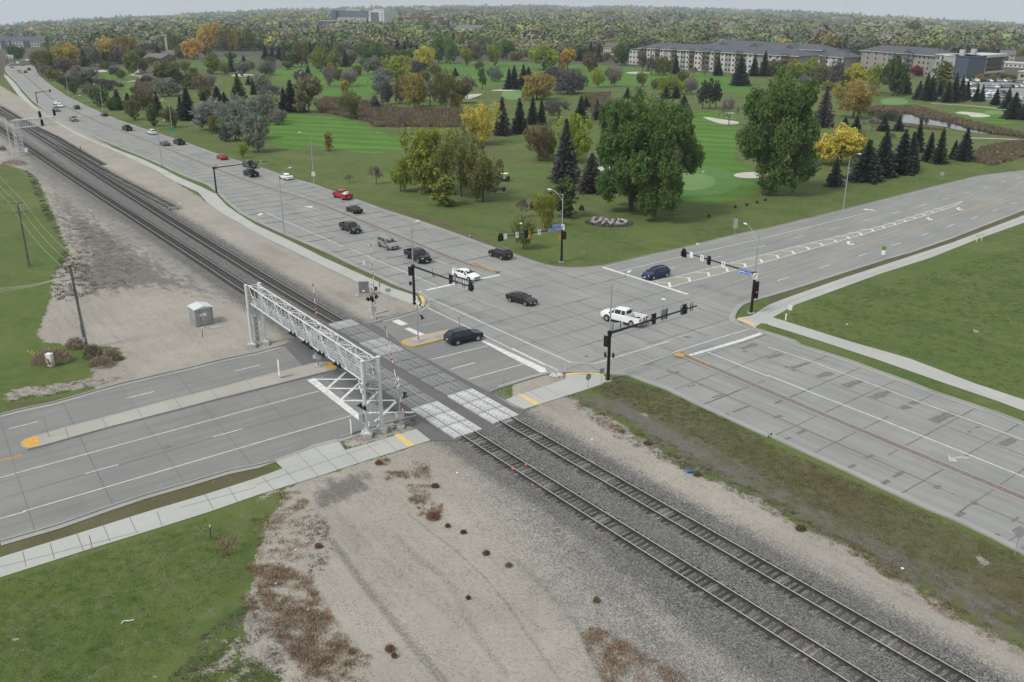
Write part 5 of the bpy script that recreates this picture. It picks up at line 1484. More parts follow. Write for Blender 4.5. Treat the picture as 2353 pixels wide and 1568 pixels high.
trees('10', '''40,442,270 d O 150; 180,402,290 d Y 90; 90,547,412 s B 80; 150,547,430 s B 80; 215,547,430 s B 90; 335,617,468 d G 150|round dark green tree left of the small sand bunker; 415,617,368 w O 160; 505,532,370 s B 90; 590,662,430 d L 170|yellow-green tree, left of a touching pair on the far fairway; 730,692,440 t L 130|narrow yellow-green tree, right of a touching pair on the far fairway; 660,472,380 s B 60; 825,617,452 s B 95; 885,612,470 d R 90; 100,692,563 w S 160; 480,702,600 s G 80; 680,795,600 f N 130; 860,795,618 f N 150; 1080,682,520 w S 175; 1310,745,515 w L 270|broad yellow-green tree between silver willows at mid fairway; 1550,645,435 d Y 180|tree with flaming orange yellow top, centre of the far fairway; 1490,690,560 w P 170; 1150,862,690 w S 170; 1170,790,620 w S 190; 1205,962,750 d P 110; 1455,988,680 w A 240; 1340,950,700 d R 150; 1600,975,680 b N 180; 1740,1002,640 f O 190; 1890,952,740 d O 180; 1940,905,640 b N 190; 1680,940,680 d O 150;
1680,582,310 d M 190; 1780,587,350 d M 130; 1930,602,440 d L 110; 2190,612,412 f L 140; 2030,545,400 d R 110; 1040,565,370 d M 190; 1130,585,392 d M 160; 1240,565,430 f O 190; 1180,485,345 s B 90; 1240,490,350 s B 90; 1300,505,360 s B 90; 1370,510,370 s B 90; 1430,515,390 s B 100; 1480,520,400 s B 80; 2080,824,622 p G 90; 2160,742,622 p P 90; 2200,752,610 w S 130; 2325,824,622 s B 100; 2300,545,370 d G 150; 1960,530,420 s B 60; 2120,500,340 d M 160; 2230,480,330 d M 150; 1900,500,330 d O 120;
330,1028,730 s B 190|largest blackish spruce standing left above the cattail marsh; 262,1032,800 s B 120; 400,1032,835 s B 130; 490,1038,692 d R 270|rust and olive tree beside the blackish spruces; 150,970,722 b P 240; 60,860,690 w S 190; 870,1098,835 f O 190|thin olive tree standing in the cattails; 820,862,740 d A 90; 1375,1238,950 b N 130|grey leafless tree alone at the marsh edge; 2070,1328,952 f Y 340|bright yellow airy tree right of the marsh; 1930,1303,1050 b N 130; 2260,1245,885 s P 170; 668,1388,1210 t A 80|little amber columnar tree alone on the fairway; 20,1396,1040 w S 250; 90,1120,870 w S 240; 215,1145,1000 w S 150; 330,460,360 d O 130; 620,520,420 d O 120; 760,520,400 d R 110; 850,440,330 d O 130; 970,470,330 d O 130; 1080,430,330 d R 100; 1560,470,330 d G 110; 1640,420,300 d M 110; 1420,400,310 d Y 70''')
trees('20', '''290,642,415 d L 280|big yellow-green tree left of its orange neighbour at the far fairway; 510,642,440 d Z 170|orange tree joined to the big yellow-green one at the far fairway; 228,918,672 d A 300|big round amber olive tree beside the dark green bunker; 510,862,640 w P 330; 400,740,612 w P 220; 20,822,600 s B 120; 105,812,590 s B 115; 715,662,480 d R 140; 1000,602,402 d G 150; 790,804,620 f L 130; 940,797,610 f N 140; 1190,797,655 f O 110; 1385,692,520 w O 160; 1200,652,470 p P 100; 1280,692,510 p P 95; 1500,682,500 s B 85; 1690,640,460 s B 110; 1745,640,515 s B 60; 1670,702,600 b N 90; 1765,700,580 b N 110; 1890,697,530 s B 95; 2092,788,505 s B 175; 2220,702,492 s B 95; 2312,702,465 s B 110; 1445,862,690 w L 230; 1540,865,760 d Y 100; 1412,905,790 s B 95; 1505,905,782 s B 90; 1640,865,700 f N 140; 1750,1002,742 p B 130; 1815,1003,722 p B 130; 1870,1002,742 p B 110; 1570,1075,870 s P 175|greyish spruce behind the first big cottonwood; 1990,1154,840 b N 160|pale leafless tree standing in front of a sand bunker; 1060,905,802 s B 115; 1170,905,800 s B 85; 630,1135,880 s B 150; 70,1225,900 s B 160|blackish spruce above the brown tree, left of the lime one; 190,1145,880 s B 115; 270,1145,900 s B 95; 430,1110,860 b P 330; 850,1105,900 b P 130; 780,1100,900 s P 110; 245,1478,1130 f R 270|brown tree with leaning dark trunk left of the tall spruce; 560,1490,1062 w L 310|lime tree towering behind the tall dark spruce; 320,1450,1200 d L 210; 620,560,440 s B 110; 720,560,380 s B 80; 790,570,420 s B 80; 870,560,480 d R 110; 60,560,480 d R 100; 1060,560,480 d N 100; 380,480,400 d O 100; 110,360,285 d L 100; 1480,370,325 d L 110; 460,440,370 s B 50; 1130,370,320 s B 50; 250,500,380 d M 110; 2150,370,330 d Z 60''')
trees('30', '''230,745,550 d L 150; 400,725,535 d L 190; 50,705,545 d O 140; 480,770,600 d R 190; 620,800,540 d P 150; 780,800,585 d Y 250|golden yellow tree behind the tan willow, near the pond; 975,860,590 d L 150; 770,602,452 d G 170; 905,612,472 d M 120; 1140,882,510 d G 220|tall dark green poplar-like tree left of the modern apartments; 1250,862,602 s B 120; 780,1085,745 f A 370|wide tan gold willow leaning over the pond edge; 960,875,780 d S 100; 505,1165,780 s P 190; 540,830,750 d L 110; 350,780,700 f N 130; 700,1205,1075 s B 110; 805,1205,1050 s B 100; 950,1205,1060 b N 160; 660,1515,1165 w Y 470|yellow maple by the east road, small spruce at its foot; 820,1400,1200 d R 150; 445,1430,1200 s B 100; 1060,1205,1060 s B 115; 1195,1205,1065 s B 100; 1120,1330,1180 b N 110; 1365,1402,1095 s B 120; 1470,1485,1212 s B 130; 1565,1505,1170 s B 140; 1355,1535,1340 n O 60; 1790,1478,1165 s B 170; 1703,1464,1285 s B 95; 1805,1477,1290 s B 105;
1380,915,740 s B 110; 1440,925,662 s B 110; 1485,928,690 s B 130; 1570,885,740 s B 90; 1640,942,742 s B 120; 1700,938,672 s B 130; 1762,930,690 s B 100; 1815,918,740 s B 90; 1908,934,772 s B 72; 1955,934,772 s B 72; 2085,968,812 s B 92; 2190,1003,810 s B 120; 2242,1094,845 s B 180|dense dark spruce in front of the parked cars, right of the pale bunker; 2342,1104,895 s B 110; 1600,820,562 t O 180|tan and green columnar tree before the navy apartment wall; 1360,700,600 d K 120|crimson tree against the apartment blocks; 1330,650,590 d K 70; 1940,745,680 d A 80; 1860,745,692 d M 90; 2060,738,680 d A 80; 2160,740,672 d O 80; 2240,735,680 d O 80; 100,540,440 d G 110; 620,500,440 d O 90; 1480,470,390 d G 110; 440,370,310 d Z 80; 1330,350,190 d G 150; 1050,270,205 d M 130; 1600,390,290 d L 150; 1760,400,308 d L 150; 2030,480,418 d Z 80; 2100,500,445 s B 60; 1500,480,410 s B 50; 1200,300,260 d L 130; 860,320,280 d O 110; 240,220,150 d M 130; 2330,520,440 d L 110; 2150,560,500 d O 120; 730,400,340 s B 60; 490,410,350 s B 60; 220,390,330 s B 60''')
trees('D', '''988,440,298 w L 124|large lime tree, leftmost of the clump by the golf cart; 1060,452,300 f O 105; 1110,464,356 f O 88|olive tree nearest the golf cart; 1020,474,402 t L 55; 921,441,364 f L 40|slim yellow-green sapling below the lime clump; 865,424,371 b N 32; 803,421,395 b N 22; 1299,419,272 H P 72|tallest dark grey spruce in front of the lime tree; 1358,442,350 s P 68|drooping purplish spruce touching the first big cottonwood; 1450,483,222 h G 165|left trunk of the two biggest cottonwoods behind the flower bed; 1502,498,236 h G 184|right trunk of the two biggest cottonwoods behind the flower bed; 1776,440,168 h G 180|huge green cottonwood right of the putting green; 1296,501,408 t G 58|narrow dark green tree left of the flower bed; 1199,500,446 b N 32; 1252,524,440 f L 55|small lime tree beneath the street sign arm; 1203,572,497 f O 55; 1917,428,362 s P 40|small grey spruce at the foot of the yellow maple; 1987,416,320 s B 78; 2025,406,300 s B 62; 2068,399,297 s B 60; 2088,396,302 s B 46; 388,205,140 d O 60''')
LANDM = [('the railway bend', 60, 150), ('the winding cart path', 315, 175), ('the clubhouse', 385, 130), ('the silver willows', 540, 270), ('the left fairway', 600, 170), ('the avenue lamps', 300, 240), ('the cattail marsh', 900, 270),
         ('the far middle fairway', 800, 170), ('the twin grey willows', 870, 190), ('the upper centre fairway', 1080, 150), ('the amber round tree', 1240, 200), ('the lime clump', 1050, 400), ('the tall dark spruce', 1290, 320), ('the white apartment block', 1560, 150),
         ('the kidney bunker', 1650, 270), ('the big cottonwoods', 1480, 280), ('the huge right cottonwood', 1800, 180), ('the tan willow', 1960, 230), ('the pond', 2060, 300), ('the modern apartments', 2200, 190), ('the crowded car park', 2250, 230), ('the yellow maple', 1930, 340), ('the flower bed', 1300, 520), ('the distant roofs', 1350, 90), ('the right-hand treetops', 2100, 90), ('the left skyline', 350, 80)]
ORD = ['leftmost', 'second from left', 'third from left', 'fourth from left', 'fifth from left', 'sixth from left', 'seventh from left', 'eighth from left', 'ninth from left', 'tenth from left', 'eleventh from left', 'twelfth from left', 'thirteenth from left']
def plant_all():
    buckets = {}
    for i, t in enumerate(TREES):
        if t[5]: continue
        lm = min(LANDM, key=lambda q: (q[1] - t[0]) ** 2 + ((q[2] - (t[1] + t[2]) / 2) * 1.6) ** 2)
        buckets.setdefault((t[3], t[4], lm[0]), []).append(i)
    lab = {}
    for (k, c, lm), ids in buckets.items():
        ids.sort(key=lambda i: TREES[i][0])
        for j, i in enumerate(ids):
            nm = f"{CT_[c][1]} {KN[k][1]}"
            lab[i] = f"{nm} by {lm}" if len(ids) == 1 else f"{nm} by {lm}, {ORD[min(j, 12)]} of {len(ids)} alike"
    r_ = random.Random(5); used = {}
    for i, (px, by, ty, k, c, lb, wd) in enumerate(TREES):
        p = G(px, by); h = max(1.5, hgt(px, by, ty))
        base, words = CT_[c]
        vv = VAR[k]; vi = used.get(k, 0) % len(vv); used[k] = used.get(k, 0) + 1
        tm, cm = vv[vi]
        root = thing(KN[k][0], lb or lab[i], 'tree', p, r_.uniform(0, 6.28), 'trees on and around the golf course')
        sx = h
        if wd:
            sx = wd / pxm(px, by) / ASP[k]; sx = max(h * .55, min(h * 1.6, sx))
        br = r_.uniform(.85, 1.15); jt = [br * r_.uniform(.93, 1.07) for _ in range(3)]
        col = tuple(base[q] * jt[q] for q in range(3)) if k != 'h' else (.072, .128, .030)
        tc = (.8, .8, .8) if k != 'b' else (1.3, 1.25, 1.2)
        mobj('trunk', tm, root, scale=(sx, sx, h), color=tc)
        mobj('crown', cm, root, scale=(sx, sx, h), color=col)
trees('00', '''500,660,540 s B 70; 720,720,600 d N 120; 1050,690,610 d P 100; 1280,560,480 d M 110; 1390,600,520 d O 90; 1500,430,350 d O 110; 1820,480,400 d O 110; 1950,560,480 d O 100; 2120,560,480 d M 110; 2300,640,560 d O 90; 1400,960,860 s B 90; 1510,1100,1000 d O 110; 1260,880,790 d P 110; 2080,1080,960 w P 160''')
trees('10', '''280,640,560 d O 90; 560,830,700 s B 90; 930,700,600 d O 100; 1010,560,440 d O 120; 1260,640,540 d M 110; 1430,560,440 d M 130; 1100,1000,880 d P 90; 1540,760,640 d O 120; 1830,700,620 s B 70; 2050,640,560 d O 90; 1500,930,800 d O 120; 1830,1000,860 d A 110''')
trees('20', '''150,700,610 s B 80; 640,760,680 d O 100; 900,720,620 d P 100; 350,560,450 d O 130; 560,500,400 d M 120; 680,1000,890 s B 90; 1330,820,720 d O 110; 1000,1000,880 b P 110; 1560,760,650 d O 110''')
trees('00', '''620,640,560 d O 100; 850,700,640 w P 130; 960,640,560 d M 100; 1120,720,640 d O 90; 1620,740,640 d O 110; 1780,700,620 d M 90; 1880,900,790 d O 120; 2290,780,690 s B 80; 1350,760,690 d P 110; 1620,640,570 d O 90; 2000,650,570 d P 100''')
trees('10', '''120,620,520 d O 120; 420,760,640 d P 130; 760,740,640 d O 110; 1000,640,530 d M 120; 1380,800,690 d S 120; 1640,700,580 d O 120; 960,520,400 d M 130; 1350,560,460 d O 110; 650,640,530 d Y 90; 2000,560,470 d O 90; 260,560,470 s B 80; 560,440,350 d A 100''')
trees('20', '''30,560,470 d O 110; 450,520,420 d N 110; 960,520,430 d O 110; 1330,640,540 d N 110; 1460,640,550 d O 100; 360,1060,930 d R 130; 930,1110,980 s B 100''')
plant_all()
print('trees', len(TREES))

# ------------------------------------------------------------------ the wooded town beyond: one mass
TOWN = []
def far_wood():
    rs = np.random.RandomState(4)
    cols = np.array([CT_[c][0] for c in 'GMOLYAZRNPB']); pr = np.array([.15, .15, .20, .025, .005, .015, .005, .16, .20, .09, .0]); pr /= pr.sum()
    Cn, U, V, K = [], [], [], []
    R = 560.0; n_tot = 0
    rg = random.Random(77)
    for i in range(26):
        px_ = 210 + i * 82 + rg.uniform(-30, 30); py_ = rg.uniform(72, 104) - (12 if px_ < 900 else 0); w_ = rg.uniform(11, 20) * (py_ / 100)
        TOWN.append((px_, py_, w_, rg.randrange(4)))
    bl = [(a - 2, b - 2, a + w_ + 2, b + 9) for a, b, w_, _ in TOWN] + [(1438, 86, 1464, 99), (1460, 96, 1484, 108), (1466, 102, 1489, 112), (1313, 94, 1336, 106), (1374, 104, 1396, 114), (1298, 102, 1320, 112), (1186, 100, 1206, 110), (1552, 98, 1580, 108), (1593, 92, 1624, 103), (1656, 90, 1684, 99), (1784, 96, 1804, 105), (1878, 112, 1896, 124), (2140, 122, 2178, 132), (2294, 138, 2332, 148), (2092, 120, 2122, 128), (1184, 61, 1208, 69), (1252, 57, 1292, 64), (442, 110, 472, 118), (2028, 98, 2052, 106), (1006, 50, 1056, 58), (516, 84, 550, 92), (1040, 79, 1108, 88), (664, 97, 734, 106), (772, 90, 820, 97), (728, 68, 778, 76), (110, 102, 176, 110), (1914, 56, 1958, 62), (1600, 96, 1840, 112), (0, 88, 108, 120), (770, 50, 890, 66), (900, 52, 1010, 62)]
    while R < 7800:
        step = R / 50.0
        a = -.66 + rs.uniform(0, step / R)
        while a < .66:
            az = a + rs.normal() * step * .35 / R; r = R + rs.normal() * step * .45
            x, y = r * math.sin(az), r * math.cos(az)
            a += step / R
            z = terrain(x, y)
            # project to the survey to leave out fairways, roofs and roads
            dz = z - HC; den = y * CT - dz * ST
            px = 1176.5 + F * x / den; py = 784 + F * (y * ST + dz * CT) / den * -1 if False else 784 - F * (y * ST + dz * CT) / den
            row = {0: 104, 112: 104, 118: 124, 300: 118, 600: 116, 900: 128, 1200: 134, 1500: 118, 1760: 116, 2000: 122, 2353: 128}
            ks = sorted(row); lim = np.interp(px, ks, [row[q] for q in ks])
            if py > lim: continue
            if any(x0 < px < x1 and y0 < py < y1 for x0, y0, x1, y1 in bl): continue
            h = rs.uniform(8, 15) if rs.uniform() > .12 else rs.uniform(14, 19)
            wd = max(h * rs.uniform(.8, 1.2), step * .95)
            con = rs.uniform() < .13
            nq = int(np.interp(r, (560, 1200, 3000, 7800), (620, 300, 90, 40)))
            c = (cols[rs.choice(len(cols), p=pr)] * .55 + np.array([.088, .104, .068]) * .50) * rs.uniform(.75, 1.2) if not con else np.array(CT_['B'][0]) * rs.uniform(.8, 1.3)
            pn = math.sin(x * 9 / r * 3 + 2 * math.sin(r / 170)) * math.cos(r / 95 + az * 21) + .5 * math.sin(az * 57 + r / 60)
            c = c * (1 + .14 * pn) + np.array([.010, .007, -.002]) * max(0, pn)
            if rs.uniform() < .12: wd *= 1.7; h *= 1.2; nq = int(nq * 1.6)
            d = rs.normal(size=(nq, 3)); d /= np.linalg.norm(d, axis=1)[:, None]
            if con:
                t = rs.uniform(0, 1, nq); wd = h * .42
                p = np.stack([d[:, 0] * wd / 2 * (1 - t), d[:, 1] * wd / 2 * (1 - t), h * (.06 + .94 * t)], 1); s = h * .06
            else:
                lobe = rs.uniform(.72, 1.1, 7)[(np.arctan2(d[:, 1], d[:, 0]) * 1.1 + 3.5).astype(int) % 7]
                p = np.stack([d[:, 0] * wd / 2 * lobe, d[:, 1] * wd / 2 * lobe, h * .56 + d[:, 2] * h * .44 * lobe], 1) * rs.uniform(.75, 1, (nq, 1)); s = wd * np.interp(r, (560, 1200, 3000), (.050, .075, .14))
            u, v = spray(rs, p, d * .8 + np.array([0, 0, .4]), s)
            Cn.append(p + np.array([x, y, z])); U.append(u); V.append(v)
            tt = c[None, :] * rs.uniform(.78, 1.22, (nq, 1)) * 1.5; K.append(tt)
            n_tot += 1
        R += step * 1.05
    Cn = np.vstack(Cn); U = np.vstack(U); V = np.vstack(V); K = np.vstack(K)
    n = N('far_foliage'); at = n.attr('tint'); n.L(at.outputs['Color'], n.b.inputs['Base Color']); n.b.inputs['Roughness'].default_value = .9; n.b.inputs['Specular IOR Level'].default_value = .1
    me = quads_mesh('wood', Cn.astype(np.float32), U, V, K, n.m)
    print('far trees', n_tot, 'quads', len(Cn))
    tag(mobj('wood', me), 'autumn treetops of the distant town reaching to the horizon', 'wood', kind='stuff')
far_wood()
# ------------------------------------------------------------------ buildings
m_glass = pm('window_glass', (.035, .042, .05), .15, 0, var=.3, scale=.6)
m_wwall = pm('white_siding', (.50, .51, .495), .85, 0, var=.08, scale=.3)
m_gwall = pm('taupe_siding', (.30, .285, .26), .85, 0, var=.1, scale=.3)
m_bwall = pm('brown_siding', (.12, .085, .07), .85, 0, var=.15, scale=.3)
m_brk = pm('dark_brick', (.15, .075, .06), .9, 0, var=.2, scale=.5)
m_navy = pm('navy_metal', (.065, .085, .125), .6, 0, var=.1, scale=.4)
m_slate = pm('slate_roof', (.085, .092, .110), .9, 0, var=.15, scale=.4)
m_roofg = pm('grey_roof', (.14, .14, .14), .9, 0, var=.2, scale=.4)
m_roofb = pm('brown_roof', (.13, .10, .085), .9, 0, var=.2, scale=.4)
m_lgrey = pm('light_grey_panel', (.36, .37, .37), .8, 0, var=.1, scale=.3)
m_beige = pm('beige_wall', (.42, .38, .33), .9, 0, var=.1, scale=.3)
m_blgr = pm('blue_grey_panel', (.085, .115, .15), .5, 0, var=.1, scale=.3)
m_rwall = pm('red_siding', (.26, .06, .05), .85, 0, var=.15, scale=.4)
def frame(l, r):
    """world frame of a facade between two survey base points"""
    p0, p1 = G(*l), G(*r)
    z = min(p0.z, p1.z); p0.z = z
    d = Vector((p1.x - p0.x, p1.y - p0.y, 0)); L_ = d.length
    return p0, math.atan2(d.y, d.x), L_
def gable(mb, x0, x1, y0, y1, z, h, axis='x', ov=.4, mi=0):
    x0 -= ov; x1 += ov; y0 -= ov; y1 += ov
    if axis == 'x':
        ym = (y0 + y1) / 2
        a, b, c, d, e, f = (x0, y0, z), (x1, y0, z), (x1, y1, z), (x0, y1, z), (x0, ym, z + h), (x1, ym, z + h)
        for q in ((a, b, f, e), (c, d, e, f), (a, e, d), (b, c, f), (d, c, b, a)): mb.poly(q, mi)
    else:
        xm = (x0 + x1) / 2
        a, b, c, d, e, f = (x0, y0, z), (x1, y0, z), (x1, y1, z), (x0, y1, z), (xm, y0, z + h), (xm, y1, z + h)
        for q in ((a, e, f, d), (b, c, f, e), (a, b, e), (c, d, f), (d, c, b, a)): mb.poly(q, mi)
def hip(mb, x0, x1, y0, y1, z, h, ov=.6, mi=0):
    x0 -= ov; x1 += ov; y0 -= ov; y1 += ov; k = (y1 - y0) / 2; ym = (y0 + y1) / 2
    a, b, c, d, e, f = (x0, y0, z), (x1, y0, z), (x1, y1, z), (x0, y1, z), (x0 + k, ym, z + h), (x1 - k, ym, z + h)
    for q in ((a, b, f, e), (b, c, f), (c, d, e, f), (d, a, e), (d, c, b, a)): mb.poly(q, mi)
def windows(root, x0, x1, nx, z0, dz, nz, w_, h_, y=-.04, mat=None, skip=None):
    for j in range(nz):
        for i in range(nx):
            if skip and skip(i, j): continue
            x = x0 + (x1 - x0) * (i + .5) / nx
            m = MB(); m.box((0, 0, 0), (w_, .08, h_)); o = m.build('window', mat or m_glass, root, loc=(x, y, z0 + dz * j))
def apartment(name, label, l, r, ytop, dep, segs, floors=4, roof=m_slate, rh=3.6, bays=()):
    p, a, L_ = frame(l, r); h = hgt(l[0], l[1], ytop)
    root = thing(name, label, 'apartment building', p, a); fh = h / floors
    m = MB(); m.box((L_ / 2, dep / 2, h / 2), (L_, dep - .2, h)); m.build('wall', m_gwall, root)
    for (t0, t1, mt, pr, wn) in segs:
        x0, x1 = t0 * L_, t1 * L_
        m = MB(); m.box(((x0 + x1) / 2, -pr / 2 + .3, h / 2 + .02), (x1 - x0, pr + .6, h)); m.build('wall_bay', mt, root)
        if wn: windows(root, x0, x1, wn, fh * .55, fh, floors, 1.3, 1.3, -pr - .03)
    for t0, t1 in bays:
        x0, x1 = t0 * L_, t1 * L_
        for j in range(1, floors):
            m = MB(); m.box(((x0 + x1) / 2, -1.3, j * fh), (x1 - x0 - .6, 1.6, .18)); m.box(((x0 + x1) / 2, -2.05, j * fh + .55), (x1 - x0 - .6, .08, .9)); m.build('balcony', m_bwall, root)
        m = MB(); gable(m, x0, x1, -1.6, 4, h + .02, (x1 - x0) * .32, 'y'); m.build('gable', m_wwall, root)
        m = MB(); gable(m, x0 - .15, x1 + .15, -1.5, 6, h + .25, (x1 - x0) * .32, 'y', .5); m.build('gable_roof', roof, root)
    m = MB(); hip(m, 0, L_, 0, dep, h, rh, 1.0); m.build('roof', roof, root)
    m = MB(); m.box((L_ / 2, -1.0, h - .1), (L_ + 2, .12, .35)); m.build('eave', m_wwall, root)
    for i in range(14):
        m = MB(); m.box((0, 0, 0), (.5, .5, .6)); m.build('roof_vent', m_dark, root, loc=(L_ * (.08 + .064 * i), dep * .4, h + rh * .75))
    return root
nx_ = lambda v: (v - 250) / 2100
sg = [(250, 370, m_brk, .6, 0), (370, 430, m_wwall, .3, 1), (430, 452, m_blgr, .2, 0), (452, 510, m_wwall, .3, 1), (510, 572, m_bwall, .8, 0), (572, 630, m_wwall, .3, 1), (700, 750, m_wwall, .3, 1), (750, 820, m_bwall, .8, 0), (820, 875, m_wwall, .3, 1), (875, 950, m_gwall, .15, 2), (950, 1005, m_wwall, .3, 1), (1005, 1070, m_bwall, .8, 0), (1070, 1172, m_wwall, .3, 2), (1172, 1285, m_gwall, .5, 2), (1285, 1345, m_wwall, .3, 1), (1345, 1415, m_bwall, .8, 0), (1415, 1478, m_wwall, .3, 1), (1478, 1560, m_gwall, .15, 2), (1560, 1620, m_wwall, .3, 1), (1620, 1695, m_bwall, .8, 0), (1695, 1760, m_gwall, .2, 1), (1760, 1830, m_wwall, .3, 1), (1990, 2160, m_wwall, .3, 2), (2165, 2245, m_bwall, .8, 0), (2245, 2350, m_brk, .6, 0)]
apartment('apartment_building', 'long four storey white apartment block, slate roof and brown balcony bays', (1467, 152), (1830, 179), 110.5, 19, [(nx_(a), nx_(b), c, d, e) for a, b, c, d, e in sg], bays=[(nx_(a), nx_(b)) for a, b in ((305, 368), (512, 570), (752, 818), (1007, 1068), (1178, 1280), (1347, 1413), (1622, 1693), (2167, 2243))])
apartment('apartment_building', 'second slate roofed wing behind the long white apartment block', (1622, 136), (1885, 154), 103, 19, [(.1, .2, m_wwall, .3, 3), (.35, .5, m_wwall, .3, 3), (.62, .8, m_wwall, .3, 3)], bays=[(.13, .2), (.42, .5), (.72, .8)])
apartment('apartment_building', 'slate roofed pale grey apartment wing joining the flat roofed modern block', (1975, 160), (2143, 178), 116, 17, [(.05, .4, m_gwall, .3, 3), (.62, .72, m_lgrey, .5, 1), (.78, .95, m_gwall, .2, 3)], bays=[(.62, .74)])
apartment('apartment_building', 'white gabled apartment row with low roof, left of the dark poplar', (1850, 152), (1935, 160), 126, 16, [(0, 1, m_wwall, .2, 6)], floors=3, bays=[(.4, .6)])
# modern block
def modern():
    root = thing('apartment_building', 'flat roofed modern apartment block with navy corner and brick end', 'apartment building', G(2218, 184))
    inv = root.location.copy()
    def wing(l, r, ytop, dep, mat, roofm, name='wall'):
        p, a, L_ = frame(l, r); h = 12.6
        M = Matrix.Translation(p - inv) @ Matrix.Rotation(a, 4, 'Z')
        m = MB(); m.box((L_ / 2, dep / 2, h / 2), (L_, dep, h), M); m.build(name, mat, root)
        m = MB(); m.box((L_ / 2, dep / 2, h + .25), (L_ + .6, dep + .6, .5), M); m.build('roof', roofm, root)
        return M, L_, h
    def win(M, x, z, w_=1.4, h_=1.7, y=-.05):
        m = MB(); m.box((x, y, z), (w_, .1, h_), M); m.build('window', m_glass, root)
    M, L_, h = wing((2143, 178), (2186, 183.6), 127, 16, m_lgrey, m_wwall)
    for i in range(4):
        for j in range(4): win(M, L_ * (.14 + .24 * i), 1.8 + 3.1 * j)
    wing((2187, 184), (2217, 186.6), 125, 14, m_navy, m_navy)
    M, L_, h = wing((2219, 186), (2302, 177), 132, 14, m_lgrey, m_wwall)
    for (a, b, mt, pr) in ((.12, .22, m_gwall, .25), (.30, .36, m_bwall, .3), (.50, .93, m_bwall, .12)):
        m = MB(); m.box((L_ * (a + b) / 2, -pr / 2, h / 2 + 1.0), (L_ * (b - a), pr, h - 2.6), M); m.build('wall_panel', mt, root)
    m = MB(); m.box((L_ * .72, -.5, 3.4), (L_ * .55, 1.0, 1.2), M); m.build('canopy', m_wwall, root)
    m = MB(); m.box((L_ * .72, -.6, h - .3), (L_ * .56, 1.4, 1.4), M); m.build('parapet', m_wwall, root)
    for i in range(13):
        for j in range(4): win(M, L_ * (.045 + .075 * i), 1.6 + 3.0 * j, 1.5, 1.5, -.36)
    for x in (.08, .38):
        m = MB(); m.box((L_ * x, 6, h + 2), (2.2, 2.6, 3.2), M); m.build('roof_tower', m_wwall, root)
modern()
# left apartment row beyond the bend
p, a, L_ = frame((-22, 114), (103, 109)); h = hgt(40, 112, 92)
root = thing('apartment_building', 'white and charcoal apartment row with dark roofs at the left edge', 'apartment building', p, a)
MB().box((L_ / 2, 8, h / 2), (L_, 16, h)).build('wall', m_wwall, root)
m = MB(); gable(m, 0, L_, 0, 16, h, 4.5); m.build('roof', m_slate, root)
for x0, x1 in ((.22, .30), (.36, .40), (.62, .74)): MB().box((L_ * (x0 + x1) / 2, -.3, h / 2 + .05), (L_ * (x1 - x0), .8, h)).build('wall_panel', m_navy, root)
windows(root, 0, L_ * .6, 10, 1.8, 3, 3, 1.8, 1.3); windows(root, L_ * .76, L_, 5, 1.8, 3, 3, 1.6, 1.5)
# hospital
p, a, L_ = frame((766, 66), (888, 68)); h = hgt(800, 66, 24)
root = thing('hospital_building', 'large white and blue-grey hospital towering over the treetops', 'hospital', p, a)
MB().box((L_ * .36, 14, h * .31), (L_ * .70, 28, h * .62)).build('lower_wall', m_lgrey, root)
MB().box((L_ * .36, 15, h * .8), (L_ * .72, 24, h * .40)).build('upper_wall', m_blgr, root)
MB().box((L_ * .045, 10, h * .75), (L_ * .09, 26, h * .52)).build('stair_block', m_navy, root)
MB().box((L_ * .86, 12, h * .5), (L_ * .27, 30, h)).build('tower_wall', m_wwall, root)
MB().box((L_ * .83, -3.3, h * .48), (L_ * .14, .8, h * .9)).build('tower_glazing', m_blgr, root)
MB().box((L_ * .32, 15, h * 1.03), (L_ * .28, 10, h * .09)).build('plant_room', m_lgrey, root); MB().box((L_ * .83, 12, h * 1.05), (L_ * .2, 14, h * .1)).build('plant_room', m_lgrey, root)
windows(root, L_ * .1, L_ * .66, 12, h * .12, h * .105, 5, 3.0, 1.5, -.1, skip=lambda i, j: (i * 3 + j * 5) % 4 == 0); windows(root, L_ * .93, L_ * .99, 1, h * .15, h * .12, 7, 3, 1.6, -3.1)
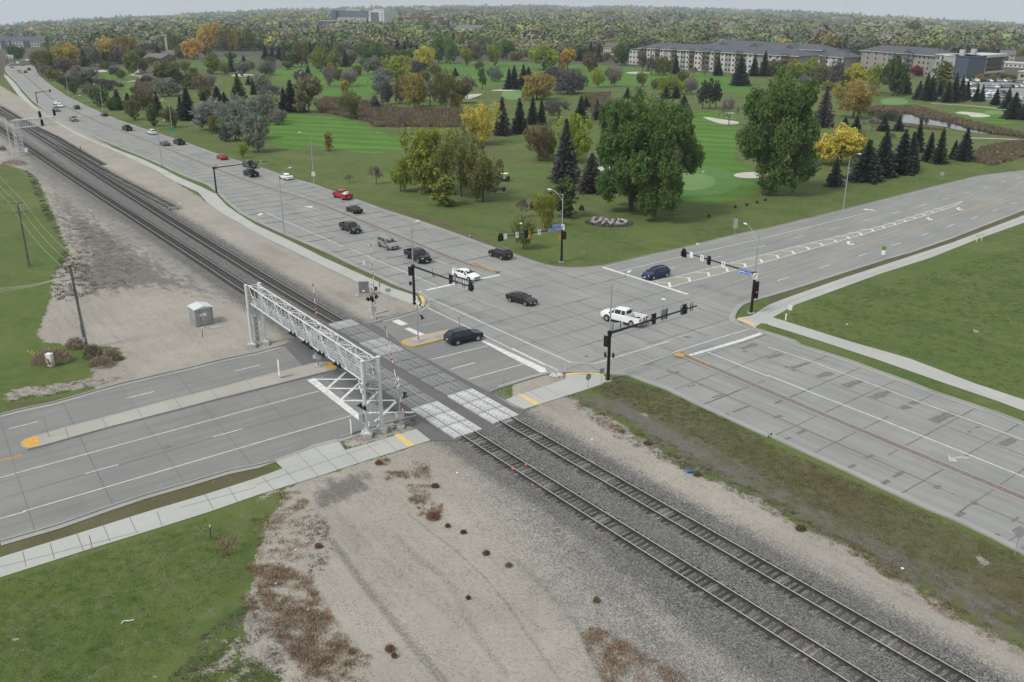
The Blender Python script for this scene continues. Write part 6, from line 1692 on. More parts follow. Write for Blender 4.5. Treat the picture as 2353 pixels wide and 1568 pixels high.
# brick block
p, a, L_ = frame((897, 62), (1010, 64)); h = hgt(950, 63, 37)
root = thing('brick_building', 'long dark brick building right of the hospital', 'building', p, a)
MB().box((L_ * .42, 12, h * .45), (L_ * .82, 24, h * .9)).build('wall', m_brk, root); MB().box((L_ * .9, 8, h * .46), (L_ * .26, 20, h * .92)).build('end_block', m_brk, root)
MB().box((L_ * .5, 14, h * .97), (L_ * .3, 12, h * .16)).build('plant_room', m_brk, root)
for j in range(5):
    for x in (.16, .4, .66): MB().box((L_ * x, -.1, h * (.15 + .16 * j)), (L_ * .17, .3, h * .05)).build('window', m_glass, root)
    MB().box((L_ * .91, -2.2, h * (.15 + .16 * j)), (L_ * .12, .3, h * .05)).build('window', m_glass, root)
def simple(name, label, l, r, ytop, dep, wall, roofm, kind='flat', rh=2.5, floors=2, wn=4, cat='building', axis='x'):
    p, a, L_ = frame(l, r); h = max(2.6, hgt(l[0], l[1], ytop))
    root = thing(name, label, cat, p, a)
    MB().box((L_ / 2, dep / 2, h / 2), (L_, dep, h)).build('wall', wall, root)
    m = MB()
    if kind == 'gable':
        gable(m, 0, L_, 0, dep, h, rh, axis, .5)
        if axis == 'y':
            g = MB(); g.poly([(0, -.02, h), (L_, -.02, h), (L_ / 2, -.02, h + rh)]); m.build('roof', roofm, root); g.build('gable', wall, root)
        else: m.build('roof', roofm, root)
    else: m.box((L_ / 2, dep / 2, h + .3), (L_ + .8, dep + .8, .6)); m.build('roof', roofm, root)
    windows(root, 0, L_, wn, h / floors * .5, h / floors, floors, L_ / wn * .4, h / floors * .4)
    return root
simple('office_building', 'blue-grey long building low between trees left of the hospital', (731, 68), (776, 68), 48, 20, m_blgr, m_lgrey, floors=2, wn=6)
simple('apartment_building', 'low flats, black upper storey over white, among brown trees', (668, 96), (730, 99), 78, 14, m_wwall, m_dark, floors=3, wn=8)
simple('house', 'big grey hipped roof house just below the hospital', (776, 90), (818, 91), 79, 18, m_beige, m_roofg, 'gable', 5, 1, 4, 'house')
simple('apartment_building', 'white condominium with grey roof right of the brick building', (1045, 79), (1104, 81), 64, 14, m_wwall, m_roofg, 'gable', 4, 2, 8)
simple('tower_block', 'isolated beige tower block on the right skyline', (1918, 56), (1954, 57), 39, 26, m_beige, m_beige, floors=6, wn=5)
simple('silo_building', 'pale elevator tower breaking the skyline behind the brick building', (976, 32), (988, 32), 17.5, 30, m_beige, m_beige, floors=3, wn=2)
simple('retail_building', 'long white low roof far behind the left apartments', (98, 92), (170, 92), 85, 20, m_wwall, m_lgrey, floors=1, wn=6)
simple('store_building', 'white shop building with flat roof beyond the billboard', (118, 104), (172, 103), 96, 30, m_beige, m_roofg, floors=1, wn=5)
simple('warehouse', 'pale distant roof strip above the town trees, centre right', (1400, 44), (1462, 44.5), 39.5, 30, m_wwall, m_wwall, floors=1, wn=5)
simple('clubhouse', 'low dark roofed golf clubhouse behind the orange tree', (330, 142), (372, 143), 136, 16, m_bwall, m_roofg, 'gable', 3, 1, 5, 'clubhouse')
simple('clubhouse', 'brown roofed pro shop beside the tall white tower', (372, 134), (428, 135), 127, 14, m_bwall, m_roofb, 'gable', 3.5, 1, 5, 'clubhouse')
simple('garage_building', 'long white garage row at the right edge, behind modern block', (2288, 153), (2368, 158), 144, 10, m_wwall, m_wwall, floors=1, wn=8)
simple('shed_building', 'beige box building cut by the right edge, by the car park', (2338, 182), (2375, 184), 166, 14, m_beige, m_wwall, floors=1, wn=2)
simple('office_building', 'white building with dark blue blinds left of the long apartment block', (1445, 148), (1468, 150), 114, 14, m_wwall, m_navy, floors=3, wn=3)
simple('house', 'large pale house with many windows left of the white apartments', (1386, 126), (1412, 127), 107, 14, m_beige, m_roofb, 'gable', 3, 2, 5, 'house')
HS = [((1440, 88), (1462, 88), 79, m_wwall, m_roofg, 'white gabled house above the apartment roofs, left end', 'y'), ((1462, 98), (1482, 99), 90, m_beige, m_roofg, 'grey roofed beige house touching the red one', 'x'), ((1468, 104), (1487, 104), 98, m_rwall, m_roofg, 'red house at the left end of the slate roofs', 'x'), ((1315, 96), (1334, 97), 84, m_beige, m_roofg, 'beige house with blue grey roof among treetops', 'x'), ((1376, 106), (1394, 106), 93, m_wwall, m_roofb, 'white gable end house left of dark spruces', 'y'), ((1300, 104), (1318, 104), 92, m_wwall, m_roofg, 'small white house in treetops left of the beige one', 'y'),
      ((1188, 102), (1204, 102), 92, m_beige, m_roofb, 'little tan house at the yellow tree skyline', 'x'), ((1554, 100), (1578, 100), 94, m_wwall, m_roofg, 'white bungalow peeking over the slate roof', 'x'), ((1595, 94), (1622, 95), 85, m_wwall, m_roofb, 'white house between two orange cones of trees', 'x'), ((1658, 92), (1682, 92), 82, m_lgrey, m_roofg, 'pale grey house behind the second slate roof', 'y'), ((1786, 98), (1802, 98), 89, m_wwall, m_roofg, 'small white house beside a golden tree, right treetops', 'y'), ((1880, 116), (1894, 116), 104, m_wwall, m_roofg, 'narrow white gable behind the slate wing end', 'y'), ((2142, 124), (2176, 125), 115, m_beige, m_roofb, 'tan house with long brown roof above modern block', 'x'), ((2296, 140), (2330, 141), 126, m_beige, m_roofg, 'grey roofed house right of the modern block', 'x'), ((2094, 122), (2120, 122), 114, m_lgrey, m_roofb, 'grey house half hidden above the slate wing', 'x'), ((1190, 63), (1206, 63), 56, m_wwall, m_roofg, 'tiny white house below the pylons', 'x'), ((1256, 59), (1290, 59), 53.5, m_wwall, m_lgrey, 'row of white roofs below the second pylon', 'x'), ((445, 112), (470, 113), 106, m_bwall, m_roofg, 'brown house by the far amber tree row', 'x'), ((2030, 100), (2050, 100), 93, m_wwall, m_roofg, 'white house in the far right treetops', 'x'), ((1010, 52), (1052, 52), 47, m_wwall, m_lgrey, 'white terrace right of the brick building', 'x'), ((520, 86), (548, 86), 80, m_lgrey, m_lgrey, 'pale roof amid the purple grey treetops, left', 'x')]
for l, r, yt, wl, rf, lb, ax in HS: simple('house', lb, l, r, yt, 11, wl, rf, 'gable', 3.2, 2, 3, 'house', ax)
ORDT = [f'{a}{b_}' for a, b_ in (('first', ''), ('second', ''), ('third', ''), ('fourth', ''), ('fifth', ''), ('sixth', ''), ('seventh', ''), ('eighth', ''), ('ninth', ''), ('tenth', ''), ('eleventh', ''), ('twelfth', ''), ('thirteenth', ''), ('fourteenth', ''), ('fifteenth', ''), ('sixteenth', ''), ('seventeenth', ''), ('eighteenth', ''), ('nineteenth', ''), ('twentieth', ''), ('twenty-', 'first'), ('twenty-', 'second'), ('twenty-', 'third'), ('twenty-', 'fourth'), ('twenty-', 'fifth'), ('twenty-', 'sixth'))]
for i, (a, b_, w_, k) in enumerate(TOWN):
    wl, rf, nm = ((m_wwall, m_roofg, 'white house with grey roof'), (m_beige, m_roofb, 'beige house with brown roof'), (m_wwall, m_lgrey, 'white house with pale roof'), (m_lgrey, m_roofg, 'grey house with dark roof'))[k]
    o = simple('house', f'{nm}, {ORDT[i]} from left of the small houses among far treetops', (a, b_), (a + w_, b_ + .2), b_ - w_ * .42, 11, wl, rf, 'gable', 2.6, 2, 3, 'house', 'xy'[i % 3 == 0])
    o['group'] = 'small houses in the far town'
# masts, pylons, tower, water tower, billboard
def tower(name, label, cat, base, ytop, r0, r1, mat, head=None):
    p = G(*base); h = hgt(base[0], base[1], ytop)
    root = thing(name, label, cat, p)
    m = MB(); m.tube((0, 0, 0), (0, 0, h), r0, r1, 8); m.build('mast', mat, root)
    if head: head(root, h)
    return root
def arms(root, h):
    m = MB()
    for t, w_ in ((.98, 9), (.8, 12), (.6, 9)): m.box((0, 0, h * t), (w_, .5, .6))
    m.build('cross_arms', m_galv, root)
tower('pylon', 'left of two white transmission pylons on the centre skyline', 'pylon', (1208, 46), 29, .9, .35, m_wpaint, arms)
tower('pylon', 'right of two white transmission pylons on the centre skyline', 'pylon', (1290, 46), 29, .9, .35, m_wpaint, arms)
for lb, b, yt, r in (('thin radio mast on the skyline right of the hospital', (937, 27), 6, .5), ('dark radio mast cut by the top edge, centre', (1089, 44), -30, .45), ('faint radio mast, left of a far pair', (1136, 24), 3, .5), ('faint radio mast, right of a far pair', (1142, 24), 5, .5), ('tall radio mast above the beige tower block', (1940, 46), -6, .5)):
    tower('radio_mast', lb, 'radio mast', b, yt, r, r * .7, m_galv)
def club_head(root, h):
    m = MB(); m.box((-.6, 0, h - 1.2), (3.6, 2, 1.2)); m.box((.5, 0, h - 3), (.9, .9, 3)); m.build('antenna_head', m_lgrey, root)
    m = MB(); m.box((0, 0, h * .42), (1.3, 1.3, h * .84)); m.build('tower_shaft', m_wwall, root)
tower('communication_tower', 'white square tower by the golf clubhouse', 'tower', (385.5, 129), 78, .3, .3, m_galv, club_head)
def bowl(root, h):
    m = MB(); m.ball((0, 0, h), 11, 14, 8, (1, 1, .55)); m.build('tank', m_lgrey, root, smooth=True)
tower('water_tower', 'water tower standing on the left skyline', 'water tower', (140, 53), 46.5, 2.2, 1.6, m_lgrey, bowl)
p = G(25, 145); h = hgt(25, 145, 126); root = thing('billboard', 'white roadside billboard at the bend, far left', 'billboard', p)
m = MB(); m.tube((-3, .3, 0), (-3, .3, h - 1), .25, n=6); m.tube((3, .3, 0), (3, .3, h - 1), .25, n=6); m.build('posts', m_dark, root)
k = 17 / pxm(25, 145); m = MB(); m.box((0, 0, h - k * .26), (k, .4, k * .5)); m.build('panel', m_wwall, root)
m = MB(); m.box((-k * .3, -.24, h - k * .32), (k * .2, .06, k * .34)); m.box((k * .15, -.24, h - k * .36), (k * .45, .06, k * .07)); m.build('printed_picture', m_blgr, root)
# ------------------------------------------------------------------ vehicles
m_car = pm('car_paint', (1, 1, 1), .28, .0, var=.04, scale=1.5, objcol=True, coat=.2, spec=.35)
m_tyre = pm('tyre', (.018, .018, .018), .8, 0, var=.2)
m_rim = pm('alloy_rim', (.45, .46, .47), .35, .7, var=.15)
m_cglass = pm('car_glass', (.02, .025, .03), .08, 0, var=.2)
m_hl = pm('headlight_glass', (.75, .76, .78), .15, 0, var=.05)
m_tl = pm('taillight_red', (.30, .01, .015), .25, 0, var=.1)
m_trim = pm('black_trim', (.02, .02, .022), .5, 0, var=.2)
m_plate = pm('licence_plate', (.65, .67, .70), .5, 0, var=.1)
m_chrome = pm('chrome', (.6, .6, .62), .2, .9, var=.05)
SPEC = {
 # name: length, width, stations (x, half width, bottom, belt, roof z, roof half width), cabin glass stations, wheel radius, axle x
 'sedan': (4.85, [(2.40, .70, .36, .58, None, 0), (2.30, .84, .22, .70, None, 0), (1.75, .91, .20, .84, None, 0), (1.0, .92, .20, .95, None, 0), (.25, .92, .20, .97, 1.41, .60), (-.55, .92, .20, .98, 1.45, .61), (-1.15, .92, .20, .99, 1.36, .58), (-1.85, .91, .20, 1.02, None, 0), (-2.30, .86, .26, .98, None, 0), (-2.42, .76, .36, .86, None, 0)], .33, (1.45, -1.42)),
 'suv': (4.75, [(2.36, .74, .42, .70, None, 0), (2.26, .88, .26, .88, None, 0), (1.55, .94, .25, 1.02, None, 0), (1.05, .95, .25, 1.08, None, 0), (.40, .95, .25, 1.10, 1.64, .66), (-.7, .95, .25, 1.11, 1.70, .67), (-1.75, .94, .25, 1.12, 1.66, .64), (-2.22, .92, .28, 1.14, None, 0), (-2.36, .84, .42, .98, None, 0)], .37, (1.42, -1.40)),
 'van': (5.15, [(2.55, .76, .36, .66, None, 0), (2.42, .90, .24, .82, None, 0), (1.85, .98, .22, 1.00, None, 0), (1.35, .99, .22, 1.08, None, 0), (.45, .99, .22, 1.10, 1.66, .72), (-.9, .99, .22, 1.12, 1.74, .74), (-2.05, .98, .22, 1.14, 1.70, .72), (-2.45, .95, .26, 1.16, None, 0), (-2.56, .86, .38, 1.0, None, 0)], .36, (1.62, -1.48)),
 'pickup': (5.85, [(2.92, .78, .48, .80, None, 0), (2.82, .93, .34, 1.05, None, 0), (2.1, .99, .34, 1.18, None, 0), (1.45, 1.0, .34, 1.22, None, 0), (.85, 1.0, .34, 1.24, 1.84, .72), (-.15, 1.0, .34, 1.24, 1.88, .73), (-.72, 1.0, .34, 1.24, 1.85, .72), (-.86, 1.0, .34, 1.24, None, 0)], .42, (1.85, -1.75)),
}
def vehicle_meshes(kind):
    L_, ST_, wr, ax = SPEC[kind]
    body, glass = MB(), {'windshield': MB(), 'rear_window': MB(), 'side_window': MB()}
    rings = []
    for (x, w_, zb, zl, zr, rw) in ST_:
        zt, tw = (zr, rw) if zr else (zl + .015, w_ * .80)
        ring = [(x, -w_ * .86, zb), (x, -w_, zb + .14), (x, -w_ * 1.0, (zb + zl) / 2 + .04), (x, -w_ * .97, zl - .06), (x, -w_ * .93, zl), (x, -tw, zt - (.05 if zr else 0)), (x, -tw * .55, zt + (.02 if zr else .02)), (x, 0, zt + .035)]
        ring += [(q[0], -q[1], q[2]) for q in reversed(ring[:-1])]
        rings.append(ring)
    k = len(rings[0])
    for r in rings: body.v += r
    for i in range(len(rings) - 1):
        for j in range(k - 1):
            a, b = i * k + j, (i + 1) * k + j
            body.f.append((a, a + 1, b + 1, b)); body.m.append(0)
        a, b = i * k + k - 1, (i + 1) * k + k - 1
        body.f.append((a, i * k, (i + 1) * k, b)); body.m.append(0)
    body.f.append(tuple(range(k))); body.m.append(0); body.f.append(tuple(reversed(range(len(body.v) - k, len(body.v))))); body.m.append(0)
    def inset(q, f=.10, off=.012):
        c = sum((Vector(p) for p in q), Vector()) / len(q)
        nrm = (Vector(q[1]) - Vector(q[0])).cross(Vector(q[2]) - Vector(q[0])).normalized()
        if nrm.dot(c - Vector((0, 0, .9))) < 0: nrm = -nrm
        return [Vector(p).lerp(c, f) + nrm * off for p in q]
    for i in range(len(ST_) - 1):
        A, B = ST_[i], ST_[i + 1]; R1, R2 = rings[i], rings[i + 1]
        if A[4] is None and B[4] is not None or A[4] is not None and B[4] is None:
            key = 'windshield' if A[4] is None else 'rear_window'
            lo, hi = (R1, R2) if A[4] is None else (R2, R1)
            if kind == 'pickup' and key == 'rear_window':
                q = [(lo[5][0] - .01, -.60, 1.34), (lo[5][0] - .01, .60, 1.34), (hi[5][0] + .02, .58, 1.76), (hi[5][0] + .02, -.58, 1.76)]
                q = [(-.87, -.62, 1.32), (-.87, .62, 1.32), (-.775, .58, 1.74), (-.775, -.58, 1.74)]
                glass[key].poly(q)
            else:
                q = [lo[5], lo[9], hi[9], hi[5]]
                glass[key].poly(inset(q, .07, .05))
            # corner side glass
            for s in ((4, 5), (10, 9)):
                q = [lo[s[0]], hi[s[0]], hi[s[1]]]
                glass['side_window'].poly(inset(q, .22, .012))
        elif A[4] is not None and B[4] is not None:
            for s in ((4, 5), (10, 9)):
                q = [R1[s[0]], R2[s[0]], R2[s[1]], R1[s[1]]]
                glass['side_window'].poly(inset(q, .12, .014))
    if kind == 'pickup':
        x0, x1 = -.86, -2.90
        for sy in (-1, 1):
            body.box(((x0 + x1) / 2, sy * .93, .86), (x0 - x1, .13, .86)); body.box(((x0 + x1) / 2, sy * .99, .62), (x0 - x1 - .2, .05, .36))
        body.box((x1 + .05, 0, .86), (.10, 1.85, .84)); body.box((x0 - .04, 0, .86), (.08, 1.85, .80)); body.box(((x0 + x1) / 2, 0, .56), (x0 - x1, 1.8, .2))
    out = [('body', body.mesh('body', m_car), True, ())]
    if kind == 'pickup':
        b_ = MB(); b_.box((-1.88, 0, .70), (1.9, 1.70, .06)); out.append(('bed_liner', b_.mesh('bed_liner', m_trim), False, ()))
    for key, g in glass.items():
        if key == 'side_window':      # every pane is a part of its own
            for f in g.f:
                q = MB(); q.poly([g.v[i] for i in f]); out.append((key, q.mesh(key, m_cglass), False, ()))
        elif g.f: out.append((key, g.mesh(key, m_cglass), False, ()))
    wy = ST_[3][1] - .08
    ty = MB(); ty.tube((0, -.12, 0), (0, .12, 0), wr, n=18)
    rm = MB(); rm.tube((0, -.135, 0), (0, .135, 0), wr * .62, n=12)
    for s5 in range(5):
        a = s5 * 2 * PI / 5; rm.box((math.cos(a) * wr * .3, 0, math.sin(a) * wr * .3), (.04, .29, .04))
    for sy in (-1, 1):
        for x in ax:
            ar = MB()
            ar.poly([(x + (wr + .07) * math.cos(t), sy * (ST_[3][1] + .006), wr + (wr + .07) * math.sin(t)) for t in np.linspace(-.3, PI + .3, 14)])
            out.append(('wheel_arch', ar.mesh('wheel_arch', m_trim), False, ()))
    tym, rmm = ty.mesh('tyre', m_tyre), rm.mesh('rim', m_rim)
    for x in ax:
        for sy in (-1, 1): out.append(('wheel', None, (x, sy * (wy + .03), wr), (('tyre', tym), ('rim', rmm))))
    F0, F1 = ST_[1], ST_[-2]
    hl = MB(); hl.box((0, 0, 0), (.16, .34, .15), top=.7); tl = MB(); tl.box((0, 0, 0), (.10, .26, .20)); 
    zf = F0[3] - .11; xr = -L_ / 2 + .08; zr = F1[3] - .16
    if kind == 'pickup': xr = -2.93; zr = 1.08
    for sy in (-1, 1):
        out.append(('headlight', hl.mesh('headlight', m_hl), (F0[0] - .01, sy * (F0[1] - .20), zf), ()))
        out.append(('taillight', tl.mesh('taillight', m_tl), (xr + .01, sy * (.76 if kind != 'pickup' else .88), zr), ()))
        mm = MB(); mm.box((0, 0, 0), (.18, .2, .15)); out.append(('side_mirror', mm.mesh('side_mirror', m_trim), (ST_[4][0] + .55, sy * (ST_[3][1] + .08), ST_[3][3] + .05), ()))
    g = MB(); g.box((0, 0, 0), (.08, 1.1, .22)); out.append(('grille', g.mesh('grille', m_trim), (ST_[0][0] - .02, 0, (ST_[0][2] + ST_[0][3]) / 2 + .06), ()))
    g = MB(); g.box((0, 0, 0), (.03, .32, .16)); out.append(('licence_plate', g.mesh('licence_plate', m_plate), (xr - .06 if kind != 'pickup' else -2.97, 0, .72), ())); out.append(('licence_plate', g.mesh('licence_plate', m_plate), (ST_[0][0] + .04, 0, .46), ()))
    bm_ = MB(); bm_.box((0, 0, 0), (L_ * .62, 1.6, .12)); out.append(('underbody', bm_.mesh('underbody', m_trim), (0, 0, .25), ()))
    if kind in ('suv', 'van'):
        rr = MB()
        for sy in (-1, 1): rr.tube((.2, sy * .58, ST_[5][4] + .04), (-1.6, sy * .58, ST_[5][4] + .03), .025, n=5)
        out.append(('roof_rails', rr.mesh('roof_rails', m_chrome), False, ()))
    return out
VM = {k: vehicle_meshes(k) for k in SPEC}
def low_mesh(kind):
    """tiny far car: body and glass in one mesh"""
    m = MB(); sp = VM[kind]; L_, ST_, wr, ax = SPEC[kind]
    for nm, me, loc, ch in sp:
        if nm in ('body',) or nm in ('windshield', 'rear_window', 'side_window'):
            k = len(m.v); m.v += [tuple(v.co) for v in me.vertices]
            for p in me.polygons: m.f.append(tuple(k + i for i in p.vertices)); m.m.append(0 if nm == 'body' else 1)
    for x in ax:
        for sy in (-1, 1): m.tube((x, sy * .75, wr), (x, sy * .98, wr), wr, n=8, mi=1)
    return m.mesh('car_low', [m_car, m_cglass])
LOW = {k: low_mesh(k) for k in SPEC}
PC = {'black': (.010, .010, .012), 'white': (.80, .80, .80), 'silver': (.235, .225, .22), 'navy': (.010, .017, .038), 'blue': (.016, .028, .085), 'red': (.38, .012, .02), 'maroon': (.05, .012, .02), 'grey': (.10, .105, .11), 'green': (.03, .09, .07), 'lightblue': (.25, .36, .45), 'plum': (.020, .013, .017)}
NMV = {'sedan': ('sedan_car', 'car'), 'suv': ('suv_car', 'car'), 'van': ('minivan', 'van'), 'pickup': ('pickup_truck', 'pickup truck')}
GRP = 'vehicles on the roads'
def vehicle(kind, colr, pos, ang, label, scale=1.0, group=GRP, rimdark=False, zoff=.03):
    root = thing(NMV[kind][0], label, NMV[kind][1], (pos.x, pos.y, pos.z + zoff), ang, group)
    root.scale = (scale,) * 3
    for nm, me, loc, ch in VM[kind]:
        l = loc if isinstance(loc, tuple) else (0, 0, 0)
        if nm == 'wheel':
            # the wheel is its tyre mesh, its rim a part of it
            o = mobj('wheel', ch[0][1], root, l)
            mobj('rim', ch[1][1], o)
        else:
            o = mobj(nm, me, root, l, color=PC[colr] if nm == 'body' else None)
    return root
ROADL = Line(MN)
def on_road(kind, colr, px, py, toward, label, **k):
    p = G(px, py); s = ROADL.near(p); _, e = ROADL.at(s)
    a = math.atan2(e.y, e.x) + (0 if toward else PI)
    return vehicle(kind, colr, p, a, label, **k)
def by_points(kind, colr, rear, front, c, label, **k):
    r, f = G(*rear), G(*front); d = f - r
    return vehicle(kind, colr, G(*c), math.atan2(d.y, d.x), label, **k)
on_road('sedan', 'plum', 1199, 696, True, 'dark maroon sedan alone in the middle of the junction')
on_road('sedan', 'white', 1071, 640, True, 'white sedan with black wheels stopped at the avenue line')
on_road('pickup', 'black', 961, 598, True, 'lifted all-black pickup behind the white stopped sedan', scale=1.05)
on_road('van', 'silver', 892, 569, True, 'silver minivan between two black pickups')
on_road('pickup', 'black', 806, 532, True, 'black pickup behind the silver minivan')
on_road('sedan', 'black', 814, 488, False, 'black sedan just behind the red pickup, driving away')
rp = on_road('pickup', 'red', 787, 456, False, 'red pickup with white boxes in its bed, driving away')
m = MB(); m.box((-1.2, -.3, 1.2), (.6, 1.0, .7)); m.box((-2.1, .35, 1.15), (1.0, .8, .6)); m.box((-1.3, .6, 1.1), (.5, .4, .5)); tag(m.build('cargo_boxes', m_plain_white, None), 'white and grey boxes loaded in the red pickup bed', 'cargo')
cb = bpy.data.objects['cargo_boxes']; cb.location = rp.location; cb.rotation_euler = rp.rotation_euler
on_road('sedan', 'white', 657, 412, False, 'white sedan driving away beside the grass, right of the median')
on_road('suv', 'plum', 1150, 592, False, 'dark plum crossover by the golf course kerb near the signals')
on_road('pickup', 'black', 577, 405, False, 'black pickup in the lane beside the brick median, beneath the far arm')
on_road('pickup', 'grey', 574, 385, False, 'grey pickup partly behind the far signal arm')
on_road('sedan', 'red', 511, 366, False, 'bright red sedan driving away on the golf side')
on_road('pickup', 'black', 412, 332, False, 'black pickup abreast of a dark sedan, driving away')
on_road('sedan', 'grey', 379.5, 334.5, False, 'dark grey sedan to the left of a black pickup, driving away')
on_road('suv', 'white', 349.5, 309, False, 'white crossover driving away, following the black pickup')
on_road('pickup', 'black', 292.7, 300, False, 'black pickup with covered bed, driving away past the street light')
on_road('sedan', 'maroon', 240.4, 267, False, 'small dark red car near the kerb below the olive trees')
on_road('pickup', 'silver', 170, 278.5, True, 'silver pickup coming past the lattice railway signal')
on_road('suv', 'black', 177, 251, False, 'black crossover driving away alone in the middle lane')
on_road('pickup', 'silver', 129.6, 256, True, 'silver pickup, lowest of three oncoming vehicles bunched together')
on_road('suv', 'white', 139.4, 247, True, 'white crossover, right of three oncoming vehicles bunched together')
on_road('sedan', 'white', 129.6, 240.5, True, 'white car, uppermost of three oncoming vehicles bunched together')
on_road('suv', 'black', 67, 162, False, 'black car by the green island, farther of two')
on_road('suv', 'grey', 58.8, 168, False, 'dark grey car by the green island, nearer of two')
on_road('sedan', 'silver', 28, 156.5, True, 'silver car at the outer side of the far bend')
on_road('sedan', 'green', 52, 151.5, True, 'greenish car in the middle of the far bend')
on_road('suv', 'white', 41.3, 148, True, 'white car just past the far bend')
on_road('suv', 'white', 62.5, 141.5, True, 'white car farthest up the road, entering the bend')
by_points('suv', 'blue', G and (1535, 627), (1480, 640), (1506.5, 638), 'dark blue crossover waiting at the east stop line')
by_points('pickup', 'white', (1464, 744), (1393, 727), (1432, 741), 'big white pickup turning under the nearest signal arm', scale=1.06)
by_points('suv', 'navy', (1054, 794), (1098, 784), (1066, 784.5), 'navy blue crossover stopped beside the yellow edged island', scale=1.04)
# crowded car park on the right and the golf club lot
lot = []
r_ = random.Random(9)
ORD2 = ORD + ['fourteenth from left', 'fifteenth from left']
def lot_row(s0, s1, n, rowname, skip=()):
    a, b = T1(s0), T1(s1); A, B = G(*a), G(*b); d = (B - A); ang = math.atan2(d.y, d.x) + PI / 2
    for i in range(n):
        if i in skip: continue
        p = A.lerp(B, i / (n - 1)) + Vector((r_.uniform(-.1, .1), r_.uniform(-.4, .4), 0))
        kd = r_.choice(['sedan', 'suv', 'suv', 'sedan', 'pickup', 'van']); cl = r_.choice(['white', 'white', 'silver', 'grey', 'black', 'lightblue', 'navy', 'white', 'silver', 'maroon'])
        o = mobj(NMV[kd][0], LOW[kd], None, (p.x, p.y, p.z + .05), (0, 0, ang + (PI if r_.random() < .4 else 0)), color=PC[cl])
        tag(o, f"{'light blue' if cl == 'lightblue' else cl} {kd if kd != 'suv' else 'crossover'}, {ORD2[i]} in the {rowname}", 'car', 'cars in the crowded lot')
lot_row('L 1180,690', 'L 2120,700', 15, 'farthest lot row'); lot_row('L 2200,715', 'L 2600,745', 7, 'far lot row at right edge')
lot_row('L 1330,760', 'L 1480,765', 3, 'short row behind two spruces')
lot_row('L 1690,815', 'L 2320,800', 12, 'middle lot row'); lot_row('L 1160,800', 'L 1440,850', 5, 'leftmost middle row'); lot_row('L 650,880', 'L 780,890', 3, 'row glimpsed between spruces')
lot_row('L 1330,930', 'L 1960,925', 12, 'third lot row'); lot_row('L 1330,985', 'L 2000,1010', 12, 'nearest lot row'); lot_row('L 2260,1030', 'L 2460,1090', 4, 'row under the right edge spruce')
lot_row('J 1340,1225', 'J 1560,1215', 5, 'clubhouse lot behind golden trees'); lot_row('J 1830,1190', 'J 1930,1180', 3, 'clubhouse lot right end')
flat('parking_lot', GP('L 1100,680 1400,660 2100,655 2353,640 D 2500,250 L 2353,1120 2000,1065 1700,1040 1300,995 1000,940 640,900 640,860 1000,800'), .03, m_re)
flat('parking_lot', GP('J 1380,1165 1560,1160 1960,1130 1960,1215 1500,1250 1340,1250'), .03, m_re)
# ------------------------------------------------------------------ golf course grounds
m_sand = pm('bunker_sand', (.50, .46, .41), .95, 0, col2=(.44, .40, .36), scale=.3)
m_green = pm('putting_grass', (.125, .225, .065), .9, 0, col2=(.11, .20, .056), scale=.15)
m_collar = pm('fringe_grass', (.072, .165, .028), .9, 0, col2=(.062, .145, .025), scale=.2)
m_cart = pm('cart_path', (.40, .385, .35), .9, 0, col2=(.33, .32, .29), scale=.3)
def blob(s, n=28, z=.05, mat=None, name='bunker', rim=True):
    """smooth closed outline through the survey points"""
    P = GP(s); k = len(P); out = []
    for i in range(k):
        p0, p1, p2, p3 = P[i - 1], P[i], P[(i + 1) % k], P[(i + 2) % k]
        for j in range(5):
            t = j / 5
            out.append(.5 * ((2 * p1) + (p2 - p0) * t + (2 * p0 - 5 * p1 + 4 * p2 - p3) * t * t + (3 * p1 - p0 - 3 * p2 + p3) * t ** 3))
    return flat(name, out, z, mat)
def ell(s, rx, ry, n=10):
    x, y = T1(s); return 'D ' + ' '.join(f'{x + rx * math.cos(a):.2f},{y + ry * math.sin(a):.2f}' for a in np.linspace(0, 2 * PI, n + 1)[:-1])
blob(ell('21 1620,100', 122, 36), z=.03, mat=m_collar, name='fringe')
blob(ell('21 1640,105', 58, 19.5), z=.06, mat=m_green, name='putting_green')
blob(ell('20 0,868', 24, 13), z=.05, mat=m_green, name='putting_green'); blob(ell('30 1160,935', 32, 9), z=.05, mat=m_green, name='putting_green'); blob(ell('30 2090,1035', 28, 5), z=.05, mat=m_green, name='putting_green'); blob(ell('21 1200,10', 60, 9), z=.05, mat=m_collar, name='fringe')
for s in (ell('21 2200,45', 41, 7.2), '20 1758,1083 1800,1078 1900,1095 2070,1120 2068,1142 1980,1148 1880,1130', ell('20 1995,1042', 11, 1.6), ell('20 1155,671', 27, 2.4), ell('20 1612,1542', 8, 3.2), ell('20 860,1552', 20, 6), '30 1722,1038 1790,1028 1960,1045 2042,1065 2000,1078 1880,1078 1830,1058 1770,1050',
          ell('10 445,670', 17.5, 3.4), '10 1930,880 1990,868 2075,864 2050,880 1990,903 1935,912', ell('10 2270,832', 28, 1.6), ell('00 915,655', 18, 2.4), ell('00 2230,695', 27, 3)):
    blob(s, z=.07, mat=m_sand)
cp = MB()
for s, w_ in (('00 1290,635 1255,675 1200,690 1250,697 1310,703 1300,730 1230,745 1175,755', 2.6), ('30 1500,952 1700,963 1900,975 2100,998 2200,1015', 2.2), ('30 1860,1270 2100,1275 2353,1287', 2.2), ('10 950,930 1000,938 1080,955', 1.8)):
    ribbon(cp, smooth(GP(s), 2), w_, .05)
cp.build('cart_path', m_cart)['kind'] = 'structure'
